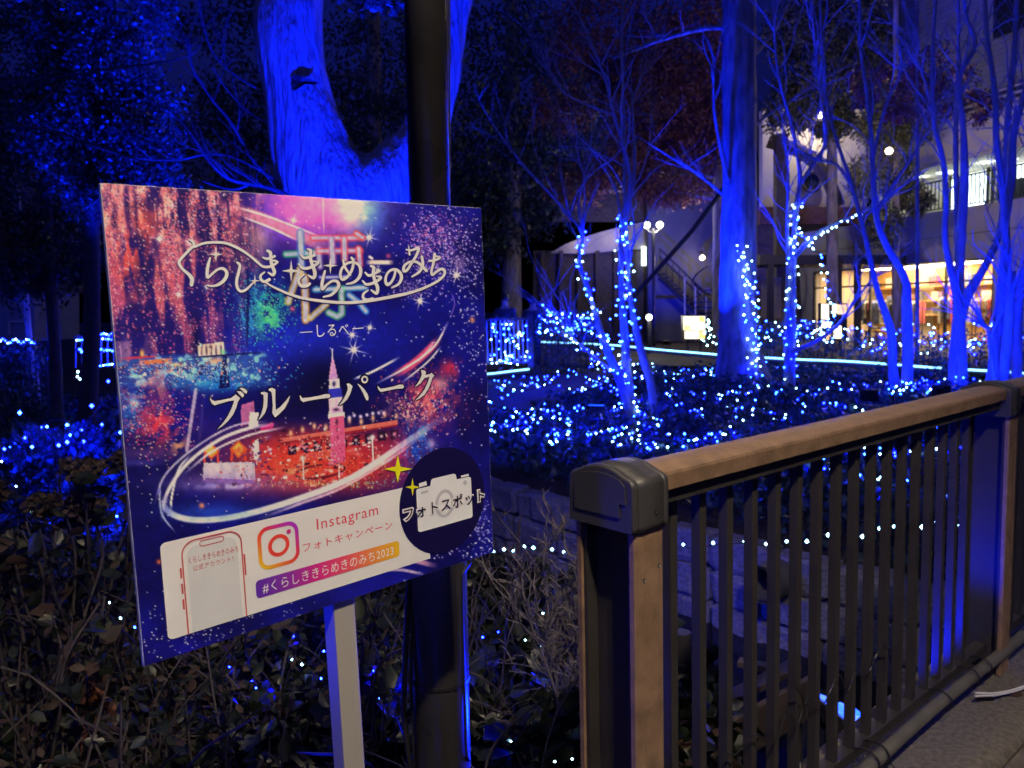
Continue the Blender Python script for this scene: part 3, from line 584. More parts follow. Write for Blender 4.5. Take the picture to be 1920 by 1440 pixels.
sheet('camera_button', [c7([(1633+17*math.cos(a), 358+22*math.sin(a)) for a in np.linspace(0, 6.283, 14, endpoint=False)]), c7([(1236, 440), (1302, 424), (1302, 444), (1238, 462)])], (170, 160, 146), 0.0026)
lettering('フォトスポット', c7([(1085, 710)])[0], c7([(1800, 408)])[0], CREAM, 0.0030, bold=0.11)
lettering('フォトスポット', c7([(1085, 710)])[0], c7([(1800, 408)])[0], (14, 8, 30), 0.0034, bold=0.012)
lettering('Instagram', (594, 1000), (707, 945), (196, 62, 70), 0.0016)
lettering('フォトキャンペーン', c7([(180, 990)])[0], c7([(978, 700)])[0], (196, 62, 70), 0.0016)
# gradient bar with the hashtag, and the rounded camera logo: colours of the print itself
def gradmesh(name, polys, fn, off):
    vs, fs, cs = [], [], []
    mbx = MB()
    for pts in polys: mbx.add([(a, b, 0) for a, b in pts], [tuple(range(len(pts)))])
    me = bpy.data.meshes.new(name); me.from_pydata([tuple(S3(a, b, off)) for a, b, _ in mbx.v], [], mbx.f)
    ca = me.color_attributes.new('Col', 'FLOAT_COLOR', 'POINT')
    ca.data.foreach_set('color', np.array([(*pcol(fn(a, b)), 1.0) for a, b, _ in mbx.v], np.float32).ravel()); me.update()
    return link_mesh(name, me, M['print'], sign)
def lerpc(stops, t):
    t = min(max(t, 0), 1)
    for (a, ca), (b, cb) in zip(stops, stops[1:]):
        if t <= b: k = (t-a)/(b-a); return tuple(int(ca[i]+(cb[i]-ca[i])*k) for i in range(3))
    return stops[-1][1]
hu0, hv0 = uv_of(478, 1091); hu1, hv1 = uv_of(748.5, 1043)
hv0 = 0.5*(uv_of(476, 1090)[1]+uv_of(745, 1013)[1]); hv1 = 0.5*(uv_of(480, 1124)[1]+uv_of(748, 1041)[1])
strips = []
NB = 26
outl = round_uv(hu0, hv0, hu1, hv1, 0.010)
for k in range(NB):
    a, b = hu0+(hu1-hu0)*k/NB, hu0+(hu1-hu0)*(k+1)/NB
    if k == 0: strips.append([p for p in outl if p[0] <= b]+[]); strips[-1] = [(b, hv0)]+[p for p in round_uv(hu0, hv0, b+0.02, hv1, 0.010) if p[0] < b][::-1][::-1]; strips[-1] = [(b, hv1)]+sorted([p for p in round_uv(hu0, hv0, b+0.05, hv1, 0.010) if p[0] < hu0+0.0101], key=lambda p: -p[1])+[(b, hv0)]
    elif k == NB-1: strips.append([(a, hv0)]+sorted([p for p in round_uv(a-0.05, hv0, hu1, hv1, 0.010) if p[0] > hu1-0.0101], key=lambda p: p[1])+[(a, hv1)])
    else: strips.append([(a, hv0), (b, hv0), (b, hv1), (a, hv1)])
BAR = [(0, (86, 40, 130)), (.18, (120, 42, 128)), (.4, (196, 34, 104)), (.6, (214, 70, 78)), (.8, (216, 122, 50)), (1, (226, 160, 26))]
gradmesh('hashtag_bar', strips, lambda a, b: lerpc(BAR, (a-hu0)/(hu1-hu0)), 0.0016)
lettering('#くらしききらめきのみち2023', (492, 1113), (736, 1022), (226, 214, 200), 0.0021)
lu, lv = uv_of(522, 1022)   # logo
LOGO = [(0, (232, 170, 30)), (.25, (222, 100, 40)), (.55, (204, 52, 50)), (.8, (190, 40, 120)), (1, (150, 44, 150))]
lw = 0.5*abs(uv_of(483, 1030)[0]-uv_of(560, 1010)[0]); 
def ringpoly(outer, inner):
    n = len(outer); return [[outer[i], outer[(i+1) % n], inner[(i+1) % n], inner[i]] for i in range(n)]
def rsq(h, r): return round_uv(lu-h, lv-h*ASP, lu+h, lv+h*ASP, r, 6)
gl = lambda a, b: lerpc(LOGO, 0.5+0.3*((a-lu)/lw)-0.3*((b-lv)/(lw*ASP)))
gradmesh('logo_frame', ringpoly(rsq(lw, lw*.52), rsq(lw*.82, lw*.36)), gl, 0.0016)
gradmesh('logo_lens', ringpoly(disc(lu, lv, lw*.52, 28), disc(lu, lv, lw*.34, 28)), lambda a, b: (206, 60, 44), 0.0016)
gradmesh('logo_dot', [disc(lu+lw*.52, lv-lw*.52*ASP, lw*.115, 14)], lambda a, b: (176, 40, 96), 0.0016)
# telephone drawing; its code square is left blank
RED = (178, 70, 62)
qu0, qv0 = uv_of(339, 1026); qu1, qv1 = uv_of(462, 1160); qv1 = pv1; qv0 = uv_of(400, 1003)[1]
ph = round_uv(qu0, qv0, qu1, qv1+0.03, 0.03, 6, (1, 1, 0, 0))
uvsheet('phone_screen', [[(a*0.94+0.06*(qu0+qu1)/2, min(b+0.012, pv1-0.0005)) for a, b in round_uv(qu0+0.006, qv0, qu1-0.006, qv1-0.012, 0.026, 6, (1, 1, 0, 0))]], (190, 181, 160), 0.0015)
def uvribbon(name, pts, w, c, off):
    mb = MB(); p = np.array(pts); t = np.gradient(p, axis=0); t /= np.linalg.norm(t, axis=1)[:, None]+1e-9
    n = np.stack([-t[:, 1], t[:, 0]], 1)*w/2
    mb.add([S3(a, b, off) for a, b in p+n]+[S3(a, b, off) for a, b in p-n], [(i, i+1, len(p)+i+1, len(p)+i) for i in range(len(p)-1)])
    return mb.build(name, pmat(c), sign)
top = [q for q in round_uv(qu0, qv0, qu1, qv1+0.2, 0.03, 6, (1, 1, 0, 0)) if q[1] < qv0+0.05]
uvribbon('phone_outline', [(qu0, pv1)]+[(qu0, pv1-(pv1-qv0-.04)*k/4) for k in range(1, 4)]+top+[(qu1, qv0+.06+(pv1-qv0-.06)*k/4) for k in range(0, 5)], 0.0030, RED, 0.0019)
cu_ = (qu0+qu1)/2; sv_ = uv_of(396, 1014)[1]-qv0-.028
uvribbon('phone_speaker', round_uv(cu_-.027, sv_+qv0+.022, cu_+.027, sv_+qv0+.034, .005, 3)+[round_uv(cu_-.027, sv_+qv0+.022, cu_+.027, sv_+qv0+.034, .005, 3)[0]], 0.002, RED, 0.0019)
for k in (0, 1, 2): uvribbon('phone_button', [(qu0-.005, qv0+.055+.035*k), (qu0-.005, qv0+.078+.035*k)], 0.004, RED, 0.0017)
uvribbon('phone_button', [(qu1+.005, qv0+.06), (qu1+.005, qv0+.11)], 0.004, RED, 0.0017)
lettering('くらしききらめきのみち', (353, 1057), (445, 1022), RED, 0.0020)
lettering('公式アカウント！', (361, 1071), (436, 1041), RED, 0.0020)
# the post behind the board
eu = S_U/np.linalg.norm(S_U); up_ = np.array([0, 0, 1.0])
pc = Spx(650, 1117, 0); pc = pc-S_N*(0.008+0.019); ez = np.array([0, 0, 1.0]); eh = eu-ez*eu[2]; eh /= np.linalg.norm(eh); en = np.cross(eh, ez); 
if np.dot(en, S_N) < 0: en = -en
tilt = np.array([0.016, 0.004, -1.0])
mb = MB(); z0, z1 = -0.25, 1.50
mid = pc+tilt*(pc[2]-(z0+z1)/2)
mb.bevbox(mid, (eh*0.0185, en*0.0175, -tilt*(z1-z0)/2), 0.0015); mb.build('post', M['alu'], sign)
for z in (1.12, 1.42):
    mb = MB(); q = pc+tilt*(pc[2]-z); mb.bevbox(q+en*0.0155, (eh*0.045, en*0.0025, ez*0.02), 0.001); mb.build('bracket', M['steel'], sign)
# ------------------------------------------------------------------ ground, stream, pavement
RE = np.array([0.765, 0.644, 0]); RE /= np.linalg.norm(RE)      # along the railing, away from the signboard
RN = np.array([RE[1], -RE[0], 0])                               # towards the path
N0 = np.array([0.217, 1.533, 0])                                # foot of the first post
RL = 2.06
def RP(s, t, z): return N0+RE*s+RN*t+np.array([0, 0, z])
POND = np.array([(0.47, 1.95), (0.78, 2.9), (0.35, 3.9), (-0.6, 4.5), (-2.6, 7.2), (-2.2, 10.6), (0.35, 7.25), (1.45, 6.05), (2.45, 4.85), (3.35, 4.02)])
def pond_depth(x, y):
    """distance inside the pond outline (negative outside)"""
    x = np.asarray(x, float); y = np.asarray(y, float); ins = np.zeros(x.shape, bool); d = np.full(x.shape, 1e9); n = len(POND)
    for i in range(n):
        (x0, y0), (x1, y1) = POND[i], POND[(i+1) % n]
        c = ((y0 > y) != (y1 > y)) & (x < (x1-x0)*(y-y0)/(y1-y0+1e-12)+x0); ins ^= c
        t = np.clip(((x-x0)*(x1-x0)+(y-y0)*(y1-y0))/((x1-x0)**2+(y1-y0)**2), 0, 1)
        d = np.minimum(d, np.hypot(x-x0-t*(x1-x0), y-y0-t*(y1-y0)))
    return np.where(ins, d, -d)
def gz(x, y):
    """height of the ground"""
    x = np.asarray(x, float); y = np.asarray(y, float)
    far = -0.30+0.022*np.clip(y-6, 0, 16); bed = -0.03-0.035*np.clip(y-2.0, 0, 5)
    t = (x-N0[0])*RN[0]+(y-N0[1])*RN[1]
    k = np.clip((y-6-0.0*x)/3, 0, 1); z = bed*(1-k)+far*k
    z = np.where((x > 0.9) & (y < 9), far, z)
    z = z+0.03*np.sin(1.7*x+0.6*y)*np.sin(1.3*y-0.4*x)*np.clip((y-2)/3, 0, 1)
    p = pond_depth(x, y); q = np.clip(p/0.30, 0, 1); q = q*q*(3-2*q)
    z = z*(1-q)+(-1.35)*q
    z = np.where(t > -0.02, -0.16, z)
    return z
xs = np.concatenate([np.linspace(-300, -14, 8), np.arange(-13, -4, 0.5), np.arange(-4, 5.5, 0.11), np.arange(5.5, 26, 0.6), np.linspace(30, 300, 8)])
ys = np.concatenate([np.linspace(-200, -6, 7), np.arange(-5, 0.5, 0.5), np.arange(0.5, 11, 0.11), np.arange(11, 40, 0.6), np.linspace(45, 400, 9)])
gx, gy = np.meshgrid(xs, ys); gzv = gz(gx, gy)
ii = np.arange(gx.size).reshape(gx.shape)
ground = fast_mesh('ground', np.stack([gx, gy, gzv], -1).reshape(-1, 3), np.stack([ii[:-1, :-1], ii[:-1, 1:], ii[1:, 1:], ii[1:, :-1]], -1).reshape(-1, 4), M['soil'], smooth=True)
ground['kind'] = 'structure'; tag(ground, 'dark bare soil under the planting and the garden', 'ground')
wp = MB(); cpt = POND.mean(0); wp.add([(*(cpt+(p-cpt)*1.03), -0.98) for p in POND], [tuple(range(len(POND)))][:1])
wat = wp.build('stream_water', M['water']); wat['kind'] = 'structure'
if wat.data.polygons[0].normal.z < 0: wat.data.polygons[0].flip()
tag(wat, 'still dark water of the sunken stream behind the railing', 'water')

# kerb the railing stands on, and the block pavement beside it
kb = MB()
prof = [(-0.16, -0.5), (-0.16, -0.012), (-0.15, 0.0), (0.20, 0.0), (0.235, -0.008), (0.255, -0.03), (0.258, -0.2)]
for s0, s1 in ((-3.0, 9.0),):
    ss = np.linspace(s0, s1, 40); m = len(prof)
    kb.add([RP(s, t, z) for s in ss for t, z in prof], [(i*m+j, (i+1)*m+j, (i+1)*m+j+1, i*m+j+1) for i in range(len(ss)-1) for j in range(m-1)])
kerb = kb.build('kerb', M['concrete']); kerb['kind'] = 'structure'; tag(kerb, 'long rough concrete kerb under the railing', 'kerb')
pb = MB(); pb.add([RP(-6, .262, -.048), RP(9, .262, -.048), RP(9, 5, -.048), RP(-6, 5, -.048)], [(0, 3, 2, 1)])
pav = pb.build('pavement', M['soil']); pav['kind'] = 'structure'; tag(pav, 'block paved path along the kerb', 'path')
blk = MB(); blk.bevbox((0, 0, 0), (np.array([0.096, 0, 0]), np.array([0, 0.046, 0]), np.array([0, 0, 0.03])), 0.006)
b0 = blk.build('paver', M['paver'], pav); used = False
rng = random.Random(4); ang = math.atan2(RE[1], RE[0])
for r in range(8):
    for s in range(-3, 18):
        p = RP(0.1+s*0.2+(0.1 if r % 2 else 0), 0.315+r*0.1, -0.042+rng.uniform(-.003, .002))
        if used:
            o = bpy.data.objects.new('paver', b0.data); COL.objects.link(o); attach(o, pav)
        else: o = b0; used = True
        o.location = Vector(p); o.rotation_euler = (rng.uniform(-.01, .01), rng.uniform(-.01, .01), ang+rng.uniform(-.008, .008))

# ------------------------------------------------------------------ railing
rail = thing('railing', 'brown handrail fence with dark vertical balusters along the kerb', 'railing', RP(0, 0, 0))
def sweep(name, prof, s0, s1, m, parent, n=2, smooth=True):
    mb = MB(); ss = np.linspace(s0, s1, n); k = len(prof)
    mb.add([RP(s, t, z) for s in ss for t, z in prof], [(i*k+j, i*k+(j+1) % k, (i+1)*k+(j+1) % k, (i+1)*k+j) for i in range(n-1) for j in range(k)]+[tuple(range(k))[::-1], tuple(range((n-1)*k, n*k))])
    o = mb.build(name, m, parent); bm = bmesh.new(); bm.from_mesh(o.data); bmesh.ops.recalc_face_normals(bm, faces=bm.faces); bm.to_mesh(o.data); bm.free()
    return o
hand = [(-0.056, 1.048)]+[(-0.0575, 1.079), (-0.0555, 1.0855), (-0.0495, 1.0885)]+[(t, 1.0905+0.0075*(1-(t/0.042)**2)) for t in (-.025, -.008, .008, .025)]+[(0.0495, 1.0885), (0.0555, 1.0855), (0.0575, 1.079), (0.056, 1.048)]
beam = [(-0.040, 1.015), (-0.040, 1.0478), (0.040, 1.0478), (0.040, 1.015)]
sweep('handrail', hand, 0.045, RL-0.045, M['rail_brown'], rail)
sweep('handrail_bracket', beam, 0.045, RL-0.045, M['rail_dark'], rail)
sweep('handrail', hand, RL+0.045, RL*2-0.045, M['rail_brown'], rail)
sweep('handrail_bracket', beam, RL+0.045, RL*2-0.045, M['rail_dark'], rail)
sweep('bottom_rail', [(-0.02, 0.085), (-0.02, 0.115), (0.02, 0.115), (0.02, 0.085)], 0.045, RL-0.045, M['rail_dark'], rail)
sweep('bottom_rail', [(-0.02, 0.085), (-0.02, 0.115), (0.02, 0.115), (0.02, 0.085)], RL+0.045, RL*2-0.045, M['rail_dark'], rail)
bb = MB(); bb.bevbox((0, 0, 0), (RE*0.0115, RN*0.0125, np.array([0, 0, 0.4675])), 0.002); first = bb.build('baluster', M['rail_dark'], rail); first.location = Vector(RP(0.150, 0, 0.5475))
NBAL = 17
for sec in (0, 1):
    for k in range(NBAL):
        if sec == 0 and k == 0: continue
        o = bpy.data.objects.new('baluster', first.data); COL.objects.link(o); attach(o, rail)
        o.location = Vector(RP(sec*RL+0.150+k*0.1035, 0, 0.5475))
TC = -0.0115
def post(s, lbl=None):
    """H-shaped post: two brown cladding strips on dark flanges, a web between, a moulded cap"""
    w = MB(); ez = np.array([0, 0, 1.0])
    w.bevbox(RP(s, TC, 0.50), (RE*0.006, RN*0.0600, ez*0.50), 0.001)
    pst = w.build('post', M['rail_dark'], rail)
    for sg in (-1, 1):
        f = MB(); f.bevbox(RP(s, TC+sg*0.0605, 0.50), (RE*0.036, RN*0.005, ez*0.499), 0.001); f.build('flange', M['rail_dark'], pst)
        c = MB(); prof = [(-.043, .000), (-.043, .011), (-.040, .0145), (-.016, .0145), (-.0145, .0125), (-.013, .0145), (.028, .0145), (.0295, .0125), (.031, .0145), (.040, .0145), (.043, .011), (.043, .000)]
        prof = [(a, TC+sg*(0.0660+b)) for a, b in prof]; k = len(prof)
        c.add([RP(s+a, t, z) for z in (0.005, 0.992) for a, t in prof], [(j, (j+1) % k, k+(j+1) % k, k+j) for j in range(k)]+[tuple(range(k)), tuple(range(k, 2*k))])
        co = c.build('cladding', M['rail_brown'], pst); bm = bmesh.new(); bm.from_mesh(co.data); bmesh.ops.recalc_face_normals(bm, faces=bm.faces); bm.to_mesh(co.data); bm.free()
    for (a, z) in ((-0.016, 0.885), (0.029, 0.905)):
        sw = MB(); sw.tube([RP(s+a, 0.0690, z), RP(s+a, 0.0703, z)], 0.0042, 10); sw.build('screw', M['black_metal'], pst)
        sw = MB(); sw.tube([RP(s+a+.0005, 0.0700, z-.0005), RP(s+a, 0.0708, z)], 0.0016, 8); sw.build('screw', M['steel'], pst)
    # cap: loft of rounded profile along the rail
    pr = []
    hw, z0, z1 = 0.0880, 0.985, 1.092
    for k in range(7): a = math.pi*k/12; pr.append((hw-0.020+0.020*math.cos(a), z1-0.020+0.020*math.sin(a)))
    right = [(hw-.001, z0), (hw, z0+.012)]+pr; topz = pr[-1][1]
    crown = [(t, topz+0.019*(1-(t/(hw-.020))**2)) for t in (0.04, 0.02, 0.0, -0.02, -0.04)]
    full = right+crown+[(-t, z) for t, z in right[::-1]]
    def scaled(f, dz): 
        return [(t*f, z0+(z-z0)*dz) for t, z in full]
    rings = [(-.054, .94, .955), (-.0535, .975, .985), (-.049, .995, .997), (-.043, 1, 1), (-.0405, 1, 1), (-.040, .985, .99), (-.036, .985, .99), (-.0355, 1, 1), (.0355, 1, 1), (.036, .985, .99), (.040, .985, .99), (.0405, 1, 1), (.043, 1, 1), (.049, .995, .997), (.0535, .975, .985), (.054, .94, .955)]
    cb = MB(); k = len(full)
    cb.add([RP(s+a, TC+t, z) for a, f, dz in rings for t, z in scaled(f, dz)], [(i*k+j, i*k+(j+1) % k, (i+1)*k+(j+1) % k, (i+1)*k+j) for i in range(len(rings)-1) for j in range(k)]+[tuple(range(k))[::-1], tuple(range((len(rings)-1)*k, len(rings)*k))])
    cap = cb.build('cap', M['cap_grey'], pst); bm = bmesh.new(); bm.from_mesh(cap.data); bmesh.ops.recalc_face_normals(bm, faces=bm.faces); bm.to_mesh(cap.data); bm.free()
    for p_ in cap.data.polygons: p_.use_smooth = len(p_.vertices) == 4
    # raised end plate with its joint, a skirt and a screw
    for sg in (-1, 1):
        e = MB(); pts = [(-.060, 1.012), (.046, 1.012), (.046, 1.040), (.060, 1.041), (.058, 1.068), (.046, 1.080), (.02, 1.0865), (0, 1.088), (-.02, 1.0865), (-.046, 1.080), (-.058, 1.068), (-.060, 1.050), (-.046, 1.049)][:12]
        pts = [(t*1.16, z+.008*(z > 1.06)) for t, z in pts]; e.add([RP(s+sg*.0536, TC+t, z) for t, z in pts]+[RP(s+sg*.0566, TC+t, z) for t, z in pts], [tuple(range(12, 24)), tuple(range(12))]+[(j, (j+1) % 12, 12+(j+1) % 12, 12+j) for j in range(12)])
        eo = e.build('cap_plate', M['cap_grey'], pst); bm = bmesh.new(); bm.from_mesh(eo.data); bmesh.ops.recalc_face_normals(bm, faces=bm.faces); bm.to_mesh(eo.data); bm.free()
    q = MB(); q.tube([RP(s+.012, .0762, 1.018), RP(s+.012, .0775, 1.018)], .0052, 12); q.build('screw', M['black_metal'], pst)
    q = MB(); q.tube([RP(s+.012, .0768, 1.018), RP(s+.012, .0781, 1.0175)], .0022, 8); q.build('screw', M['steel'], pst)
    return pst
post(0.0); post(RL); post(RL*2)

# ------------------------------------------------------------------ conduit pipe along the balusters with cable ties
pipe = thing('conduit_pipe', 'grey conduit pipe tied along the foot of the balusters', 'pipe', RP(0, 0.06, 0.09))
mb = MB(); pp = [RP(s, 0.062+0.004*math.sin(3*s), 0.086+0.004*math.sin(5*s+1)) for s in np.linspace(0.12, RL+1.9, 40)]
mb.tube(pp, 0.0205, 14); mb.build('pipe', M['pipe_grey'], pipe, True)
def tie(s, mt, loose=False):
    c = RP(s, 0.045, 0.09); pts = [c+RN*0.045*math.cos(a)+np.array([0, 0, 0.033*math.sin(a)])+RE*0.004*math.sin(2*a) for a in np.linspace(0, 2*math.pi, 20)]
    m_ = MB(); m_.tube(pts, 0.0028, 6, cap=False)
    if loose: m_.tube(smooth_path([c+RN*.045, c+RN*.07+RE*.02-np.array([0, 0, .06]), c+RN*.075+RE*.05-np.array([0, 0, .075]), c+RN*.03+RE*.07-np.array([0, 0, .07])]), 0.0018, 6)
    m_.build('cable_tie', mt, pipe)
for k, (s, l) in enumerate([(0.16, 0), (0.52, 0), (0.98, 0), (1.04, 1), (1.50, 0), (1.74, 0), (1.86, 0)]): tie(s, M['rubber'], l)
for dz in (0.0, 0.012):
    m_ = MB(); m_.tube(smooth_path([RP(1.72, .085, .05-dz), RP(1.82, .125, .03-dz*.6), RP(1.95, .165, .024-dz*.6), RP(2.02, .17, .026-dz*.5), RP(2.045, .155, .028-dz*.5)]), 0.0035, 8); m_.build('cable_tie', M['white_tie'], pipe)
for k, (s, t) in enumerate([(1.88, .15), (1.93, .21), (1.8, .12), (0.9, -.03)]):
    o = leaf_mesh('fallen_leaf', np.array([RP(s, t, .006)]), np.array([RE*math.cos(k*2.)+RN*math.sin(k*2.)+np.array([0, 0, .12])]), 0.07, 0.024, M['leaf_dry'], None, np.random.default_rng(k), detail=True)
    tag(o, ['curled brown leaf on the kerb right below the white cable tie', 'brown leaf lying furthest out on the lit kerb by the far post', 'brown leaf in the shadow strip just left of the white cable tie', 'brown leaf lodged between the balusters halfway along the railing'][k], 'leaf', None)
# wire wrapped round the lower balusters
wr = MB(); w_pts = []
for k in range(13):
    s = 0.05+k*0.09; w_pts += [RP(s, 0.028, 0.36+0.03*math.sin(k*2.2)), RP(s+0.03, 0.034, 0.35+0.03*math.cos(k*1.7))]
wr.tube(smooth_path(w_pts, 4), 0.0022, 5)
wr.tube(smooth_path([RP(0.62, .03, .44), RP(.66, .035, .36), RP(.64, .04, .22), RP(.70, .035, .10)], 5), 0.0022, 5)
o = wr.build('lamp_cable', M['rubber']); tag(o, 'thin black cable wound along the lower balusters', 'cable')

# ------------------------------------------------------------------ stone wall on the far bank
swall = thing('stone_wall', 'rough stone retaining wall on the far bank of the stream', 'wall', (0.9, 6.5, -1.2))
edge = [(-2.1, 10.45), (0.35, 7.25), (1.45, 6.05), (2.45, 4.85), (3.30, 4.05)]
bk = MB()
for (x0, y0), (x1, y1) in zip(edge, edge[1:]):
    d = np.array([x1-x0, y1-y0]); nrm = np.array([-d[1], d[0]])/np.linalg.norm(d); nrm = nrm if np.dot(nrm, np.array([-1, -1])) > 0 else -nrm
    a, b = np.array([x0, y0])+nrm*0.0, np.array([x1, y1])+nrm*0.0; c_, e_ = a+nrm*.14, b+nrm*.14
    bk.add([(*a, -1.4), (*b, -1.4), (*e_, -1.4), (*c_, -1.4), (*a, -.34), (*b, -.34), (*e_, -.34), (*c_, -.34)], [(3, 2, 6, 7), (7, 6, 5, 4), (0, 4, 5, 1), (0, 3, 7, 4), (1, 5, 6, 2)])
bk.build('mortar_core', M['soil'], swall)
srng = random.Random(9); stones = []
for v in range(5):
    bm = bmesh.new(); bmesh.ops.create_cube(bm, size=2.0); bmesh.ops.bevel(bm, geom=list(bm.edges), offset=0.22, segments=1, affect='EDGES')
    for q in bm.verts: q.co += Vector((srng.uniform(-.1, .1), srng.uniform(-.1, .1), srng.uniform(-.1, .1)))
    me = bpy.data.meshes.new('stone'); bm.to_mesh(me); bm.free(); me.materials.append(M['stone'])
    for p in me.polygons: p.use_smooth = False
    stones.append(me)
for (x0, y0), (x1, y1) in zip(edge, edge[1:]):
    d = np.array([x1-x0, y1-y0]); L = np.linalg.norm(d); d = d/L; nrm = np.array([-d[1], d[0]]); nrm = nrm if np.dot(nrm, np.array([-1, -1])) > 0 else -nrm
    for row in range(4):
        h = 0.26; z = -0.36-h/2-row*h+0.06; s = srng.uniform(-.15, 0)
        while s < L-0.05:
            wdt = srng.uniform(0.30, 0.55)
            if s+wdt > L+0.2: wdt = max(0.2, L+0.08-s)
            c = np.array([x0, y0])+d*(s+wdt/2)+nrm*(0.15+srng.uniform(-.015, .03))
            o = bpy.data.objects.new('stone', srng.choice(stones)); COL.objects.link(o); attach(o, swall)
            o.location = Vector((c[0], c[1], z+srng.uniform(-.01, .01))); o.rotation_euler = (srng.uniform(-.05, .05), srng.uniform(-.05, .05), math.atan2(d[1], d[0])+srng.uniform(-.06, .06))
            o.scale = (wdt/2*0.97, 0.11, h/2*0.96); s += wdt
# drain pipe mouth in the wall
dp = MB(); c = P(1452, 1085, 5.3); dirn = np.array([-.72, -.6, 0]); dp.tube([c-dirn*.25, c+dirn*.18], 0.13, 20, cap=False); dp.tube([c+dirn*.18, c-dirn*.1], 0.11, 20, cap=False); dp.tube([c-dirn*.2, c-dirn*.11], 0.112, 20); o = dp.build('drain_pipe', M['pipe_grey'], None, True); tag(o, 'round dark drain pipe mouth in the stone wall behind the balusters', 'pipe')

# ------------------------------------------------------------------ planks and floodlight over the water behind the railing
fr = thing('plank_platform', 'blue lit platform of dark planks over the water behind the balusters', 'platform', P(1400, 1330, 2.7))
def plank(a, b, w, h, m='wood_dark'):
    a, b = np.array(a), np.array(b); d = b-a; L = np.linalg.norm(d); d = d/L; sd = np.cross(d, [0, 0, 1]); sd /= np.linalg.norm(sd); u = np.cross(sd, d)
    mb = MB(); mb.bevbox((a+b)/2, (d*L/2, sd*w/2, u*h/2), 0.004); return mb.build('plank', M[m], fr)
zf = -0.33
A0, B0, C0, D0 = G(1330, 1330, zf), G(1490, 1247, zf), G(1262, 1300, zf), G(1400, 1262, zf)
plank(A0, B0, 0.075, 0.03); plank(A0+np.array([0, 0, -.10]), C0+np.array([-.12, .05, -.10]), 0.06, 0.03); plank(C0+np.array([0, 0, -.12]), D0+np.array([.05, .1, -.12]), 0.05, 0.03); plank(B0+np.array([0, 0, -.04]), D0+np.array([.02, .2, -.04]), 0.06, 0.03)
plank(A0+np.array([.06, -.04, -.14]), B0+np.array([.06, -.04, -.14]), 0.03, 0.2)
for q in (A0, B0, C0, D0): plank(q+np.array([0, 0, -.13]), q+np.array([0.005, 0.005, -.95]), 0.05, 0.05)
stk = MB(); q = P(1278, 1185, 3.0); stk.tube([q, q-np.array([0, 0, .95])], 0.035, 12); o = stk.build('wooden_stake', M['rail_dark']); tag(o, 'short round stake standing in the water behind the first baluster', 'stake')

def lamp(kind, name, loc, target, energy, col, size=60, blend=0.5, radius=0.05, parent=None):
    ld = bpy.data.lights.new(name, kind); ld.energy = energy; ld.color = col; ld.shadow_soft_size = radius
    if kind == 'SPOT': ld.spot_size = math.radians(size); ld.spot_blend = blend
    o = bpy.data.objects.new(name, ld); COL.objects.link(o); o.location = Vector([float(c) for c in loc])
    if target is not None:
        o.rotation_euler = (Vector([float(c) for c in target])-o.location).to_track_quat('-Z', 'Y').to_euler()
    if parent is not None: attach(o, parent)
    return o
BLUE = (0.0012, 0.010, 1.0)
def floodlight(loc, target, energy, label, size=75, scale=1.0, col=BLUE, glow='led_blue', ground_z=None, blend=0.5):
    """LED projector: finned housing, lens with lit LED rows, bracket, and its light"""
    loc = np.array(loc, float); t = np.array(target, float)-loc; t /= np.linalg.norm(t); sd = np.cross(t, [0, 0, 1]); sd /= np.linalg.norm(sd); u = np.cross(sd, t)
    th = thing('floodlight', label, 'floodlight', loc, 'blue floodlights')
    mb = MB(); mb.bevbox(loc-t*.03*scale, (sd*.115*scale, u*.085*scale, t*.022*scale), .006)
    for k in range(7): mb.box(loc-t*.062*scale+sd*(k-3)*.032*scale, (sd*.004*scale, u*.07*scale, t*.012*scale))
    mb.build('housing', M['black_metal'], th)
    le = MB()
    for r in range(4):
        for c_ in range(3): le.box(loc-t*.0055*scale+u*(r-1.5)*.036*scale+sd*(c_-1)*.066*scale, (sd*.027*scale, u*.012*scale, t*.009))
    le.build('led_row', M[glow], th)
    br = MB(); br.tube([loc-t*.03*scale+sd*.125*scale, loc-t*.03*scale+sd*.125*scale-np.array([0, 0, .14*scale]), loc-t*.03*scale-sd*.125*scale-np.array([0, 0, .14*scale]), loc-t*.03*scale-sd*.125*scale], .008*scale, 6)
    gzv = ground_z if ground_z is not None else float(gz(loc[0], loc[1]))
    br.tube([loc-t*.03*scale-np.array([0, 0, .14*scale]), np.array([*(loc-t*.03*scale)[:2], gzv-.05])], .012, 6); br.build('bracket', M['black_metal'], th)
    lamp('SPOT', 'flood_beam', loc+t*.02, np.array(target), energy, col, size, blend, .06, th)
    return th

# ------------------------------------------------------------------ lamp posts by the path
lp_c = np.array([*P(828, 1240, 1.70)[:2], 0]); 
lpost = thing('lamp_post', 'black round lamp post rising behind the signboard with cables strapped to it', 'lamp post', lp_c)
def ltilt(z): return lp_c+np.array([.012*(z-.9), 0, z])
mb = MB(); mb.tube([ltilt(-.3), ltilt(0.40), ltilt(1.36)], 0.0625, 40); mb.build('lower_pole', M['black_metal'], lpost, True)
mb = MB(); mb.tube([ltilt(1.36), ltilt(1.40), ltilt(1.43)], [0.0640, 0.0640, 0.046], 40); mb.build('collar', M['black_metal'], lpost, True)
mb = MB(); mb.tube([ltilt(1.40), ltilt(2.4), ltilt(4.3)], [0.0425, 0.0425, 0.040], 36); mb.build('upper_pole', M['black_metal'], lpost, True)
mb = MB(); mb.tube([ltilt(4.26), ltilt(4.30), ltilt(4.36), ltilt(4.40)], [.06, .21, .20, .06], 28); mb.build('lamp_head', M['black_metal'], lpost, True)
mb = MB(); mb.tube([ltilt(4.245), ltilt(4.268)], .15, 24); mb.build('lamp_lens', M['lamp_white'], lpost)
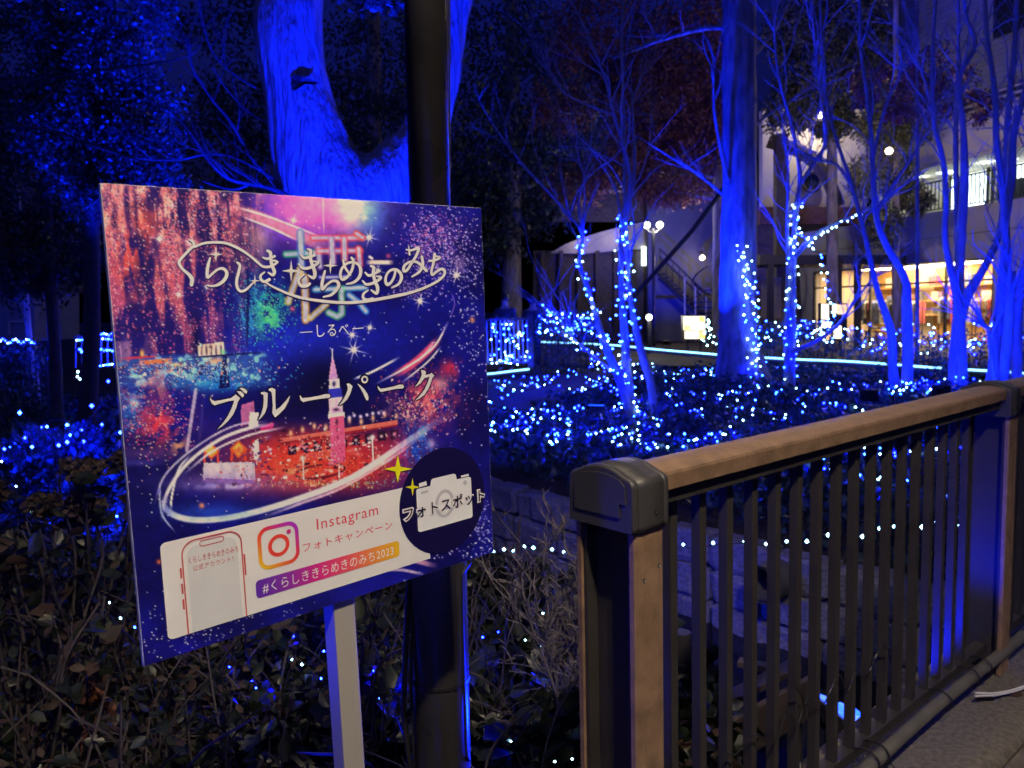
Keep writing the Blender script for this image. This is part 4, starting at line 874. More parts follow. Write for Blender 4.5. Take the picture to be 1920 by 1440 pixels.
lamp('SPOT', 'path_light', ltilt(4.22), ltilt(0), 130, (1.0, 0.80, 0.55), 150, 0.4, 0.12, lpost)
for z in (0.35, 0.62, 1.0, 1.45): 
    r = .064 if z < 1.36 else .044; mb = MB()
    mb.tube([ltilt(z-.004), ltilt(z+.004)], r+.0012, 36); mb.build('cable_strap', M['rubber'], lpost)
right = np.array([0.955, -0.2, 0]); left = np.array([-0.97, -0.22, 0])
pts = [P(880, 1046, 1.66), P(881, 1056, 1.66), P(872, 1068, 1.655), P(867, 1078, 1.65), P(866, 1100, 1.65), P(868, 1200, 1.66), P(872, 1330, 1.67), P(875, 1410, 1.68), P(880, 1425, 1.70)]
mb = MB(); mb.tube(smooth_path(pts), .0036, 8); mb.build('cable', M['rubber'], lpost, True)
pts = [P(770, 1040, 1.66), P(765, 1120, 1.66), P(760, 1230, 1.665), P(757, 1330, 1.67), P(764, 1400, 1.68), P(776, 1480, 1.70)]
mb = MB(); mb.tube(smooth_path(pts), .0062, 8); mb.build('cable', M['rubber'], lpost, True)
pts = [P(775, 1050, 1.655), P(772, 1180, 1.66), P(771, 1300, 1.67), P(778, 1470, 1.70)]
mb = MB(); mb.tube(smooth_path(pts), .0035, 8); mb.build('cable', M['rubber'], lpost, True)
for x_ in (842, 838): 
    mb = MB(); mb.tube([P(x_, -260, 1.52), P(x_+1, 380, 1.62)], .0022, 6); mb.build('cable', M['rubber'], lpost)
# the second path lamp stands behind the camera and lights the board, railing and kerb
l2 = np.array([0.9, -0.75, 0.0]); lp2 = thing('lamp_post', 'black lamp post on the near side of the path behind the viewer', 'lamp post', l2)
mb = MB(); mb.tube([l2-np.array([0, 0, .3]), l2+np.array([0, 0, 1.4])], .0625, 24); mb.build('lower_pole', M['black_metal'], lp2, True)
mb = MB(); mb.tube([l2+np.array([0, 0, 1.4]), l2+np.array([0, 0, 4.400])], .042, 24); mb.build('upper_pole', M['black_metal'], lp2, True)
mb = MB(); mb.tube([l2+np.array([0, 0, 4.380]), l2+np.array([0, 0, 4.420]), l2+np.array([0, 0, 4.500])], [.06, .2, .06], 24); mb.build('lamp_head', M['black_metal'], lp2, True)
mb = MB(); mb.tube([l2+np.array([0, 0, 4.365]), l2+np.array([0, 0, 4.385])], .14, 24); mb.build('lamp_lens', M['lamp_white'], lp2)
lamp('SPOT', 'path_light', l2+np.array([0, 0, 4.340]), np.array([0.35, 1.55, 0.6]), 1680, (1.0, 0.83, 0.56), 64, 0.8, 0.10, lp2)
# ------------------------------------------------------------------ trees
def limb(mb, pts, radii, seg=8, n=5, wob=0.06, rng=None):
    p = smooth_path(pts, n); r = np.interp(np.linspace(0, 1, len(p)), np.linspace(0, 1, len(radii)), radii)
    mb.tube(p, r, seg, wob=wob, rng=rng); return p, r
def twigs(mb, path, rad, rng, n, length, depth=2, up=0.5, seg=4, start=0.35):
    """bare side twigs growing off a limb"""
    for _ in range(n):
        i = int(rng.uniform(start, 0.98)*(len(path)-1)); b = path[i]
        t = path[min(i+1, len(path)-1)]-path[max(i-1, 0)]; t = t/(np.linalg.norm(t)+1e-9)
        d = t*0.8+np.array([rng.gauss(0, .7), rng.gauss(0, .7), abs(rng.gauss(0, .35))+up*.4]); d /= np.linalg.norm(d)
        L = length*rng.uniform(.5, 1.2); r0 = max(0.003, min(rad[i]*.55, 0.012*L*1.1)); pts = [b]
        for k in range(4):
            d = d+np.array([rng.gauss(0, .22), rng.gauss(0, .22), rng.gauss(0.05*up, .14)]); d /= np.linalg.norm(d); pts.append(pts[-1]+d*L/4)
        p = smooth_path(pts, 3); rr = np.linspace(r0, r0*.3, len(p)); mb.tube(p, rr, seg, cap=False)
        if depth > 1: twigs(mb, p, rr, rng, 3, L*.5, depth-1, up, 3, .2)
def traced(stems, d, rng, mb, dv=0.35, seg=9):
    """stems: (pixel points, pixel widths, depth shift); returns the paths"""
    out = []
    for pts, ws, dd in stems:
        n = len(pts); ph = rng.uniform(0, 6)
        w = [P(x, y, d+dd+dv*math.sin(ph+2.2*k/n)*k/n) for k, (x, y) in enumerate(pts)]
        r = [q/2*d/F_PX for q in ws]; out.append(limb(mb, w, r, seg, 5, .05, rng))
    return out

# the huge forked tree behind the signboard
rng = random.Random(21); big_d = 8.2
bt = thing('forked_tree', 'huge old tree with a forked trunk lit bright blue behind the signboard', 'tree', (*P(660, 700, big_d)[:2], -.2))
def fleshed(name, stems, parent, seg=34, n=12, m='bark_big', seed=3):
    """trunk and limbs grown together into one continuous surface"""
    mb = MB(); r_ = random.Random(seed)
    for pts, ws, dd in stems:
        w = [P(x, y, big_d+q) for (x, y), q in zip(pts, dd)]; p = smooth_path(w, n)
        rad = np.interp(np.linspace(0, 1, len(p)), np.linspace(0, 1, len(ws)), [q/2*big_d/F_PX for q in ws])
        rad = rad*(1+.05*np.array([math.sin(k*.23+seed)*.6+math.sin(k*.11)*.5 for k in range(len(p))])); mb.tube(p, rad, seg)
    o = mb.build(name, M[m], None); rm = o.modifiers.new('remesh', 'REMESH'); rm.mode = 'VOXEL'; rm.voxel_size = .035; rm.use_smooth_shade = True
    sm_ = o.modifiers.new('smooth', 'SMOOTH'); sm_.iterations = 8; sm_.factor = .6
    nm = bpy.data.meshes.new_from_object(o.evaluated_get(bpy.context.evaluated_depsgraph_get())); bpy.data.objects.remove(o); nm.materials.clear()
    co = np.empty(len(nm.vertices)*3, np.float32); nm.vertices.foreach_get('co', co); co = co.reshape(-1, 3)
    no = np.empty(len(nm.vertices)*3, np.float32); nm.vertices.foreach_get('normal', no); no = no.reshape(-1, 3); ang_ = np.arctan2(co[:, 1]-co[:, 1].mean(), co[:, 0])
    co += no*(.012*np.sin(co[:, 0]*31+co[:, 2]*2.)*np.sin(co[:, 1]*27+1)+.01*np.sin(co[:, 0]*11+co[:, 2]*5))[:, None]; nm.vertices.foreach_set('co', co.ravel()); nm.update()
    return link_mesh(name, nm, M[m], parent)
fleshed('trunk', [([(640, 1150), (650, 1000), (655, 760), (660, 560), (658, 470)], [430, 340, 285, 262, 220], [0]*5),
  ([(662, 620), (634, 410), (592, 300), (560, 180), (540, 60), (552, -60), (575, -260), (560, -500)], [230, 190, 152, 128, 120, 116, 104, 80], [0, 0, -.05, -.1, -.1, 0, .2, .3]),
  ([(650, 620), (694, 400), (748, 330), (795, 250), (822, 150), (846, 40), (862, -80), (870, -300), (890, -520)], [225, 176, 128, 96, 76, 68, 62, 50, 40], [.05, .1, .15, .2, .25, .3, .35, .5, .6])], bt)
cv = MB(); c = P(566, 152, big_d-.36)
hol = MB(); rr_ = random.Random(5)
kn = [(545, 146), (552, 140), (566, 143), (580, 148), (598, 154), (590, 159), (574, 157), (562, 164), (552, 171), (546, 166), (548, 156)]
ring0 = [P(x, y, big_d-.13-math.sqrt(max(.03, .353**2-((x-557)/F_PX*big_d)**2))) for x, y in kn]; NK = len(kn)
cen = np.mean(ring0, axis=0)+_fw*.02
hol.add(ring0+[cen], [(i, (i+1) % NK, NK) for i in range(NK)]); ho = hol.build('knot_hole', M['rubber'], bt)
tw = MB()
for pts, ws in [([(700, 20), (705, -40), (720, -120)], [14, 16, 20])]:
    limb(tw, [P(x, y, big_d-.6) for x, y in pts], [q/2*big_d/F_PX for q in ws], 6, 4, .05, rng)
tw.build('branch', M['bark'], bt)
r5 = np.random.default_rng(5); pos = P(712, -6, big_d-.7)+r5.normal(size=(150, 3))*np.array([.16, .12, .08])
leaf_mesh('foliage', pos, unit(150, r5)+np.array([0, 0, -.5]), .09, .03, M['leaf_ever'], bt, r5)

def crown(name, clumps, n, size, m, parent, seed, droop=.2):
    """leaf-sized faces gathered in clumps: (centre, radii, share)"""
    r = np.random.default_rng(seed); allp = []; alld = []
    tot = sum(c[2] for c in clumps)
    for c, rad, sh in clumps:
        k = int(n*sh/tot); sub = max(3, k//55)
        cc = np.array(c)+unit(sub, r)*np.array(rad)*r.uniform(.35, 1.0, (sub, 1))**.6
        who = r.integers(0, sub, k); p = cc[who]+r.normal(size=(k, 3))*np.mean(rad)*.16
        allp.append(p); alld.append(unit(k, r)*.8+(p-np.array(c))/np.mean(rad)*.6+np.array([0, 0, -droop]))
    p, d = np.concatenate(allp), np.concatenate(alld)
    return leaf_mesh(name, p, d, size*r.uniform(.6, 1.3, len(p)), size*.3, m, parent, r)

# evergreen trees on the left
def evergreen(px, base_y, d, hw, clumps, n, size, label, seed, trunk_w=24, m='leaf_ever', zb=-.2, bark='bark', group=None):
    b = P(px, base_y, d); t = thing('evergreen_tree', label, 'tree', (*b[:2], zb), group)
    mb = MB(); rg = random.Random(seed); top = P(px+hw, -200, d); w = trunk_w/2*d/F_PX
    limb(mb, [np.array([*b[:2], zb-.2]), np.array([*(b*.7+top*.3)[:2], zb+1.2]), b*.45+top*.55, top], [w*1.25, w, w*.85, w*.5], 12, 6, .06, rg)
    mb.build('trunk', M['twig'], t, True)
    for c, rad, sh in clumps[:6]:
        lb = MB(); q = np.array(c); st = b*.5+top*.5; st = np.array([st[0], st[1], min(q[2]-.2, top[2])]); limb(lb, [st, (st+q)/2+np.array([0, 0, .1]), q], [w*.3, w*.2, w*.1], 5, 4, .05, rg); lb.build('branch', M[bark], t)
    crown('crown', clumps, n, size, M[m], t, seed); return t
D = 9.0
cl = [(P(235, 225, D), (.55, .6, .62), 5), (P(275, 320, D-.2), (.42, .5, .5), 4), (P(215, 110, D), (.5, .6, .55), 4), (P(160, 300, D), (.6, .6, .7), 5), (P(235, 20, D), (.5, .6, .5), 3), (P(130, 170, D+.3), (.6, .6, .7), 4), (P(250, 390, D-.3), (.4, .4, .3), 2), (P(120, 30, D+.3), (.6, .6, .6), 3)]
evergreen(140, 790, D, 60, cl, 26000, .062, 'leafy evergreen tree with a blue lit edge left above the signboard', 31, 30)
D = 10.5
cl = [(P(40, 120, D), (.8, .8, .8), 5), (P(60, 330, D), (.7, .7, .8), 5), (P(20, 480, D), (.6, .6, .6), 3), (P(110, 470, D+.3), (.55, .6, .6), 3), (P(-60, 250, D), (.7, .7, .9), 3)]
evergreen(100, 775, D, -40, cl, 17000, .07, 'dark evergreen tree filling the upper left corner', 32, 22)
# a bare branching tree between the evergreens and the forked trunk
bare = thing('bare_tree', 'bare tree with thin blue branches just left of the forked trunk', 'tree', (*P(560, 700, 7.6)[:2], -.2))
mb = MB(); rg = random.Random(41)
st = traced([([(560, 720), (548, 560), (545, 420), (540, 372), (505, 352), (470, 345), (430, 335), (395, 305), (350, 240), (310, 200)], [22, 20, 17, 12, 9, 8, 7, 6, 5, 3], 0),
             ([(545, 420), (520, 345), (490, 320), (465, 285), (430, 225), (400, 190), (375, 150), (362, 130), (350, 60)], [10, 8, 7, 6.5, 6, 5, 4.5, 4, 2.5], .2),
             ([(490, 320), (450, 300), (420, 290), (380, 290), (330, 300), (250, 295), (160, 270)], [5, 4.5, 4, 4, 3.5, 3, 2], -.2),
             ([(480, 165), (440, 140), (400, 100), (380, 40), (370, -30)], [4, 4, 3.5, 3, 2], .5), ([(500, 230), (460, 205), (420, 160), (395, 120)], [4, 4, 3, 2], .7),
             ([(470, 345), (440, 355), (410, 350), (380, 340)], [5, 4, 3, 2], .1)], 7.6, rg, mb, .3, 7)
for p, r in st[:4]: twigs(mb, p, r, rg, 9, .7, 2, .6)
mb.build('branch', M['twig'], bare, True)
# long thin branches reaching in from the left edge
br = thing('bare_tree', 'leafless boughs reaching in from the left edge before the dark evergreens', 'tree', (*P(-160, 800, 7.0)[:2], -.2)); mb = MB()
st = traced([([(-160, 800), (-150, 560), (-120, 330), (-60, 250), (0, 240), (30, 238), (80, 242), (120, 252), (180, 272), (260, 300), (300, 305)], [26, 24, 20, 12, 9, 8, 7, 6, 5, 4, 2], 0),
             ([(-60, 250), (-20, 175), (0, 158), (60, 150), (130, 142), (200, 130), (260, 122), (330, 112), (370, 95)], [9, 8, 7, 6, 5, 5, 4, 3, 2], .1), ([(30, 238), (55, 215), (90, 180), (100, 160)], [6, 5, 4, 2], .1), ([(45, 152), (60, 90)], [4, 2], 0)], 7.0, rg, mb, .0, 6)
mb.build('branch', M['twig'], br, True)

# cypress trunk with a broken side branch
cyd = 14.5; cyz = float(gz(*P(1385, 715, cyd)[:2]))
cy = thing('cypress_tree', 'tall straight trunk lit blue on one side beside the shop', 'tree', (*P(1388, 720, cyd)[:2], cyz)); mb = MB(); rg = random.Random(51)
p, r = limb(mb, [P(1392, 735, cyd), P(1390, 700, cyd), P(1385, 640, cyd), P(1384, 560, cyd), P(1386, 300, cyd), P(1386, 0, cyd), P(1388, -400, cyd)], [q/2*cyd/F_PX for q in (130, 96, 74, 66, 62, 60, 50)], 22, 8, .05, rg); mb.build('trunk', M['bark'], cy, True)
mb = MB(); st = traced([([(1385, 60), (1345, 52), (1310, 55), (1260, 68), (1210, 85), (1150, 110)], [9, 9, 9, 8, 7, 4], 0), ([(1385, 400), (1350, 360), (1300, 320), (1250, 290), (1212, 266)], [7, 6, 5, 4, 2], .2), ([(1365, 340), (1352, 280), (1340, 210), (1338, 170), (1340, 120), (1325, 75)], [8, 7, 6, 5, 4, 3], -.2),
        ([(1400, 250), (1440, 215), (1480, 190), (1540, 150), (1600, 120)], [7, 6, 5, 4, 2], .4), ([(1400, 120), (1450, 60), (1480, 0), (1500, -60)], [7, 6, 5, 4], .3)], cyd, rg, mb, .6, 7)
for p_, r_ in st: twigs(mb, p_, r_, rg, 7, 1.0, 2, .4)
mb.build('branch', M['bark'], cy, True)

MY = {}
def myrtle(key, label, d, stems, seed, tw=16, tl=1.1, group='slender multi stemmed trees'):
    x0, y0 = stems[0][0][0]; b = P(x0, y0, d); t = thing('multi_stem_tree', label, 'tree', (*b[:2], float(gz(b[0], b[1]))), group)
    rg = random.Random(seed); paths = []
    for s in stems:
        mb = MB(); pts, ws, dd = s; g = P(pts[0][0], pts[0][1], d+dd)
        s = (pts, [w_*(.90 if k_ < 3 else .66) for k_, w_ in enumerate(ws)], dd)
        q = traced([s], d, rg, mb, .35, 10); paths += q; mb.build('stem', M['bark_smooth'], t, True)
    mb = MB()
    for p, r in paths: twigs(mb, p, r, rg, tw, tl, 2, .9, 4, .45)
    mb.build('twigs', M['bark_smooth'], t); MY[key] = paths; return t
myrtle('a', 'slender multi stemmed tree wrapped in fairy lights, just right of the signboard', 10.3, [
  ([(1200, 805), (1180, 740), (1172, 640), (1166, 560), (1164, 470), (1170, 400), (1182, 330), (1150, 210), (1132, 140), (1100, 60), (1060, -20)], [26, 22, 18, 16, 14, 12, 11, 9, 8, 6, 4], 0),
  ([(1230, 805), (1220, 720), (1197, 640), (1182, 560), (1176, 480), (1172, 380), (1170, 250), (1166, 80), (1170, -40)], [18, 17, 16, 14, 12, 10, 9, 7, 5], .15),
  ([(1190, 800), (1165, 720), (1132, 640), (1108, 560), (1086, 490), (1092, 440), (1060, 395), (1010, 340), (965, 290), (930, 240)], [22, 18, 16, 13, 11, 9, 7, 6, 5, 3], -.2),
  ([(1175, 400), (1188, 340), (1190, 290), (1186, 200), (1195, 165), (1215, 110)], [9, 8, 7, 6, 5, 3], .2),
  ([(1150, 215), (1110, 200), (1060, 175), (1030, 140), (1010, 110)], [6, 5, 4, 4, 2], .1), ([(1092, 440), (1085, 380), (1095, 330), (1080, 300), (1060, 285)], [6, 5, 5, 4, 2], -.2), ([(1190, 730), (1140, 690), (1080, 640), (1050, 600), (1000, 560)], [9, 8, 6, 5, 3], .3)], 61)
myrtle('b', 'slender tree ringed with white fairy lights between the tall trunk and the shop', 13.2, [
  ([(1478, 748), (1482, 650), (1484, 560), (1488, 460), (1494, 380), (1500, 330), (1486, 240), (1462, 150), (1452, 60), (1450, -60)], [26, 20, 18, 16, 14, 12, 9, 8, 7, 5], 0),
  ([(1490, 480), (1530, 440), (1570, 418), (1630, 392), (1660, 372)], [12, 10, 8, 6, 4], -.2), ([(1500, 345), (1530, 300), (1548, 265), (1540, 190), (1528, 90), (1520, -40)], [10, 9, 8, 7, 6, 4], .2),
  ([(1484, 660), (1530, 640), (1570, 610), (1600, 570), (1640, 520), (1690, 500)], [10, 8, 7, 6, 5, 3], -.2), ([(1478, 740), (1474, 640), (1478, 520), (1476, 420), (1478, 330), (1470, 240)], [12, 11, 10, 9, 7, 4], .25)], 62)
myrtle('c', 'leaning crooked double stem in deep blue before the middle of the shop window', 12.4, [
  ([(1700, 752), (1702, 660), (1700, 570), (1696, 520), (1662, 460), (1642, 400), (1636, 300), (1628, 190), (1615, 90), (1612, -60)], [24, 22, 21, 21, 19, 17, 14, 12, 10, 8], 0),
  ([(1684, 752), (1674, 690), (1670, 620), (1644, 540), (1626, 460), (1614, 410), (1592, 330), (1562, 240), (1545, 140), (1536, -40)], [22, 18, 16, 15, 13, 12, 10, 9, 8, 6], -.25),
  ([(1642, 400), (1672, 350), (1706, 300), (1735, 255), (1752, 232)], [10, 8, 7, 5, 3], .2), ([(1614, 410), (1600, 360), (1570, 310), (1530, 300), (1490, 275)], [9, 8, 6, 5, 3], .1), ([(1636, 300), (1660, 200), (1690, 140), (1685, 130)], [8, 6, 4, 2], .3)], 63)
myrtle('d', 'clump of forking pale blue stems in front of the right half of the shop window', 12.6, [
  ([(1790, 738), (1794, 640), (1806, 570), (1846, 500), (1876, 430), (1884, 340), (1890, 220), (1902, 90), (1908, -60)], [30, 26, 24, 21, 20, 19, 18, 15, 12], 0),
  ([(1806, 735), (1800, 610), (1792, 545), (1772, 450), (1774, 380), (1768, 300), (1752, 230), (1748, 120), (1758, -60)], [22, 19, 17, 16, 15, 14, 13, 10, 8], -.2),
  ([(1800, 570), (1800, 470), (1808, 350), (1806, 240), (1798, 150), (1828, 85), (1812, 30), (1800, -60)], [18, 20, 19, 16, 14, 13, 10, 8], .2), ([(1796, 540), (1794, 400), (1792, 250), (1797, 100), (1797, -60)], [12, 12, 11, 9, 7], .3), ([(1752, 230), (1740, 170), (1720, 110), (1700, 40)], [8, 6, 5, 3], .2)], 64)
myrtle('e', 'cluster of thick cut and crooked blue trunks at the right edge', 11.6, [
  ([(1862, 728), (1872, 630), (1880, 540), (1886, 440), (1880, 350), (1868, 260), (1866, 180), (1850, 60), (1846, -60)], [30, 26, 23, 22, 20, 18, 16, 12, 10], 0),
  ([(1880, 728), (1890, 620), (1894, 560), (1898, 508)], [22, 18, 17, 18], -.2), ([(1906, 728), (1908, 620), (1914, 530), (1930, 470), (1938, 300), (1936, 100)], [22, 19, 17, 16, 14, 10], .2),
  ([(1882, 430), (1896, 330), (1900, 250), (1920, 180), (1935, 100)], [18, 18, 16, 14, 10], .1), ([(1866, 720), (1858, 660), (1850, 612), (1826, 608)], [10, 8, 7, 3], -.3)], 65)

# foliage behind: rusty cypress needles and a lit broadleaf tree by the building
def back_tree(name, label, px, d, clumps, n, size, m, seed, tw=26):
    b = P(px, 700, d); t = thing(name, label, 'tree', (*b[:2], 0.0)); mb = MB(); rg = random.Random(seed); w = tw/2*d/F_PX
    top = P(px, -250, d); p, r = limb(mb, [np.array([*b[:2], -.2]), (b+top)/2, top], [w, w*.8, w*.4], 10, 10, .05, rg); mb.build('trunk', M['bark'], t, True)
    for c, rad, sh in clumps:
        lb = MB(); limb(lb, [np.array([*p[len(p)//2][:2], np.array(c)[2]-.6]), np.array(c)+np.array([0, 0, -.2]), np.array(c)+np.array([.2, 0, .1])], [w*.3, w*.18, w*.06], 5, 4, .05, rg); lb.build('branch', M['bark'], t)
    crown('crown', clumps, n, size, M[m], t, seed, .5); return t
D = 24
back_tree('rust_cypress', 'rusty brown needle tree in the dark behind the tall trunk', 1352, D, [(P(1290, 90, D), (1.6, 1.2, 1.4), 4), (P(1220, 190, D), (1.5, 1.2, 1.3), 4), (P(1320, 250, D), (1.3, 1, 1.1), 4), (P(1120, 60, D), (1.6, 1.2, 1.4), 3), (P(1250, 340, D), (1.4, 1, .7), 2), (P(1180, 300, D), (1.2, 1, 1), 2)], 26000, .13, 'leaf_rust', 71, 34)
D = 25.4
back_tree('rust_cypress', 'thin rust coloured branches hanging before the stair wall', 1352, D, [(P(1290, 340, D), (1.3, .8, .5), 3), (P(1230, 260, D), (1.3, .8, .8), 3), (P(1320, 210, D), (1, .8, 1), 3), (P(1180, 150, D), (1.4, .8, 1), 3), (P(1090, 340, D), (1.2, .8, .7), 2), (P(1060, 200, D), (1.3, .8, .9), 2)], 16000, .12, 'leaf_rust', 76, 20)
D = 15.5
back_tree('rust_cypress', 'thin rust coloured branches hanging before the balcony siding', 1720, D, [(P(1760, 130, D), (.6, .6, .4), 3), (P(1720, 190, D), (.6, .6, .3), 3), (P(1830, 200, D), (.4, .6, .3), 2), (P(1640, 150, D), (.5, .6, .4), 2)], 3600, .09, 'leaf_rust', 77, 8)
D = 21.5
back_tree('broadleaf_tree', 'yellow green tree catching lamplight in front of the round window', 1560, D, [(P(1500, 60, D), (1.0, .9, .9), 4), (P(1590, 40, D), (.9, .9, .9), 4), (P(1540, 160, D), (1.0, .8, .7), 4), (P(1640, 90, D), (.7, .8, .8), 3), (P(1480, 200, D), (.6, .7, .7), 3), (P(1570, 235, D), (.6, .7, .4), 2)], 22000, .11, 'leaf_yellow', 72, 22)
D = 20.3
back_tree('broadleaf_tree', 'small dark tree hanging over the balcony corner of the building', 1680, D, [(P(1705, 225, D), (.75, .7, .6), 4), (P(1650, 240, D), (.6, .6, .5), 3), (P(1685, 330, D), (.45, .5, .55), 3), (P(1655, 420, D), (.42, .4, .6), 3), (P(1715, 375, D), (.35, .4, .35), 2), (P(1620, 330, D), (.4, .5, .6), 2)], 17000, .085, 'leaf_yellow', 73, 16)
D = 30
back_tree('dark_tree', 'tall dark tree in the night behind the lamp post', 960, D, [(P(960, 120, D), (2.6, 2, 2.6), 5), (P(900, 280, D), (2.2, 2, 2.4), 4), (P(1010, 330, D), (2.2, 2, 2.0), 4), (P(1060, 200, D), (2, 2, 2.4), 3), (P(930, 420, D), (1.6, 1.6, 1.4), 3)], 12000, .22, 'leaf_ever', 74, 40)
D = 26
back_tree('dark_tree', 'dark tree seen through the fork of the huge trunk', 700, D, [(P(700, 100, D), (2, 2, 2.4), 4), (P(720, 280, D), (1.6, 2, 2.0), 4), (P(440, 120, D), (2.2, 2, 2.6), 4), (P(400, 300, D), (2, 2, 2.0), 3)], 9000, .2, 'leaf_ever', 75, 40)

# ------------------------------------------------------------------ garden: ground cover, hedges
r = np.random.default_rng(77)
def mound(x, y): return 0.16+0.10*np.sin(1.9*x+.7)*np.cos(1.4*y)+0.07*np.sin(3.1*y+1.1*x)+.05*np.sin(5.3*x-2.*y)
def cover(n, x0, x1, y0, y1, size, seed, cond=None):
    r = np.random.default_rng(seed); x = r.uniform(x0, x1, n); y = r.uniform(y0, y1, n)
    k = (pond_depth(x, y) < -0.02)
    if cond is not None: k &= cond(x, y)
    x, y = x[k], y[k]; h = mound(x, y)*r.uniform(.25, 1.1, len(x)); z = gz(x, y)+np.clip(h, .02, 1)
    d = unit(len(x), r)*1.0+np.array([0, -.25, .25]); return np.stack([x, y, z], 1), d, size*r.uniform(.6, 1.4, len(x))
farline = lambda x, y: (y < 16.2+0*x) & (y > 5.0) & (x > -1.7-0*y) & (y < 22-.75*np.clip(x-1, 0, 20))
p1, d1, s1 = cover(60000, -2, 13, 4.6, 17, .085, 1, lambda x, y: (x+ (9.6-y)*.62 > -1.2) & (y < 21-.62*np.clip(x, 0, 20)))
o = leaf_mesh('ground_cover', p1, d1, s1, s1*.36, M['leaf_green'], None, r); o['kind'] = 'stuff'; tag(o, 'low leafy ground cover filling the garden beyond the stream', 'ground cover')
p2, d2, s2 = cover(26000, -9, -.5, 4.0, 15, .085, 2, lambda x, y: (x < -.2-.18*(y-4)) )
o = leaf_mesh('ground_cover', p2, d2, s2, s2*.36, M['leaf_green'], None, r); o['kind'] = 'stuff'; tag(o, 'low leafy ground cover under the trees at the left', 'ground cover')

# ------------------------------------------------------------------ planting right behind the signboard
def bed_leaves(name, n, box, h, size, m, seed, label, cat, flat=False, detail=True):
    r = np.random.default_rng(seed); x0, x1, y0, y1 = box; x = r.uniform(x0, x1, n); y = r.uniform(y0, y1, n)
    t = (x-N0[0])*RN[0]+(y-N0[1])*RN[1]; k = (pond_depth(x, y) < .12) & (t < -.14); x, y = x[k], y[k]
    z = gz(x, y)+r.uniform(0.0, 1, len(x))**1.5*h+.01; d = unit(len(x), r)*np.array([1, 1, .25 if flat else .6])+np.array([0, 0, -.1 if flat else .05]); s = size*r.uniform(.5, 1.35, len(x))
    o = leaf_mesh(name, np.stack([x, y, z], 1), d, s, s*.30, M[m], None, r, detail=detail); o['kind'] = 'stuff'; tag(o, label, cat); return o
bed_leaves('leaf_litter', 5200, (-4.2, .9, 1.7, 5.5), .03, .075, 'leaf_dry', 3, 'brown fallen leaves covering the planting bed', 'leaf litter', True)
bed_leaves('withered_growth', 5200, (-4.2, -.2, 2.0, 5.0), .45, .035, 'leaf_dry', 13, 'fine brown withered growth among the stalks below the signboard', 'withered growth')
bed_leaves('ivy', 5200, (-1.0, .8, 2.2, 5.2), .14, .085, 'leaf_bed', 5, 'glossy green ivy spreading between the lamp post and the stream', 'ivy')
bed_leaves('undergrowth', 9500, (-4.5, -.3, 2.0, 5.2), .40, .042, 'leaf_bed', 6, 'thin green undergrowth below the signboard', 'undergrowth')
# tangle of dry stalks
mb = MB(); rg = random.Random(8)
for k in range(950):
    x, y = rg.uniform(-3.6, .05), rg.uniform(1.9, 4.6)
    t = (x-N0[0])*RN[0]+(y-N0[1])*RN[1]
    if t > -.25 or float(pond_depth(x, y)) > 0: continue
    z = float(gz(x, y)); h = rg.uniform(.15, .62); a = rg.gauss(0, .35); b = rg.gauss(0, .35)
    mb.tube(smooth_path([(x, y, z-.02), (x+a*h*.4, y+b*h*.4, z+h*.5), (x+a*h+rg.gauss(0, .05), y+b*h, z+h*rg.uniform(.7, 1))], 4), [.0032*rg.uniform(.6, 1.3)]*8+[.001], 4, cap=False)
o = mb.build('dry_stalks', M['twig']); o['kind'] = 'stuff'; tag(o, 'tangle of thin dry stalks in the planting bed', 'stalks')

def hydrangea(px, py, d, top_y, label, seed, heads=3, leaves=26, spread=.22, stems=7):
    """shrub of woody stems with withered flower heads and drooping leaves"""
    b = P(px, py, d); z0 = float(gz(b[0], b[1])); top = P(px, top_y, d)[2]; H = max(.35, top-z0); b = np.array([b[0], b[1], z0])
    t = thing('hydrangea_shrub', label, 'shrub', b, 'withered hydrangeas behind the signboard'); rg = random.Random(seed); r = np.random.default_rng(seed); tips = []; nodes = []
    mb = MB()
    for k in range(stems):
        a = rg.uniform(0, 6.28); q = spread*rg.uniform(.35, 1); hh = H*rg.uniform(.75, 1.0)
        e = b+np.array([q*math.cos(a), q*math.sin(a), hh]); s = b+np.array([rg.uniform(-.05, .05), rg.uniform(-.05, .05), -.03])
        p, rr = limb(mb, [s, s*.6+e*.4+np.array([rg.gauss(0, .03), rg.gauss(0, .03), .02]), s*.25+e*.75+np.array([rg.gauss(0, .03), rg.gauss(0, .03), 0]), e], [.0075, .0062, .005, .0035], 6, 4, .05, rg)
        tips.append(e); nodes += [p[len(p)//2], p[3*len(p)//4], p[-2]]
        twigs(mb, p, rr, rg, 3, .16, 1, .8, 4, .3)
    mb.build('stems', M['twig'], t, True)
    nd = np.array([nodes[i] for i in r.integers(0, len(nodes), leaves)])+r.normal(size=(leaves, 3))*.03
    dd = unit(leaves, r)*np.array([1, 1, .5])+np.array([0, 0, -.15]); s = .075*r.uniform(.5, 1.3, leaves)
    half = leaves*3//5
    leaf_mesh('leaves', nd[:half], dd[:half], s[:half], s[:half]*.3, M['leaf_bed'], t, r, detail=True)
    lo = leaf_mesh('leaves', nd[half:], dd[half:], s[half:], s[half:]*.28, M['leaf_dry'], t, r, detail=True); lo['label'] = 'brown withered leaves'
    for e in tips[:heads]:
        n = 260; pos = e+unit(n, r)*np.array([.068, .068, .045])*r.uniform(.55, 1, (n, 1)); leaf_mesh('flower_head', pos, unit(n, r), .026, .011, M['flower_dry'], t, r)
    return t
hydrangea(25, 1330, 2.75, 850, 'withered hydrangea with a brown flower head at the left edge', 81, 3, 70)
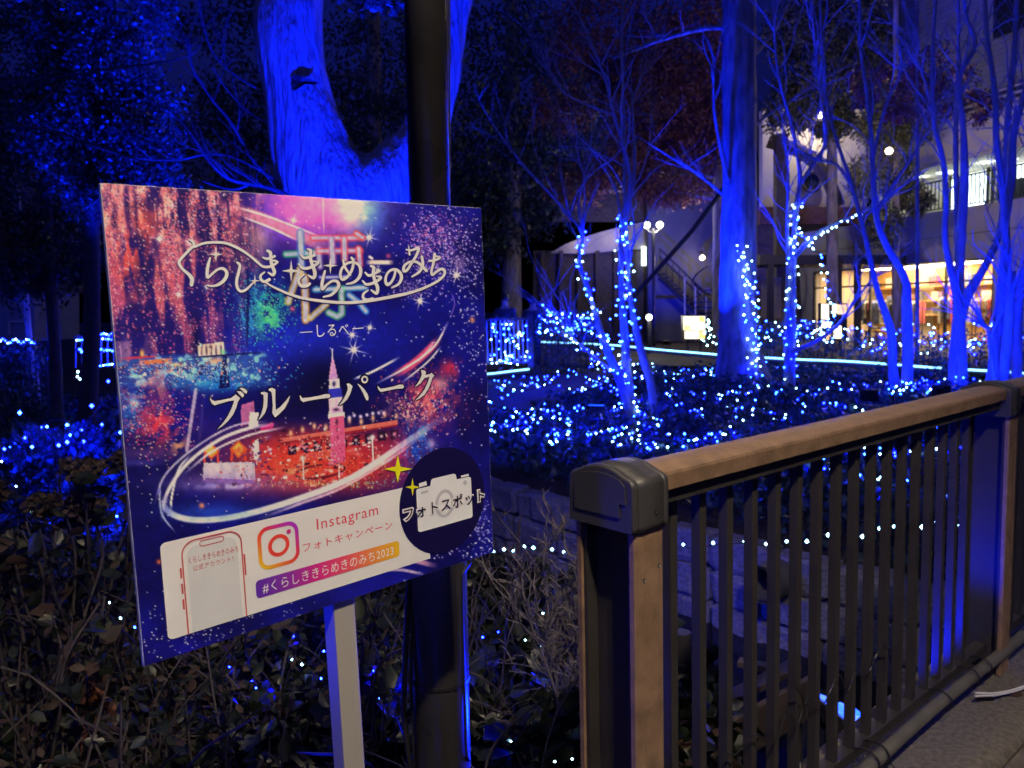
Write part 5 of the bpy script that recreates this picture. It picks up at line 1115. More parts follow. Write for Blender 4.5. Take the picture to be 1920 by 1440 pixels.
hydrangea(120, 1300, 2.9, 900, 'hydrangea with upright pale leaves standing left of the signboard', 82, 2, 80, .2, 8)
hydrangea(205, 1290, 3.1, 830, 'hydrangea whose dry round head touches the left edge of the signboard', 83, 3, 60)
hydrangea(60, 1420, 2.45, 1130, 'low hydrangea with drooping leaves in the lower left corner', 84, 1, 70, .28)
hydrangea(430, 1360, 2.9, 1160, 'bushy withered shrub below the middle of the signboard', 85, 1, 130, .3, 16)
hydrangea(-60, 1250, 3.2, 880, 'withered hydrangea cut off by the left edge of the view', 86, 2, 60)
def broadleaf(px, py, d, label, seed, n=26, size=.12, H=.25, spread=.16, m='leaf_bed'):
    b = P(px, py, d); z0 = float(gz(b[0], b[1])); b = np.array([b[0], b[1], z0]); t = thing('leafy_plant', label, 'plant', b, 'leafy plants at the foot of the lamp post'); r = np.random.default_rng(seed); mb = MB(); rg = random.Random(seed); tips = []
    for k in range(n):
        a = rg.uniform(0, 6.28); e = b+np.array([spread*math.cos(a)*rg.uniform(.2, 1), spread*math.sin(a)*rg.uniform(.2, 1), H*rg.uniform(.3, 1)]); mb.tube(smooth_path([b, (b+e)/2+np.array([0, 0, .05]), e], 3), .002, 4, cap=False); tips.append(e)
    mb.build('stems', M['twig'], t); tips = np.array(tips); dd = tips-b; dd[:, 2] *= .2; s = size*r.uniform(.6, 1.2, n)
    leaf_mesh('leaves', tips, dd+r.normal(size=(n, 3))*.03, s, s*.32, M[m], t, r, detail=True); return t
broadleaf(710, 1420, 2.35, 'large leaved green plant between the sign post and the lamp post', 91, 30, .13, .28)
broadleaf(690, 1250, 3.0, 'leafy plant lit blue to the right of the sign post', 92, 34, .10, .5, .25)
broadleaf(915, 1330, 2.6, 'broad ivy leaves at the right foot of the lamp post', 93, 40, .13, .2, .25)
broadleaf(590, 1200, 3.2, 'glossy shrub glowing blue left of the sign post', 94, 60, .09, .55, .3)
broadleaf(990, 1370, 2.55, 'dark leafy plant between the lamp post and the twiggy bush', 95, 40, .10, .18, .25)
broadleaf(300, 1400, 2.5, 'low green plant under the lower left corner of the signboard', 96, 40, .085, .16, .25)
# bare twiggy bush left of the first railing post
tb = G(1062, 1418, -.03); bush = thing('twiggy_bush', 'bare grey twiggy bush just left of the first railing post', 'shrub', tb); mb = MB(); rg = random.Random(17)
for k in range(7):
    a = rg.uniform(-.5, .9); e = tb+np.array([-.17+.05*k+rg.uniform(-.05, .05), rg.uniform(-.14, .14), rg.uniform(.48, .66)]); s = tb+np.array([rg.uniform(-.05, .05), rg.uniform(-.05, .05), -.03])
    p, rr = limb(mb, [s, s*.6+e*.4+np.array([.02, 0, 0]), e], [.0065, .005, .002], 6, 6, .05, rg); twigs(mb, p, rr, rg, 11, .26, 3, .5, 3, .4)
mb.build('twigs', M['twig_grey'], bush)

def frond(px, py, d, label, seed, n=26, L=.2):
    c = P(px, py, d); z0 = float(gz(c[0], c[1])); t = thing('withered_frond', label, 'withered plant', (c[0], c[1], z0)); r = np.random.default_rng(seed); mb = MB(); mb.tube(smooth_path([(c[0], c[1]+.03, z0-.02), (c[0], c[1]+.02, (z0+c[2])/2), tuple(c)], 4), .004, 5); mb.build('stem', M['twig'], t)
    dd = r.normal(size=(n, 3))*np.array([.45, .35, .2])+np.array([0, 0, -1.0]); leaf_mesh('leaves', c[None]+r.normal(size=(n, 3))*.012, dd, L*r.uniform(.6, 1.1, n), .009, M['leaf_orange'], t, r, detail=True)
M['leaf_orange'] = mat('leaf_orange', (0.22, 0.075, 0.025), 0.7, var=0.5, scale=14, col2=(0.10, 0.035, 0.018))
frond(165, 1285, 2.6, 'larger drooping clump of orange withered leaves left below the signboard', 401)
frond(168, 1262, 2.7, 'thin drooping orange leaves behind the larger orange clump', 402, 14, .16)
# ------------------------------------------------------------------ fairy lights
OCT = np.array([(1, 0, 0), (0, 1, 0), (-1, 0, 0), (0, -1, 0), (0, 0, 1), (0, 0, -1)], float)
OCF = np.array([(0, 1, 4), (1, 2, 4), (2, 3, 4), (3, 0, 4), (1, 0, 5), (2, 1, 5), (3, 2, 5), (0, 3, 5)])
def string_lights(pts, label, kinds=('bulb_white',), rad=.011, cable=True, seed=1, group='strings of fairy lights', share=None, wire=None):
    """one string: cable plus its bulbs, bulbs of one colour in one mesh"""
    pts = np.asarray(pts, float); r = np.random.default_rng(seed)
    t = thing('fairy_lights', label, 'string lights', pts[0], group)
    if cable:
        mb = MB(); w = np.asarray(wire if wire is not None else pts, float)-np.array([0, 0, .012])
        mb.tube(smooth_path(w, 2) if len(w) > 2 else w, .0028, 4, cap=False); mb.build('cable', M['rubber'], t)
    who = r.choice(len(kinds), len(pts), p=share)
    for k, m in enumerate(kinds):
        q = pts[who == k]
        if not len(q): continue
        sc_ = rad*r.uniform(.8, 1.25, (len(q), 1, 1))
        v = (q[:, None, :]+OCT[None]*sc_).reshape(-1, 3); f = (np.arange(len(q))[:, None, None]*6+OCF[None]).reshape(-1, 3)
        o = fast_mesh('bulbs', v, f, M[m], t); o['kind'] = 'stuff'
    return t
W3 = ('bulb_white', 'bulb_mid', 'bulb_blue')
rg = random.Random(5)
def ground_string(x0, y0, x1, y1, n, amp, seed, h=.27, zig=.5):
    q = random.Random(seed); out = []
    for k in range(n):
        f = k/(n-1); x = x0+(x1-x0)*f+q.gauss(0, amp*.35); y = y0+(y1-y0)*f+amp*math.sin(f*math.pi*2*zig*6+seed)+q.gauss(0, amp*.3)
        if float(pond_depth(x, y)) > -.05: continue
        out.append((x, y, float(gz(x, y))+max(.06, float(mound(np.array(x), np.array(y))))+q.uniform(-.02, .10)))
    return out
GS = [((-.3, 8.7, 1.9, 7.9), 24, .25, 'nearest string of bulbs on the ground cover by the stone wall'), ((-.9, 10.0, 2.6, 9.1), 32, .3, 'string of mixed bulbs on the ground cover at the foot of the wrapped tree'),
      ((-1.0, 11.3, 3.6, 10.6), 34, .35, 'wavy string of bulbs in the middle of the ground cover'), ((-.9, 12.7, 4.4, 12.2), 34, .35, 'string of blue bulbs across the ground cover before the tall trunk'),
      ((-.4, 14.3, 4.2, 14.6), 26, .4, 'far string of bulbs near the back edge of the garden'), ((2.2, 7.4, 4.4, 5.6), 26, .25, 'string of white bulbs low behind the handrail near the first post'), ((2.6, 8.6, 6.0, 6.6), 32, .3, 'string of bulbs just above the handrail line'),
      ((3.2, 10.0, 7.5, 7.8), 34, .35, 'string of bulbs over the ground cover below the shop window'), ((4.4, 11.4, 9.0, 9.2), 34, .35, 'string of bulbs among the crooked double stems'), ((5.4, 12.8, 10.0, 10.8), 30, .35, 'string of bulbs at the foot of the forking stems'), ((1.6, 16.0, 5.2, 15.2), 24, .35, 'string of dim bulbs beside the back rope light')]
for k, ((a, b, c, d), n, amp, lab) in enumerate(GS):
    string_lights(ground_string(a, b, c, d, int(n*2.9), amp, 100+k), lab, W3, .0115, True, k, 'strings of fairy lights', [.34, .34, .32])
# bulbs wound round the slender trees
def wrap(path, rad, y0, y1, n, seed):
    q = random.Random(seed); out = []; m = len(path)
    for k in range(n):
        i = int((y0+(y1-y0)*k/n)*(m-1)); a = k*1.9+q.uniform(-.5, .5); d = rad[i]+q.uniform(.015, .05)
        out.append(path[i]+np.array([math.cos(a)*d, math.sin(a)*d-.02, q.uniform(-.05, .05)]))
    return out
pa = MY['a']
string_lights(wrap(*pa[0], .05, .52, 62, 1)+wrap(*pa[1], .30, .62, 26, 2), 'fairy lights wound up the main stem of the tree right of the signboard', W3, .0135, True, 31, 'strings of fairy lights', [.3, .4, .3])
string_lights(wrap(*pa[2], .06, .58, 58, 3)+wrap(*pa[6], .1, .95, 34, 4), 'fairy lights wound up the left leaning stem of the tree right of the signboard', W3, .0135, True, 32, 'strings of fairy lights', [.35, .4, .25])
q = random.Random(77)
cyp = []
for k in range(74):
    f = k/73; x = 1372+44*f**.35+10*math.sin(k*2.1)+q.uniform(-7, 7); y = 462+f*282+q.uniform(-5, 5); cyp.append(P(x+6, y, cyd-.45+q.uniform(-.08, .08)))
string_lights(cyp, 'fairy lights hanging down the tall straight trunk', W3, .0165, True, 33, 'strings of fairy lights', [.6, .25, .15])
pb_ = MY['b']
string_lights(wrap(*pb_[0], .04, .46, 60, 6), 'fairy lights wound up the slender tree next to the tall trunk', W3, .0155, True, 34, 'strings of fairy lights', [.6, .25, .15])
arc = [P(x+q.uniform(-6, 6), y+q.uniform(-5, 5), 13.0+q.uniform(-.1, .1)) for x, y in smooth_path([(1486, 470), (1488, 448), (1500, 440), (1515, 452), (1530, 470), (1542, 500), (1552, 530), (1556, 560), (1560, 590), (1552, 610), (1530, 620), (1505, 628)], 4)]
string_lights(arc, 'loop of fairy lights hanging like a bow right of the slender tree', W3, .0155, True, 35, 'strings of fairy lights', [.5, .3, .2])
bw = [P(x+q.uniform(-3, 3), y+q.uniform(-3, 3), 12.9) for x, y in smooth_path([(1500, 438), (1530, 448), (1545, 435), (1560, 428), (1580, 418), (1600, 408), (1614, 402)], 2)]
string_lights(bw, 'short row of white bulbs along a rising bough', ('bulb_white',), .0165, True, 36)
hedge_pts = lambda x0, x1, y0, y1, n, d, s: [P(random.Random(s*999+k).uniform(x0, x1), random.Random(s*555+k).uniform(y0, y1), d+random.Random(s*333+k).uniform(-.4, .4)) for k in range(n)]
def sorted_pts(p): return sorted(p, key=lambda v: v[0])
hb = MB()
def hedge(px0, px1, ytop, ybot, d, n, label, seed):
    a, b = P(px0, ytop, d), P(px1, ytop, d); r = np.random.default_rng(seed); f = r.random(n); c = a[None]*(1-f[:, None])+b[None]*f[:, None]; zb = float(gz(c[0][0], c[0][1])); c[:, 2] = zb+r.random(n)*(a[2]-zb); c[:, 1] += r.uniform(-.35, .35, n); c[:, 0] += r.normal(0, .05, n)
    t = thing('hedge', label, 'hedge', (*((a+b)/2)[:2], zb)); leaf_mesh('foliage', c, unit(n, r)+np.array([0, -.4, .2]), .07*r.uniform(.6, 1.3, n), .024, M['leaf_green'], t, r)
    mb = MB()
    for k in range(12):
        s = a*(1-k/11)+b*(k/11); mb.tube([(s[0], s[1], zb-.05), (s[0]+.03, s[1], s[2]-.1)], .012, 5)
    mb.build('stems', M['twig'], t); return t
hedge(1000, 1120, 585, 640, 17.5, 2200, 'clipped hedge covered in blue bulbs behind the wrapped tree', 201)
string_lights(sorted_pts(hedge_pts(1005, 1150, 585, 628, 74, 17.0, 3)), 'net of blue bulbs over the hedge behind the wrapped tree', W3, .018, True, 37, 'strings of fairy lights', [.2, .5, .3])
hedge(1410, 1560, 605, 660, 16.5, 2200, 'low hedge with fairy lights behind the tall trunk', 202)
string_lights(sorted_pts(hedge_pts(1405, 1565, 600, 642, 66, 16.1, 4)), 'net of bulbs over the low hedge behind the tall trunk', W3, .017, True, 38, 'strings of fairy lights', [.45, .35, .2])
hedge(1580, 1935, 628, 665, 15.5, 2600, 'long low hedge with fairy lights below the shop window', 203)
string_lights(sorted_pts(hedge_pts(1575, 1930, 606, 668, 110, 15.1, 5)), 'net of bulbs over the long hedge below the shop window', W3, .016, True, 39, 'strings of fairy lights', [.45, .3, .25])
tri = [P(1328+18*math.sin(k*1.3)*(k/18), 600+k*2.8, 15.9) for k in range(18)]
string_lights(tri, 'small cone of white bulbs right of the yellow lit sign', ('bulb_white',), .018, True, 40)
hedge(-30, 80, 640, 760, 11.5, 1800, 'dark hedge edged with bulbs at the far left', 204)
string_lights(sorted_pts([P(x, 640+4*math.sin(x), 11.0) for x in np.linspace(-10, 64, 16)]), 'level row of blue bulbs at the far left', W3, .014, True, 41, 'strings of fairy lights', [.4, .3, .3])
rows = []
for yy, x0, x1, nn in ((627, 180, 214, 8), (636, 144, 214, 14), (657, 148, 216, 14)): rows += [P(x, yy+q.uniform(-2, 2), 12.5) for x in np.linspace(x0, x1, nn)]
string_lights(rows, 'rows of blue bulbs on a railing left of the signboard', W3, .015, False, 42, 'strings of fairy lights', [.15, .6, .25])
swag = [P(x, y, 11.5) for x, y in smooth_path([(150, 655), (156, 665), (162, 677), (168, 684), (178, 687), (188, 686), (200, 684), (210, 683)], 2)]+[P(x, y, 11) for x, y in ((146, 697), (145, 706), (150, 711), (154, 711))]
string_lights(swag, 'drooping row of white bulbs left of the signboard', ('bulb_white', 'bulb_mid'), .014, True, 43)
nb = [P(x, y, 5.2+q.uniform(-.25, .25)) for x, y in ((47, 821), (78, 802), (93, 844), (126, 797), (126, 829), (132, 816), (153, 806), (157, 828), (191, 796), (8, 842), (18, 840), (172, 761), (37, 774), (226, 811), (203, 715), (110, 835), (60, 838), (88, 800))]
string_lights(nb, 'scattered bulbs glowing over the blue bushes left of the signboard', ('bulb_blue', 'bulb_mid'), .012, True, 44, 'strings of fairy lights', [.75, .25], wire=[v-np.array([0, 0, .08]) for v in nb])
fg = [P(x, y, d) for x, y, d in ((58, 958, 3.0), (191, 922, 3.1), (219, 968, 3.0), (243, 1003, 3.2), (226, 1159, 2.75), (253, 1176, 2.7), (76, 987, 3.1), (30, 912, 3.0), (3, 865, 3.3), (205, 1130, 2.9))]
string_lights(fg, 'few white bulbs among the stalks left of the signboard', ('bulb_white', 'bulb_mid'), .0042, True, 45, 'strings of fairy lights', [.7, .3], wire=[v-np.array([0, 0, .05]) for v in fg])
fg = [P(x, y, d) for x, y, d in ((550, 1193, 2.9), (533, 1182, 2.9), (548, 1237, 2.9), (472, 1278, 2.7), (430, 1250, 2.7), (566, 1246, 2.9), (607, 1221, 2.9), (700, 1258, 2.8), (712, 1310, 2.7), (480, 1290, 2.7), (690, 1285, 2.8), (602, 1272, 2.8), (755, 1290, 2.7))]
string_lights(fg, 'cluster of bright bulbs in the bushes below the signboard', W3, .0046, True, 46, 'strings of fairy lights', [.35, .2, .45], wire=[v-np.array([0, 0, .05]) for v in fg])
fg = [P(x, y, d) for x, y, d in ((1030, 1266, 2.6), (955, 1387, 2.35), (1040, 1428, 2.25), (1073, 1423, 2.25), (905, 1195, 3.0), (1012, 1212, 2.9), (1018, 1150, 3.1), (934, 1185, 3.0), (985, 1200, 3.0), (958, 1390, 2.35))]
string_lights(fg, 'few bulbs on the ground between the lamp post and the first railing post', ('bulb_white', 'bulb_blue'), .0036, True, 47, 'strings of fairy lights', [.7, .3], wire=[np.array([v[0], v[1], max(float(gz(v[0], v[1]))+.02, v[2]-.05)]) for v in fg])
sp = [(892, 1031), (925, 1034), (945, 1030), (963, 1033), (983, 1025), (1000, 1027), (1035, 1030), (1057, 1035), (1120, 1040), (1200, 1040), (1281, 1021), (1300, 1028), (1337, 1018), (1396, 1015), (1436, 1020), (1475, 1015), (1513, 1015), (1553, 1003), (1617, 1006), (1649, 991), (1676, 987), (1729, 988), (1757, 979), (1800, 985)]
string_lights([P(x, y, 5.6-1.7*(x-892)/900) for x, y in sp], 'string of large white bulbs hung across the stream', ('bulb_white',), .0105, True, 48)

# ------------------------------------------------------------------ rope lights on the kerbs
def rope(pxs, z, label, d=None):
    pts = [P(x, y, d_) for x, y, d_ in pxs]; t = thing('rope_light', label, 'rope light', pts[0], 'rope lights'); p = smooth_path(pts, 8); mb = MB(); q = random.Random(len(label)); k = 0
    while k < len(p)-1:
        n = min(q.randint(2, 4), len(p)-1-k); seg = p[k:k+n+1].copy(); seg[-1] = seg[-1]*.94+seg[-2]*.06; mb.tube(seg, .019, 6); k += n
    mb.build('tube', M['rope_light'], t); kb = MB(); kb.tube(p-np.array([0, 0, .06]), .035, 6); kb.build('kerb_edge', M['concrete'], t); return t
rope([(1012, 641, 19.5), (1090, 644, 19.2), (1160, 648, 18.8), (1230, 655, 18.3), (1300, 661, 17.6), (1348, 665, 17.2)], .05, 'glowing pale blue rope light left of the tall trunk')
rope([(1424, 670, 16.4), (1500, 674, 15.8), (1580, 677, 15.2), (1670, 683, 14.6), (1760, 690, 14.0), (1850, 695, 13.5), (1925, 700, 13.2)], .05, 'glowing pale blue rope light right of the tall trunk')
rope([(860, 704, 15.9), (915, 701, 15.9), (950, 697, 15.9), (993, 692, 15.9)], .05, 'short glowing rope light below the far fence by the signboard')
pth = MB(); pl = [P(*v) for v in ((840, 700, 17), (1012, 642, 19.6), (1348, 666, 17.3), (1925, 701, 13.3))]
pth.add([(*pl[0][:2], .02), (*pl[1][:2], .03), (*pl[2][:2], .03), (*pl[3][:2], .03), (22, 16, .03), (16, 27, .03), (3, 30, .03), (-8, 24, .03), (-6, 17, .02)], [tuple(range(9))])
o = pth.build('path', M['asphalt']); o['kind'] = 'structure'; tag(o, 'far paved path between the garden and the building', 'path')
if o.data.polygons[0].normal.z < 0: o.data.polygons[0].flip()

# ------------------------------------------------------------------ far fence with two people behind it
fd = 16.1; f0, f1 = P(780, 700, fd), P(996, 690, fd); fz = f1[2]; fence = thing('garden_fence', 'low blue lit fence wrapped in bulbs just right of the signboard', 'fence', (*f1[:2], fz))
top = 1.03; dirf = (f1-f0); dirf[2] = 0; Lf = np.linalg.norm(dirf); dirf /= Lf
mb = MB(); mb.box((f0+f1)/2*np.array([1, 1, 0])+np.array([0, 0, fz+top]), (dirf*Lf/2, np.array([0, .03, 0]), np.array([0, 0, .025]))); mb.build('top_rail', M['wood_dark'], fence)
mb = MB(); mb.box((f0+f1)/2*np.array([1, 1, 0])+np.array([0, 0, fz+.12]), (dirf*Lf/2, np.array([0, .02, 0]), np.array([0, 0, .02]))); mb.build('bottom_rail', M['wood_dark'], fence)
bb = MB(); bb.box((0, 0, 0), (np.array([.012, 0, 0]), np.array([0, .012, 0]), np.array([0, 0, .43]))); fm = bb.build('baluster', M['alu'], fence); nb_ = 26
for k in range(nb_):
    if k == 0: o = fm
    else: o = bpy.data.objects.new('baluster', fm.data); COL.objects.link(o); attach(o, fence)
    c = f0+dirf*Lf*(k+.3)/nb_; o.location = Vector((c[0], c[1], fz+.57))
mb = MB(); mb.box((f1[0], f1[1], fz+.56), (np.array([.06, 0, 0]), np.array([0, .06, 0]), np.array([0, 0, .56]))); mb.build('post', M['wood_dark'], fence)
fl = []
for k in range(64): fl.append(P(920+q.uniform(0, 74), 606+q.uniform(0, 78), fd-.15))
string_lights(sorted_pts(fl), 'net of bulbs tied to the low fence right of the signboard', W3, .0165, False, 51, 'strings of fairy lights', [.35, .4, .25])

def skin_body(name, verts, edges, rad, m, parent):
    me = bpy.data.meshes.new(name); me.from_pydata([tuple(map(float, v)) for v in verts], edges, []); ob = bpy.data.objects.new(name, me); COL.objects.link(ob)
    md = ob.modifiers.new('skin', 'SKIN'); md.use_smooth_shade = True
    for v, r_ in zip(me.skin_vertices[0].data, rad): v.radius = (r_, r_) if not isinstance(r_, tuple) else r_
    me.skin_vertices[0].data[0].use_root = True
    ob.modifiers.new('sub', 'SUBSURF').levels = 1; ob.modifiers['sub'].render_levels = 1
    dg = bpy.context.evaluated_depsgraph_get(); nm = bpy.data.meshes.new_from_object(ob.evaluated_get(dg)); bpy.data.objects.remove(ob)
    return link_mesh(name, nm, m, parent)
def person(px, d, face, label, h=1.70, phone=True, col='jacket'):
    """standing figure: one body, jacket, trousers and hair over it"""
    b = P(px, 690, d); b[2] = 0.03; t = thing('person', label, 'person', b); c_, s_ = math.cos(face), math.sin(face); k = h/1.70
    def T(x, y, z): return np.array([b[0]+(x*c_-y*s_)*k, b[1]+(x*s_+y*c_)*k, b[2]+z*k])
    hands = [T(.13, .26, 1.16), T(-.13, .26, 1.16)] if phone else [T(.25, .04, .80), T(-.25, .04, .80)]
    elb = [T(.25, .06, 1.08), T(-.25, .06, 1.08)]
    V = [T(0, 0, .93), T(0, 0, 1.15), T(0, .0, 1.36), T(0, .01, 1.45), T(0, .02, 1.54), T(0, .02, 1.66), T(.19, 0, 1.36), elb[0], hands[0], T(-.19, 0, 1.36), elb[1], hands[1], T(.10, 0, .86), T(.11, .02, .48), T(.12, -.02, .08), T(.13, .12, .035), T(-.10, 0, .86), T(-.11, .02, .48), T(-.12, -.02, .08), T(-.13, .12, .035)]
    E = [(0, 1), (1, 2), (2, 3), (3, 4), (4, 5), (2, 6), (6, 7), (7, 8), (2, 9), (9, 10), (10, 11), (0, 12), (12, 13), (13, 14), (14, 15), (0, 16), (16, 17), (17, 18), (18, 19)]
    R_ = [.13, .12, .13, .055, .09, .075, .062, .045, .033, .062, .045, .033, .085, .06, .04, .035, .085, .06, .04, .035]
    skin_body('body', V, E, [q_*k for q_ in R_], M['skin'], t)
    J = [0, 1, 2, 6, 7, 9, 10]; jm = {a: i for i, a in enumerate(J)}; JE = [(0, 1), (1, 2), (2, 6), (6, 7), (2, 9), (9, 10)]
    V2 = [V[a].copy() for a in J]; V2[0][2] -= .08
    skin_body('jacket', V2, [(jm[a], jm[b_]) for a, b_ in JE], [.185*k, .165*k, .16*k, .085*k, .068*k, .085*k, .068*k], M[col], t)
    L_ = [0, 12, 13, 14, 16, 17, 18]; lm = {a: i for i, a in enumerate(L_)}; LE = [(0, 12), (12, 13), (13, 14), (0, 16), (16, 17), (17, 18)]
    skin_body('trousers', [V[a] for a in L_], [(lm[a], lm[b_]) for a, b_ in LE], [.145*k, .105*k, .078*k, .06*k, .105*k, .078*k, .06*k], M['jacket'], t)
    hb_ = MB(); hc = T(0, -.005, 1.625); 
    bm = bmesh.new(); bmesh.ops.create_icosphere(bm, subdivisions=2, radius=1.0)
    for v in bm.verts: v.co = Vector(hc)+Vector((v.co.x*.098*k, v.co.y*.105*k, v.co.z*.108*k))
    me = bpy.data.meshes.new('hair'); bm.to_mesh(me); bm.free(); link_mesh('hair', me, M['hair'], t)
    return t
person(950, 17.4, 2.7, 'person in a dark jacket standing behind the lit fence, nearer the signboard', 1.72)
person(1001, 17.8, -.4, 'person in dark clothes at the right end of the lit fence', 1.66)

# ------------------------------------------------------------------ building with the lit shop
FA = np.array([P(1920, 660, 19.3)[0], P(1920, 660, 19.3)[1], 0]); FE = np.array([-.28, .96, 0]); FE /= np.linalg.norm(FE); FN = np.array([-FE[1], FE[0], 0])
def FP(s, t, z): return FA+FE*s+FN*t+np.array([0, 0, z])       # s along the facade away from us, t out of it
zz = np.array([0, 0, 1.0])
bl = thing('shop_building', 'pale building with a lit clothes shop below and a lit balcony above', 'building', FP(3, 0, 0))
def fbox(name, s0, s1, t0, t1, z0, z1, m, parent=None):
    mb = MB(); mb.box(FP((s0+s1)/2, (t0+t1)/2, (z0+z1)/2), (FE*(s1-s0)/2, FN*(t1-t0)/2, zz*(z1-z0)/2)); return mb.build(name, M[m], parent or bl)
S0, S1, SW, SU = -6.0, 8.1, 0.95, 5.2       # building ends; the shop window runs SW..S1
fbox('wall', S0, SW, -.3, 0, 0, 3.85, 'facade'); fbox('wall', SW, S1+.9, -.3, -.002, 2.46, 3.85, 'facade'); fbox('wall', S1, S1+.9, -.3, 0, 0, 2.46, 'facade')
fbox('joint_line', S0, S1, 0, .012, 3.12, 3.135, 'dark_frame')
fbox('floor_slab', S0, S1+.9, -3.4, -.305, 3.55, 3.80, 'facade')
# shop window
win = fbox('window_frame', SW, S1, -.10, -.04, 2.40, 2.455, 'dark_frame'); fbox('window_frame', SW, S1, -.10, -.04, 1.86, 1.915, 'dark_frame')
for k, s in enumerate((SW+.03, 2.5, 4.1, 5.4, 6.8, S1-.04)): fbox('mullion', s-.03, s+.03, -.10, -.03, .02, 2.40, 'dark_frame')
fbox('shop_floor', SW, S1, -3.4, -.02, -.05, .02, 'wood_dark'); fbox('shop_ceiling', SW, S1, -3.4, -.31, 2.50, 2.56, 'shop_cream'); fbox('shop_back_wall', SW, S1, -2.45, -2.40, 0, 2.5, 'shop_cream'); fbox('shop_end_wall', S1, S1+.05, -3.4, -.31, 0, 2.5, 'shop_cream'); fbox('shop_end_wall', SW-.05, SW, -3.4, -.31, 0, 2.5, 'shop_cream')
for k, (a, b) in enumerate(((1.2, 2.1), (2.8, 3.9), (4.6, 5.3), (6.0, 6.9), (7.2, 7.9))): fbox('wood_panel', a, b, -2.395, -2.35, .1, 2.4, 'shop_wood')
for k in range(6): fbox('ceiling_light', SW+.5+k*1.15, SW+.9+k*1.15, -2.2, -.8, 2.47, 2.495, 'shop_light')
for z in (.9, 1.35, 1.8): fbox('shelf', SW+.2, S1-.2, -2.34, -2.05, z, z+.03, 'shop_wood')
lamp('AREA', 'shop_glow', FP(4.3, -1.2, 2.44), FP(4.3, -1.2, 0), 760, (1.0, .78, .50), parent=bl); 
for o in bl.children:
    if o.type == 'LIGHT': o.data.shape = 'RECTANGLE'; o.data.size = 2.0; o.data.size_y = 5.5
gl = [(.60, .56, .48), (.10, .10, .12), (.70, .62, .46), (.34, .20, .12), (.12, .14, .25), (.50, .10, .10), (.05, .05, .05), (.75, .70, .60)]
GM = [mat('garment_%d' % k, c, .9, var=.25, scale=9) for k, c in enumerate(gl)]
def rack(s0, s1, t, z, label, seed):
    th = thing('clothes_rack', label, 'clothes rack', FP((s0+s1)/2, t, .02)); rg = random.Random(seed); mb = MB()
    mb.tube([FP(s0, t, .03), FP(s0, t, z), FP(s1, t, z), FP(s1, t, .03)], .014, 6); mb.tube([FP(s0, t-.2, .04), FP(s0, t+.2, .04)], .014, 6); mb.tube([FP(s1, t-.2, .04), FP(s1, t+.2, .04)], .014, 6); mb.build('frame', M['dark_frame'], th)
    s = s0+.08
    while s < s1-.06:
        w = rg.uniform(.07, .13); L = rg.uniform(.55, .85); g = MB(); hw = .19
        prof = [(0, z-.03), (hw*.35, z-.05), (hw, z-.12), (hw*1.05, z-.35), (hw*.8, z-.30), (hw*.9, z-L), (-hw*.9, z-L), (-hw*.8, z-.30), (-hw*1.05, z-.35), (-hw, z-.12), (-hw*.35, z-.05)]
        k = len(prof); g.add([FP(s+dx, t+a*.8, b) for dx in (-w*.35, w*.35) for a, b in prof], [tuple(range(k))[::-1], tuple(range(k, 2*k))]+[(j, (j+1) % k, k+(j+1) % k, k+j) for j in range(k)])
        g.build('garment', rg.choice(GM), th); s += w*1.05
rack(1.2, 2.4, -1.0, 1.45, 'clothes rack at the near right end of the shop window', 1); rack(2.7, 3.9, -1.2, 1.5, 'clothes rack behind the forking stems in the shop window', 2); rack(4.3, 5.6, -1.0, 1.4, 'clothes rack in the middle of the shop window', 3); rack(6.0, 7.4, -1.3, 1.45, 'clothes rack at the far left end of the shop window', 4)
tb_ = thing('display_table', 'low display table with folded goods behind the shop glass', 'table', FP(5.2, -.5, 0)); mb = MB(); mb.box(FP(5.2, -.5, .45), (FE*.7, FN*.25, zz*.02)); mb.build('table_top', M['shop_wood'], tb_)
for a in (-.65, .65):
    for b in (-.2, .2): mb = MB(); mb.box(FP(5.2+a, -.5+b, .215), (FE*.02, FN*.02, zz*.215)); mb.build('leg', M['dark_frame'], tb_)
rgx = random.Random(6)
for k in range(7): mb = MB(); mb.bevbox(FP(4.65+k*.18, -.5+rgx.uniform(-.08, .08), .475+.03+rgx.uniform(0, .05)), (FE*.07, FN*.1, zz*.035), .01); mb.build('folded_goods', rgx.choice(GM), tb_)
for k in range(34):
    zs = (.93, 1.38, 1.83)[k % 3]; s_ = SW+.35+(k//3)*.62+rgx.uniform(-.12, .12); hh = rgx.uniform(.07, .17); mb = MB(); mb.bevbox(FP(s_, -2.18+rgx.uniform(-.04, .04), zs+hh), (FE*rgx.uniform(.08, .2), FN*.09, zz*hh), .015); o = mb.build('shelf_goods', rgx.choice(GM), bl)
# window glass
gm = bpy.data.materials.new('glass'); gm.use_nodes = True; gb = gm.node_tree.nodes['Principled BSDF']; gb.inputs['Transmission Weight'].default_value = 1.0; gb.inputs['Roughness'].default_value = 0.0; gb.inputs['IOR'].default_value = 1.02; gb.inputs['Base Color'].default_value = (.97, .98, .98, 1); M['glass'] = gm
ss = (SW, 2.5, 4.1, 5.4, 6.8, S1)
for a, b in zip(ss, ss[1:]):
    mb = MB(); mb.add([FP(a+.035, -.07, .05), FP(b-.035, -.07, .05), FP(b-.035, -.07, 2.39), FP(a+.035, -.07, 2.39)], [(0, 1, 2, 3)]); mb.build('window_pane', gm, bl)
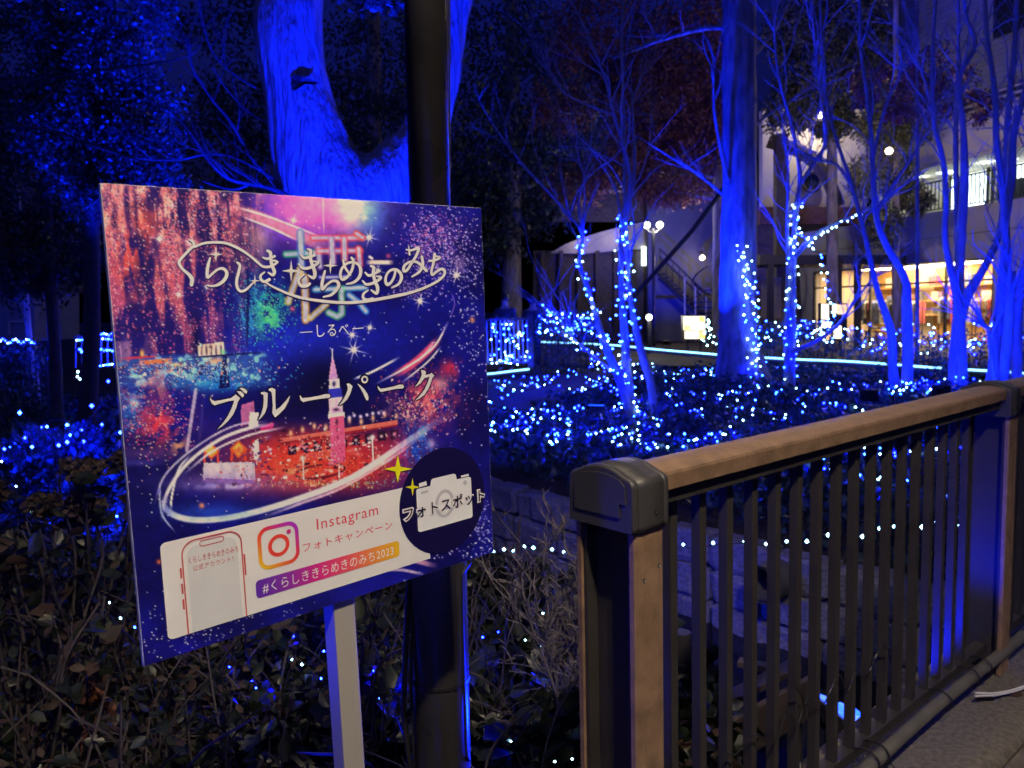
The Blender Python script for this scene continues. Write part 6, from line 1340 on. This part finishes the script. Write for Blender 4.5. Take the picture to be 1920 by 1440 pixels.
# balcony storey: recess with lit back wall, railing, fascia, louvre rails
fbox('balcony_back_wall', S0, SU, -1.75, -1.6, 3.85, 5.3, 'facade_warm'); fbox('balcony_soffit', S0, SU, -1.6, .25, 5.06, 5.14, 'facade_warm'); fbox('fascia', S0, SU, .12, .30, 5.145, 6.15, 'facade_warm'); fbox('balcony_end', SU-.05, SU+.05, -1.6, 0, 3.86, 5.05, 'facade_warm')
fbox('balcony_window', 2.6, 3.9, -1.598, -1.57, 3.95, 5.0, 'cool_panel'); fbox('balcony_window', -.8, 2.3, -1.598, -1.57, 4.62, 5.0, 'cool_panel'); fbox('balcony_window', -.8, 2.3, -1.598, -1.57, 3.95, 4.6, 'glass_dark'); fbox('balcony_notice', .2, .55, -1.56, -1.54, 4.0, 4.5, 'sign_yellow')
for k in range(3): fbox('soffit_light', -.6+k*1.9, -.2+k*1.9, -1.1, -.7, 5.03, 5.055, 'cool_panel')
for s in (2.45, 2.6, 3.9, 1.0): fbox('balcony_mullion', s-.03, s+.03, -1.569, -1.5, 3.9, 5.05, 'dark_frame')
fbox('balcony_rail', S0, SU-.05, -.06, 0, 4.66, 4.70, 'dark_frame'); fbox('balcony_rail', S0, SU-.05, -.05, -.01, 3.90, 3.93, 'dark_frame')
bb = MB(); bb.box((0, 0, 0), (FE*.012, FN*.012, zz*.365)); bar = bb.build('balcony_bar', M['dark_frame'], bl); nn = 45
for k in range(nn):
    if k == 0: o = bar
    else: o = bpy.data.objects.new('balcony_bar', bar.data); COL.objects.link(o); attach(o, bl)
    o.location = Vector(FP(-.9+k*.132, -.03, 4.295))
for k in range(5): fbox('louvre_rail', S0, SU, .22, .26, 6.20+k*.085, 6.235+k*.085, 'dark_frame' if k % 2 else 'facade_warm')
for s in (.4, 2.1, 3.9): fbox('louvre_post', s-.05, s+.05, .27, .33, 6.16, 6.62, 'dark_frame')
up_w = fbox('upper_wall', S0, SU, -.6, -.1, 6.155, 13, 'siding')
for k in range(44): fbox('siding_board', S0, SU, -.098, -.075, 6.7+k*.14, 6.83+k*.14, 'siding', up_w)
for (a, b, c, d) in ((-1.2, -.1, 8.0, 9.2), (.15, 1.15, 8.0, 9.2)):
    w_ = fbox('window', a, b, -.07, -.03, c, d, 'glass_dark')
    for k in range(3): fbox('frame', a-.03, b+.03, -.028, .0, c+(d-c)*k/2-.04, c+(d-c)*k/2+.04, 'dark_frame', w_)
    for k in (0, 1): fbox('frame', (a, b)[k]-.05, (a, b)[k]+.05, -.02, .005, c, d, 'dark_frame', w_)
for k in range(3): lamp('POINT', 'balcony_lamp', FP(-.3+k*2.3, -.8, 4.93), None, 14, (.85, 1.0, .92), radius=.15, parent=bl)
# wall lamp shining on the trees and the fascia
wl = thing('wall_lamp', 'bright warm lamp on the building among the branches', 'lamp', P(1667, 283, 18.7)); c = P(1667, 283, 18.7); mb = MB()
bm = bmesh.new(); bmesh.ops.create_icosphere(bm, subdivisions=2, radius=.085)
for v in bm.verts: v.co += Vector(c)
me = bpy.data.meshes.new('bulb'); bm.to_mesh(me); bm.free(); link_mesh('bulb', me, M['lamp_warm'], wl); mb.tube([c+np.array([0, .08, .05]), c+np.array([.3, .5, .12]), c+np.array([1.2, 1.2, .2])], .02, 6); mb.build('arm', M['dark_frame'], wl)
lamp('POINT', 'glow', c-np.array([1.0, 1.1, .05]), None, 170, (1.0, .78, .45), radius=.1, parent=wl)

# ------------------------------------------------------------------ darker structures left of the shop
an = thing('annex_building', 'dark annex with a white gable, round window and roof posts left of the shop', 'building', P(1500, 640, 27))
def abox(name, x0, x1, y0, y1, d, th, m, parent=None):
    p = [P(x0, y0, d), P(x1, y0, d), P(x1, y1, d), P(x0, y1, d)]; mb = MB(); bk_ = np.array([0, th, 0]); mb.add(p+[v+bk_ for v in p], [(0, 3, 2, 1), (4, 5, 6, 7), (0, 1, 5, 4), (1, 2, 6, 5), (2, 3, 7, 6), (3, 0, 4, 7)]); return mb.build(name, M[m], parent or an)
abox('white_wall', 1430, 1625, 205, 402, 27.5, .4, 'facade_warm'); abox('lower_wall', 1420, 1580, 402, 655, 27.5, .4, 'wood_dark'); abox('beam', 1425, 1640, 388, 420, 27.2, .25, 'brick_red')
rw = MB(); c = P(1520, 342, 27.4); rw.tube([c, c-np.array([0, .16, 0])], .36, 28, cap=False); rw.tube([c-np.array([0, .02, 0]), c-np.array([0, .05, 0])], .30, 28); o = rw.build('round_window', M['glass_dark'], an); tr = MB(); tr.tube([c+np.array([.33*math.cos(a), -.1, .33*math.sin(a)]) for a in np.linspace(0, 6.283, 30)], .06, 8, cap=False); tr.build('window_frame', M['wood_dark'], o)
ra = MB(); pts = [P(1440, 265, 26.8), P(1500, 285, 26.6), P(1545, 325, 26.4), P(1572, 385, 26.2)]; ra.tube(smooth_path(pts), .22, 8); ra.build('roof_arch', M['wood_dark'], an)
abox('canopy', 1425, 1700, 478, 496, 22.0, 1.6, 'dark_frame'); 
for x in (1440, 1568, 1604): abox('canopy_post', x, x+11, 496, 655, 21.9, .12, 'dark_frame')
abox('roof_post', 1456, 1478, 250, 655, 24, .3, 'wood_dark')
gr = thing('metal_gate', 'dark barred gate under the canopy behind the tall trunk', 'gate', P(1445, 600, 23)); abox('frame', 1428, 1466, 520, 523, 23, .04, 'alu', gr)
for k in range(11): abox('bar', 1429+k*3.4, 1430.0+k*3.4, 523, 596, 23, .03, 'alu', gr)
al = MB(); c = P(1540, 212, 26.6); al.tube([c+np.array([0, .9, .1]), c], .03, 6); al.tube([c, c-np.array([0, 0, .14])], .11, 12); al.build('added_downlight', M['lamp_warm'], an); lamp('POINT', 'annex_fill', c-np.array([0, .25, .3]), None, 130, (1, .86, .72), radius=.1, parent=an)  # fixture and point lamp added to brighten the white gable wall
# plain wall with the outside staircase
bw_ = thing('stair_wall', 'plain wall with an outside staircase left of the tall trunk', 'building', P(1290, 640, 29))
abox('wall', 1215, 1372, 180, 640, 29.5, .4, 'wall_dim', bw_); wb = MB(); pf_ = [P(x, y, 31) for x, y in ((1032, 474), (1060, 458), (1090, 446), (1130, 434), (1170, 424), (1214, 414), (1214, 466), (1160, 470), (1090, 476))]; nk = len(pf_)
wb.add(pf_+[v+np.array([0, .3, 0]) for v in pf_], [tuple(range(nk))[::-1], tuple(range(nk, 2*nk))]+[(j, (j+1) % nk, nk+(j+1) % nk, nk+j) for j in range(nk)]); wb.build('white_band', M['facade_warm'], bw_); abox('lower_wall', 1000, 1216, 470, 640, 31.2, .3, 'wood_dark', bw_)
for k in range(6): abox('pillar', 1015+k*34, 1022+k*34, 470, 640, 30.9, .2, 'wood_dark', bw_)
lamp('POINT', 'band_fill', P(1150, 440, 30.4), None, 7, (1, .85, .6), radius=.15, parent=bw_); lamp('POINT', 'band_fill', P(1085, 455, 30.5), None, 5, (1, .8, .55), radius=.15, parent=bw_); abox('upper_wall', 1040, 1214, 330, 415, 31.1, .3, 'wood_dark', bw_); abox('lit_doorway', 1203, 1212, 462, 498, 30.8, .05, 'cool_panel', bw_); abox('stair_back', 1228, 1345, 560, 640, 29.0, .3, 'wall_dim', bw_)  # the two point lamps are fill added to brighten the white band
for k in range(12):
    x, y = 1240+k*7.2, 512+k*6.9; abox('step', x, x+8.2, y, y+4, 28.4, .9, 'dark_frame', bw_)
mb = MB(); mb.tube([P(1236, 520, 28.3), P(1326, 606, 28.3)], .09, 6); mb.build('stringer', M['dark_frame'], bw_)
for y in (0, 14): mb = MB(); mb.tube([P(1236, 466+y, 28.3), P(1322, 548+y, 28.3)], .03, 6); mb.build('handrail', M['dark_frame'], bw_)
for k in range(8): mb = MB(); x = 1238+k*11.8; mb.tube([P(x, 468+k*11.3, 28.3), P(x, 522+k*11.3, 28.3)], .018, 5); mb.build('baluster', M['dark_frame'], bw_)
for k in range(4): mb = MB(); x = 1284+k*20; mb.tube([P(x, 520+k*14, 28.2), P(x, 640, 28.2)], .03, 6); mb.build('post', M['alu'], bw_)
sp_ = thing('spiral_stair', 'dark spiral staircase between the wall lamp and the tall trunk', 'staircase', P(1338, 640, 27.5)); mb = MB(); cc_ = P(1345, 640, 27.5); mb.tube([cc_, P(1345, 460, 27.5)], .08, 8); mb.build('pole', M['dark_frame'], sp_)
for k in range(13):
    a = k*.5; mb = MB(); z = cc_[2]+.2+k*.2; d_ = np.array([math.cos(a), math.sin(a), 0]); s_ = np.array([-d_[1], d_[0], 0]); mb.box(cc_*np.array([1, 1, 0])+d_*.42+zz*z, (d_*.4, s_*.14, zz*.02)); mb.build('step', M['dark_frame'], sp_)
mb = MB(); mb.tube([cc_+np.array([.82*math.cos(k*.17), .82*math.sin(k*.17), 1.0+k*.068]) for k in range(40)], .03, 6); mb.build('handrail', M['dark_frame'], sp_)
mb = MB(); mb.tube([P(1392, 305, 18), P(1300, 430, 18), P(1185, 560, 18), P(1172, 640, 18)], .055, 6); o = mb.build('slanting_pole', M['dark_frame']); tag(o, 'dark slanting prop pole crossing the stair wall', 'pole')
def globe(px, py, d, label, r=.16, energy=60, base_y=640, arm=False, col=(1, .96, .80)):
    c = P(px, py, d); t = thing('globe_lamp', label, 'lamp post', (*c[:2], 0)); 
    for k, dx in enumerate((-.22, .22) if arm else (0,)):
        bm = bmesh.new(); bmesh.ops.create_icosphere(bm, subdivisions=2, radius=r)
        for v in bm.verts: v.co += Vector(c)+Vector((dx, 0, 0))
        me = bpy.data.meshes.new('globe'); bm.to_mesh(me); bm.free(); link_mesh('globe', me, M['lamp_white'], t)
    mb = MB(); mb.tube([c-np.array([0, 0, r*1.1]), np.array([*c[:2], -.05])], .06, 8)
    if arm: mb.tube([c+np.array([-.22, 0, -.15]), c+np.array([0, 0, -.3]), c+np.array([.22, 0, -.15])], .03, 6)
    mb.build('pole', M['black_metal'], t); lamp('POINT', 'glow', c-np.array([0, .25, 0]), None, energy, col, radius=r, parent=t); return t
globe(1225, 422, 26, 'twin globe lamp on a tall post before the stair wall', .11, 160, arm=True); globe(1217, 595, 22, 'low white globe lamp left of the yellow lit sign', .085, 25)
wm = thing('wall_lamp', 'small warm lamp on the stair wall', 'lamp', P(1315, 482, 28.8)); c = P(1317, 478, 28.7); mb = MB(); mb.tube([c+np.array([0, .5, .12]), c+np.array([0, .1, .14]), c], .03, 6); mb.build('arm', M['dark_frame'], wm); bm = bmesh.new(); bmesh.ops.create_icosphere(bm, subdivisions=1, radius=.1)
for v in bm.verts: v.co += Vector(c)-Vector((0, 0, .1))
me = bpy.data.meshes.new('bulb'); bm.to_mesh(me); bm.free(); link_mesh('bulb', me, M['lamp_warm'], wm); lamp('POINT', 'glow', c-np.array([.1, .05, .15]), None, 22, (1, .8, .5), radius=.08, parent=wm)
# two lit box signs
def box_sign(x0, y0, d, label, grid, w, h):
    t = thing('lit_sign', label, 'sign', P(x0, y0+h, d)); abox('case', x0-1.5, x0+w+1.5, y0-1.5, y0+h+1.5, d+.02, .2, 'dark_frame', t)
    for (a, b, c, e, m) in grid: abox('panel', x0+a*w, x0+c*w, y0+b*h, y0+e*h, d-.02, .03, m, t)
    for k in (.2, .8): abox('leg', x0+k*w-1.5, x0+k*w+1.5, y0+h+1.5, 668, d+.1, .06, 'dark_frame', t)
box_sign(1282, 593, 20.5, 'yellow and white lit box sign below the stair wall', [(0, 0, .36, .62, 'sign_white'), (.40, 0, 1, .62, 'sign_white'), (.06, .66, .70, 1, 'sign_white'), (.72, .66, 1, 1, 'sign_yellow'), ], 40, 42)
abox('panel', 1283, 1294, 610, 618.5, 20.46, .02, 'sign_yellow', bpy.data.objects['lit_sign']); abox('panel', 1311, 1321, 594, 604, 20.46, .02, 'sign_yellow', bpy.data.objects['lit_sign'])
box_sign(1541, 570, 19.5, 'yellow lit box sign at the left end of the shop window', [(0, 0, .28, .42, 'sign_white'), (.45, 0, .62, .25, 'sign_white'), (.66, .02, 1, .28, 'sign_yellow'), (0, .46, .35, .66, 'sign_white'), (0, .78, .36, 1, 'sign_yellow'), (.5, .6, .8, .95, 'sign_white')], 46, 68)
# left background: a lamp post like pole, dark hut, lit railing
lp3 = thing('park_pole', 'thin pole with a thicker foot standing in the dark at the left', 'pole', (*P(68, 790, 11.8)[:2], -.2)); mb = MB(); c = P(68, 790, 11.8); zt = P(68, 690, 11.8)[2]; mb.tube([(c[0], c[1], -.3), (c[0], c[1], zt), (c[0], c[1], zt+.08), (c[0], c[1], 4.5)], [.085, .085, .045, .04], 14); mb.build('pole', M['alu'], lp3, True)
hut = thing('park_hut', 'dark hut with a pale window frame at the far left', 'hut', P(20, 650, 19)); abox('wall', -60, 64, 545, 640, 19, 2, 'siding', hut); abox('window_frame', 15, 42, 602, 605, 18.95, .04, 'facade_warm', hut); abox('window_frame', 15, 18, 602, 628, 18.95, .04, 'facade_warm', hut); abox('roof', -70, 72, 530, 545, 18.8, 2.4, 'wood_dark', hut)
lr = thing('garden_fence', 'fence with rows of blue bulbs left of the signboard', 'fence', P(180, 690, 12.8))
for yy in (632, 656): mb = MB(); mb.tube([P(140, yy, 12.7), P(300, yy-2, 12.7)], .025, 6); mb.build('rail', M['wood_dark'], lr)
for k in range(14): mb = MB(); mb.tube([P(142+k*12, 630, 12.75), P(142+k*12, 690, 12.75)], .012, 5); mb.build('baluster', M['alu'], lr)
# near bushes glowing blue left of the signboard
def bush_(px, py, d, rad, n, label, seed):
    c = P(px, py, d); z0 = float(gz(c[0], c[1])); t = thing('low_bush', label, 'shrub', (c[0], c[1], z0), 'low bushes under the fairy lights'); r = np.random.default_rng(seed); u = unit(n, r); u[:, 2] = np.abs(u[:, 2]); p = np.array([c[0], c[1], z0])+u*np.array([rad, rad, max(.15, c[2]-z0)])*r.uniform(.7, 1, (n, 1)); leaf_mesh('foliage', p, unit(n, r)*.7+u, .06*r.uniform(.6, 1.4, n), .02, M['leaf_green'], t, r)
    mb = MB()
    for k in range(9): e = p[k*17 % n]; mb.tube([(c[0], c[1], z0-.05), e], .006, 5)
    mb.build('stems', M['twig'], t)
bush_(60, 800, 5.3, .42, 2600, 'blue glowing bush under bulbs at the left edge', 301); bush_(150, 800, 5.4, .45, 3000, 'blue glowing bush under bulbs in the middle of the gap left of the signboard', 302); bush_(215, 770, 5.8, .4, 2400, 'blue glowing bush half hidden by the left edge of the signboard', 303); bush_(20, 720, 8.2, .5, 1800, 'dark bush before the thin pole', 304)

# ------------------------------------------------------------------ floodlights
floodlight(P(1608, 1346, 2.75), P(1790, 960, 2.75), 85, 'blue floodlight glowing behind the balusters low above the water', 75, 1.25, ground_z=-1.1)
floodlight((-.55, 5.6, .0), P(640, 180, 8.2), 9500, 'blue floodlight aimed at the huge forked trunk', 46)
floodlight((-1.9, 6.4, .0), P(262, 190, 9.0), 7500, 'blue floodlight aimed at the evergreen tree', 36)
floodlight(P(1215, 735, 13.9)*np.array([1, 1, 0])+np.array([0, 0, .25]), P(1380, 330, 14.4), 7000, 'blue floodlight left of the tall straight trunk', 60)
floodlight(P(1765, 770, 10.4)*np.array([1, 1, 0])+np.array([0, 0, .2]), P(1800, 540, 12.7), 850, 'blue floodlight at the foot of the forking stems', 80)
floodlight(P(1630, 790, 10.2)*np.array([1, 1, 0])+np.array([0, 0, .2]), P(1670, 520, 12.6), 620, 'blue floodlight left of the crooked double stems', 75)
floodlight(P(1120, 800, 9.6)*np.array([1, 1, 0])+np.array([0, 0, .2]), P(1150, 300, 10.4), 420, 'blue floodlight at the foot of the wrapped tree', 80)
floodlight(P(1905, 775, 9.6)*np.array([1, 1, 0])+np.array([0, 0, .2]), P(1885, 540, 11.6), 700, 'blue floodlight below the cut trunks at the right edge', 80)
floodlight(P(1250, 640, 24)*np.array([1, 1, 0])+np.array([0, 0, .3]), P(1290, 300, 29), 2200, 'blue floodlight turned to the stair wall', 90)
floodlight((.45, 4.4, -.25), P(1250, 1040, 6.0), 70, 'blue floodlight by the water turned to the stone wall', 100, .6)
floodlight((-2.0, 1.95, .12), P(650, 1500, 1.45), 42, 'blue floodlight standing in the bed outside the left edge of the view', 44, .5, blend=1.0)
floodlight((.36, 1.97, .30), ltilt(.60), 190, 'blue floodlight on the bank hidden by the first railing post', 84, .35)
floodlight((.36, 3.0, .05), tb+np.array([-.05, 0, .35]), 130, 'small blue floodlight behind the twiggy bush', 80, .3)
floodlight((-2.3, 4.6, .1), P(140, 815, 5.4), 320, 'added blue floodlight brightening the glowing bushes left of the signboard', 110, .5)  # extra flood added to strengthen the bulbs' blue glow on the bushes
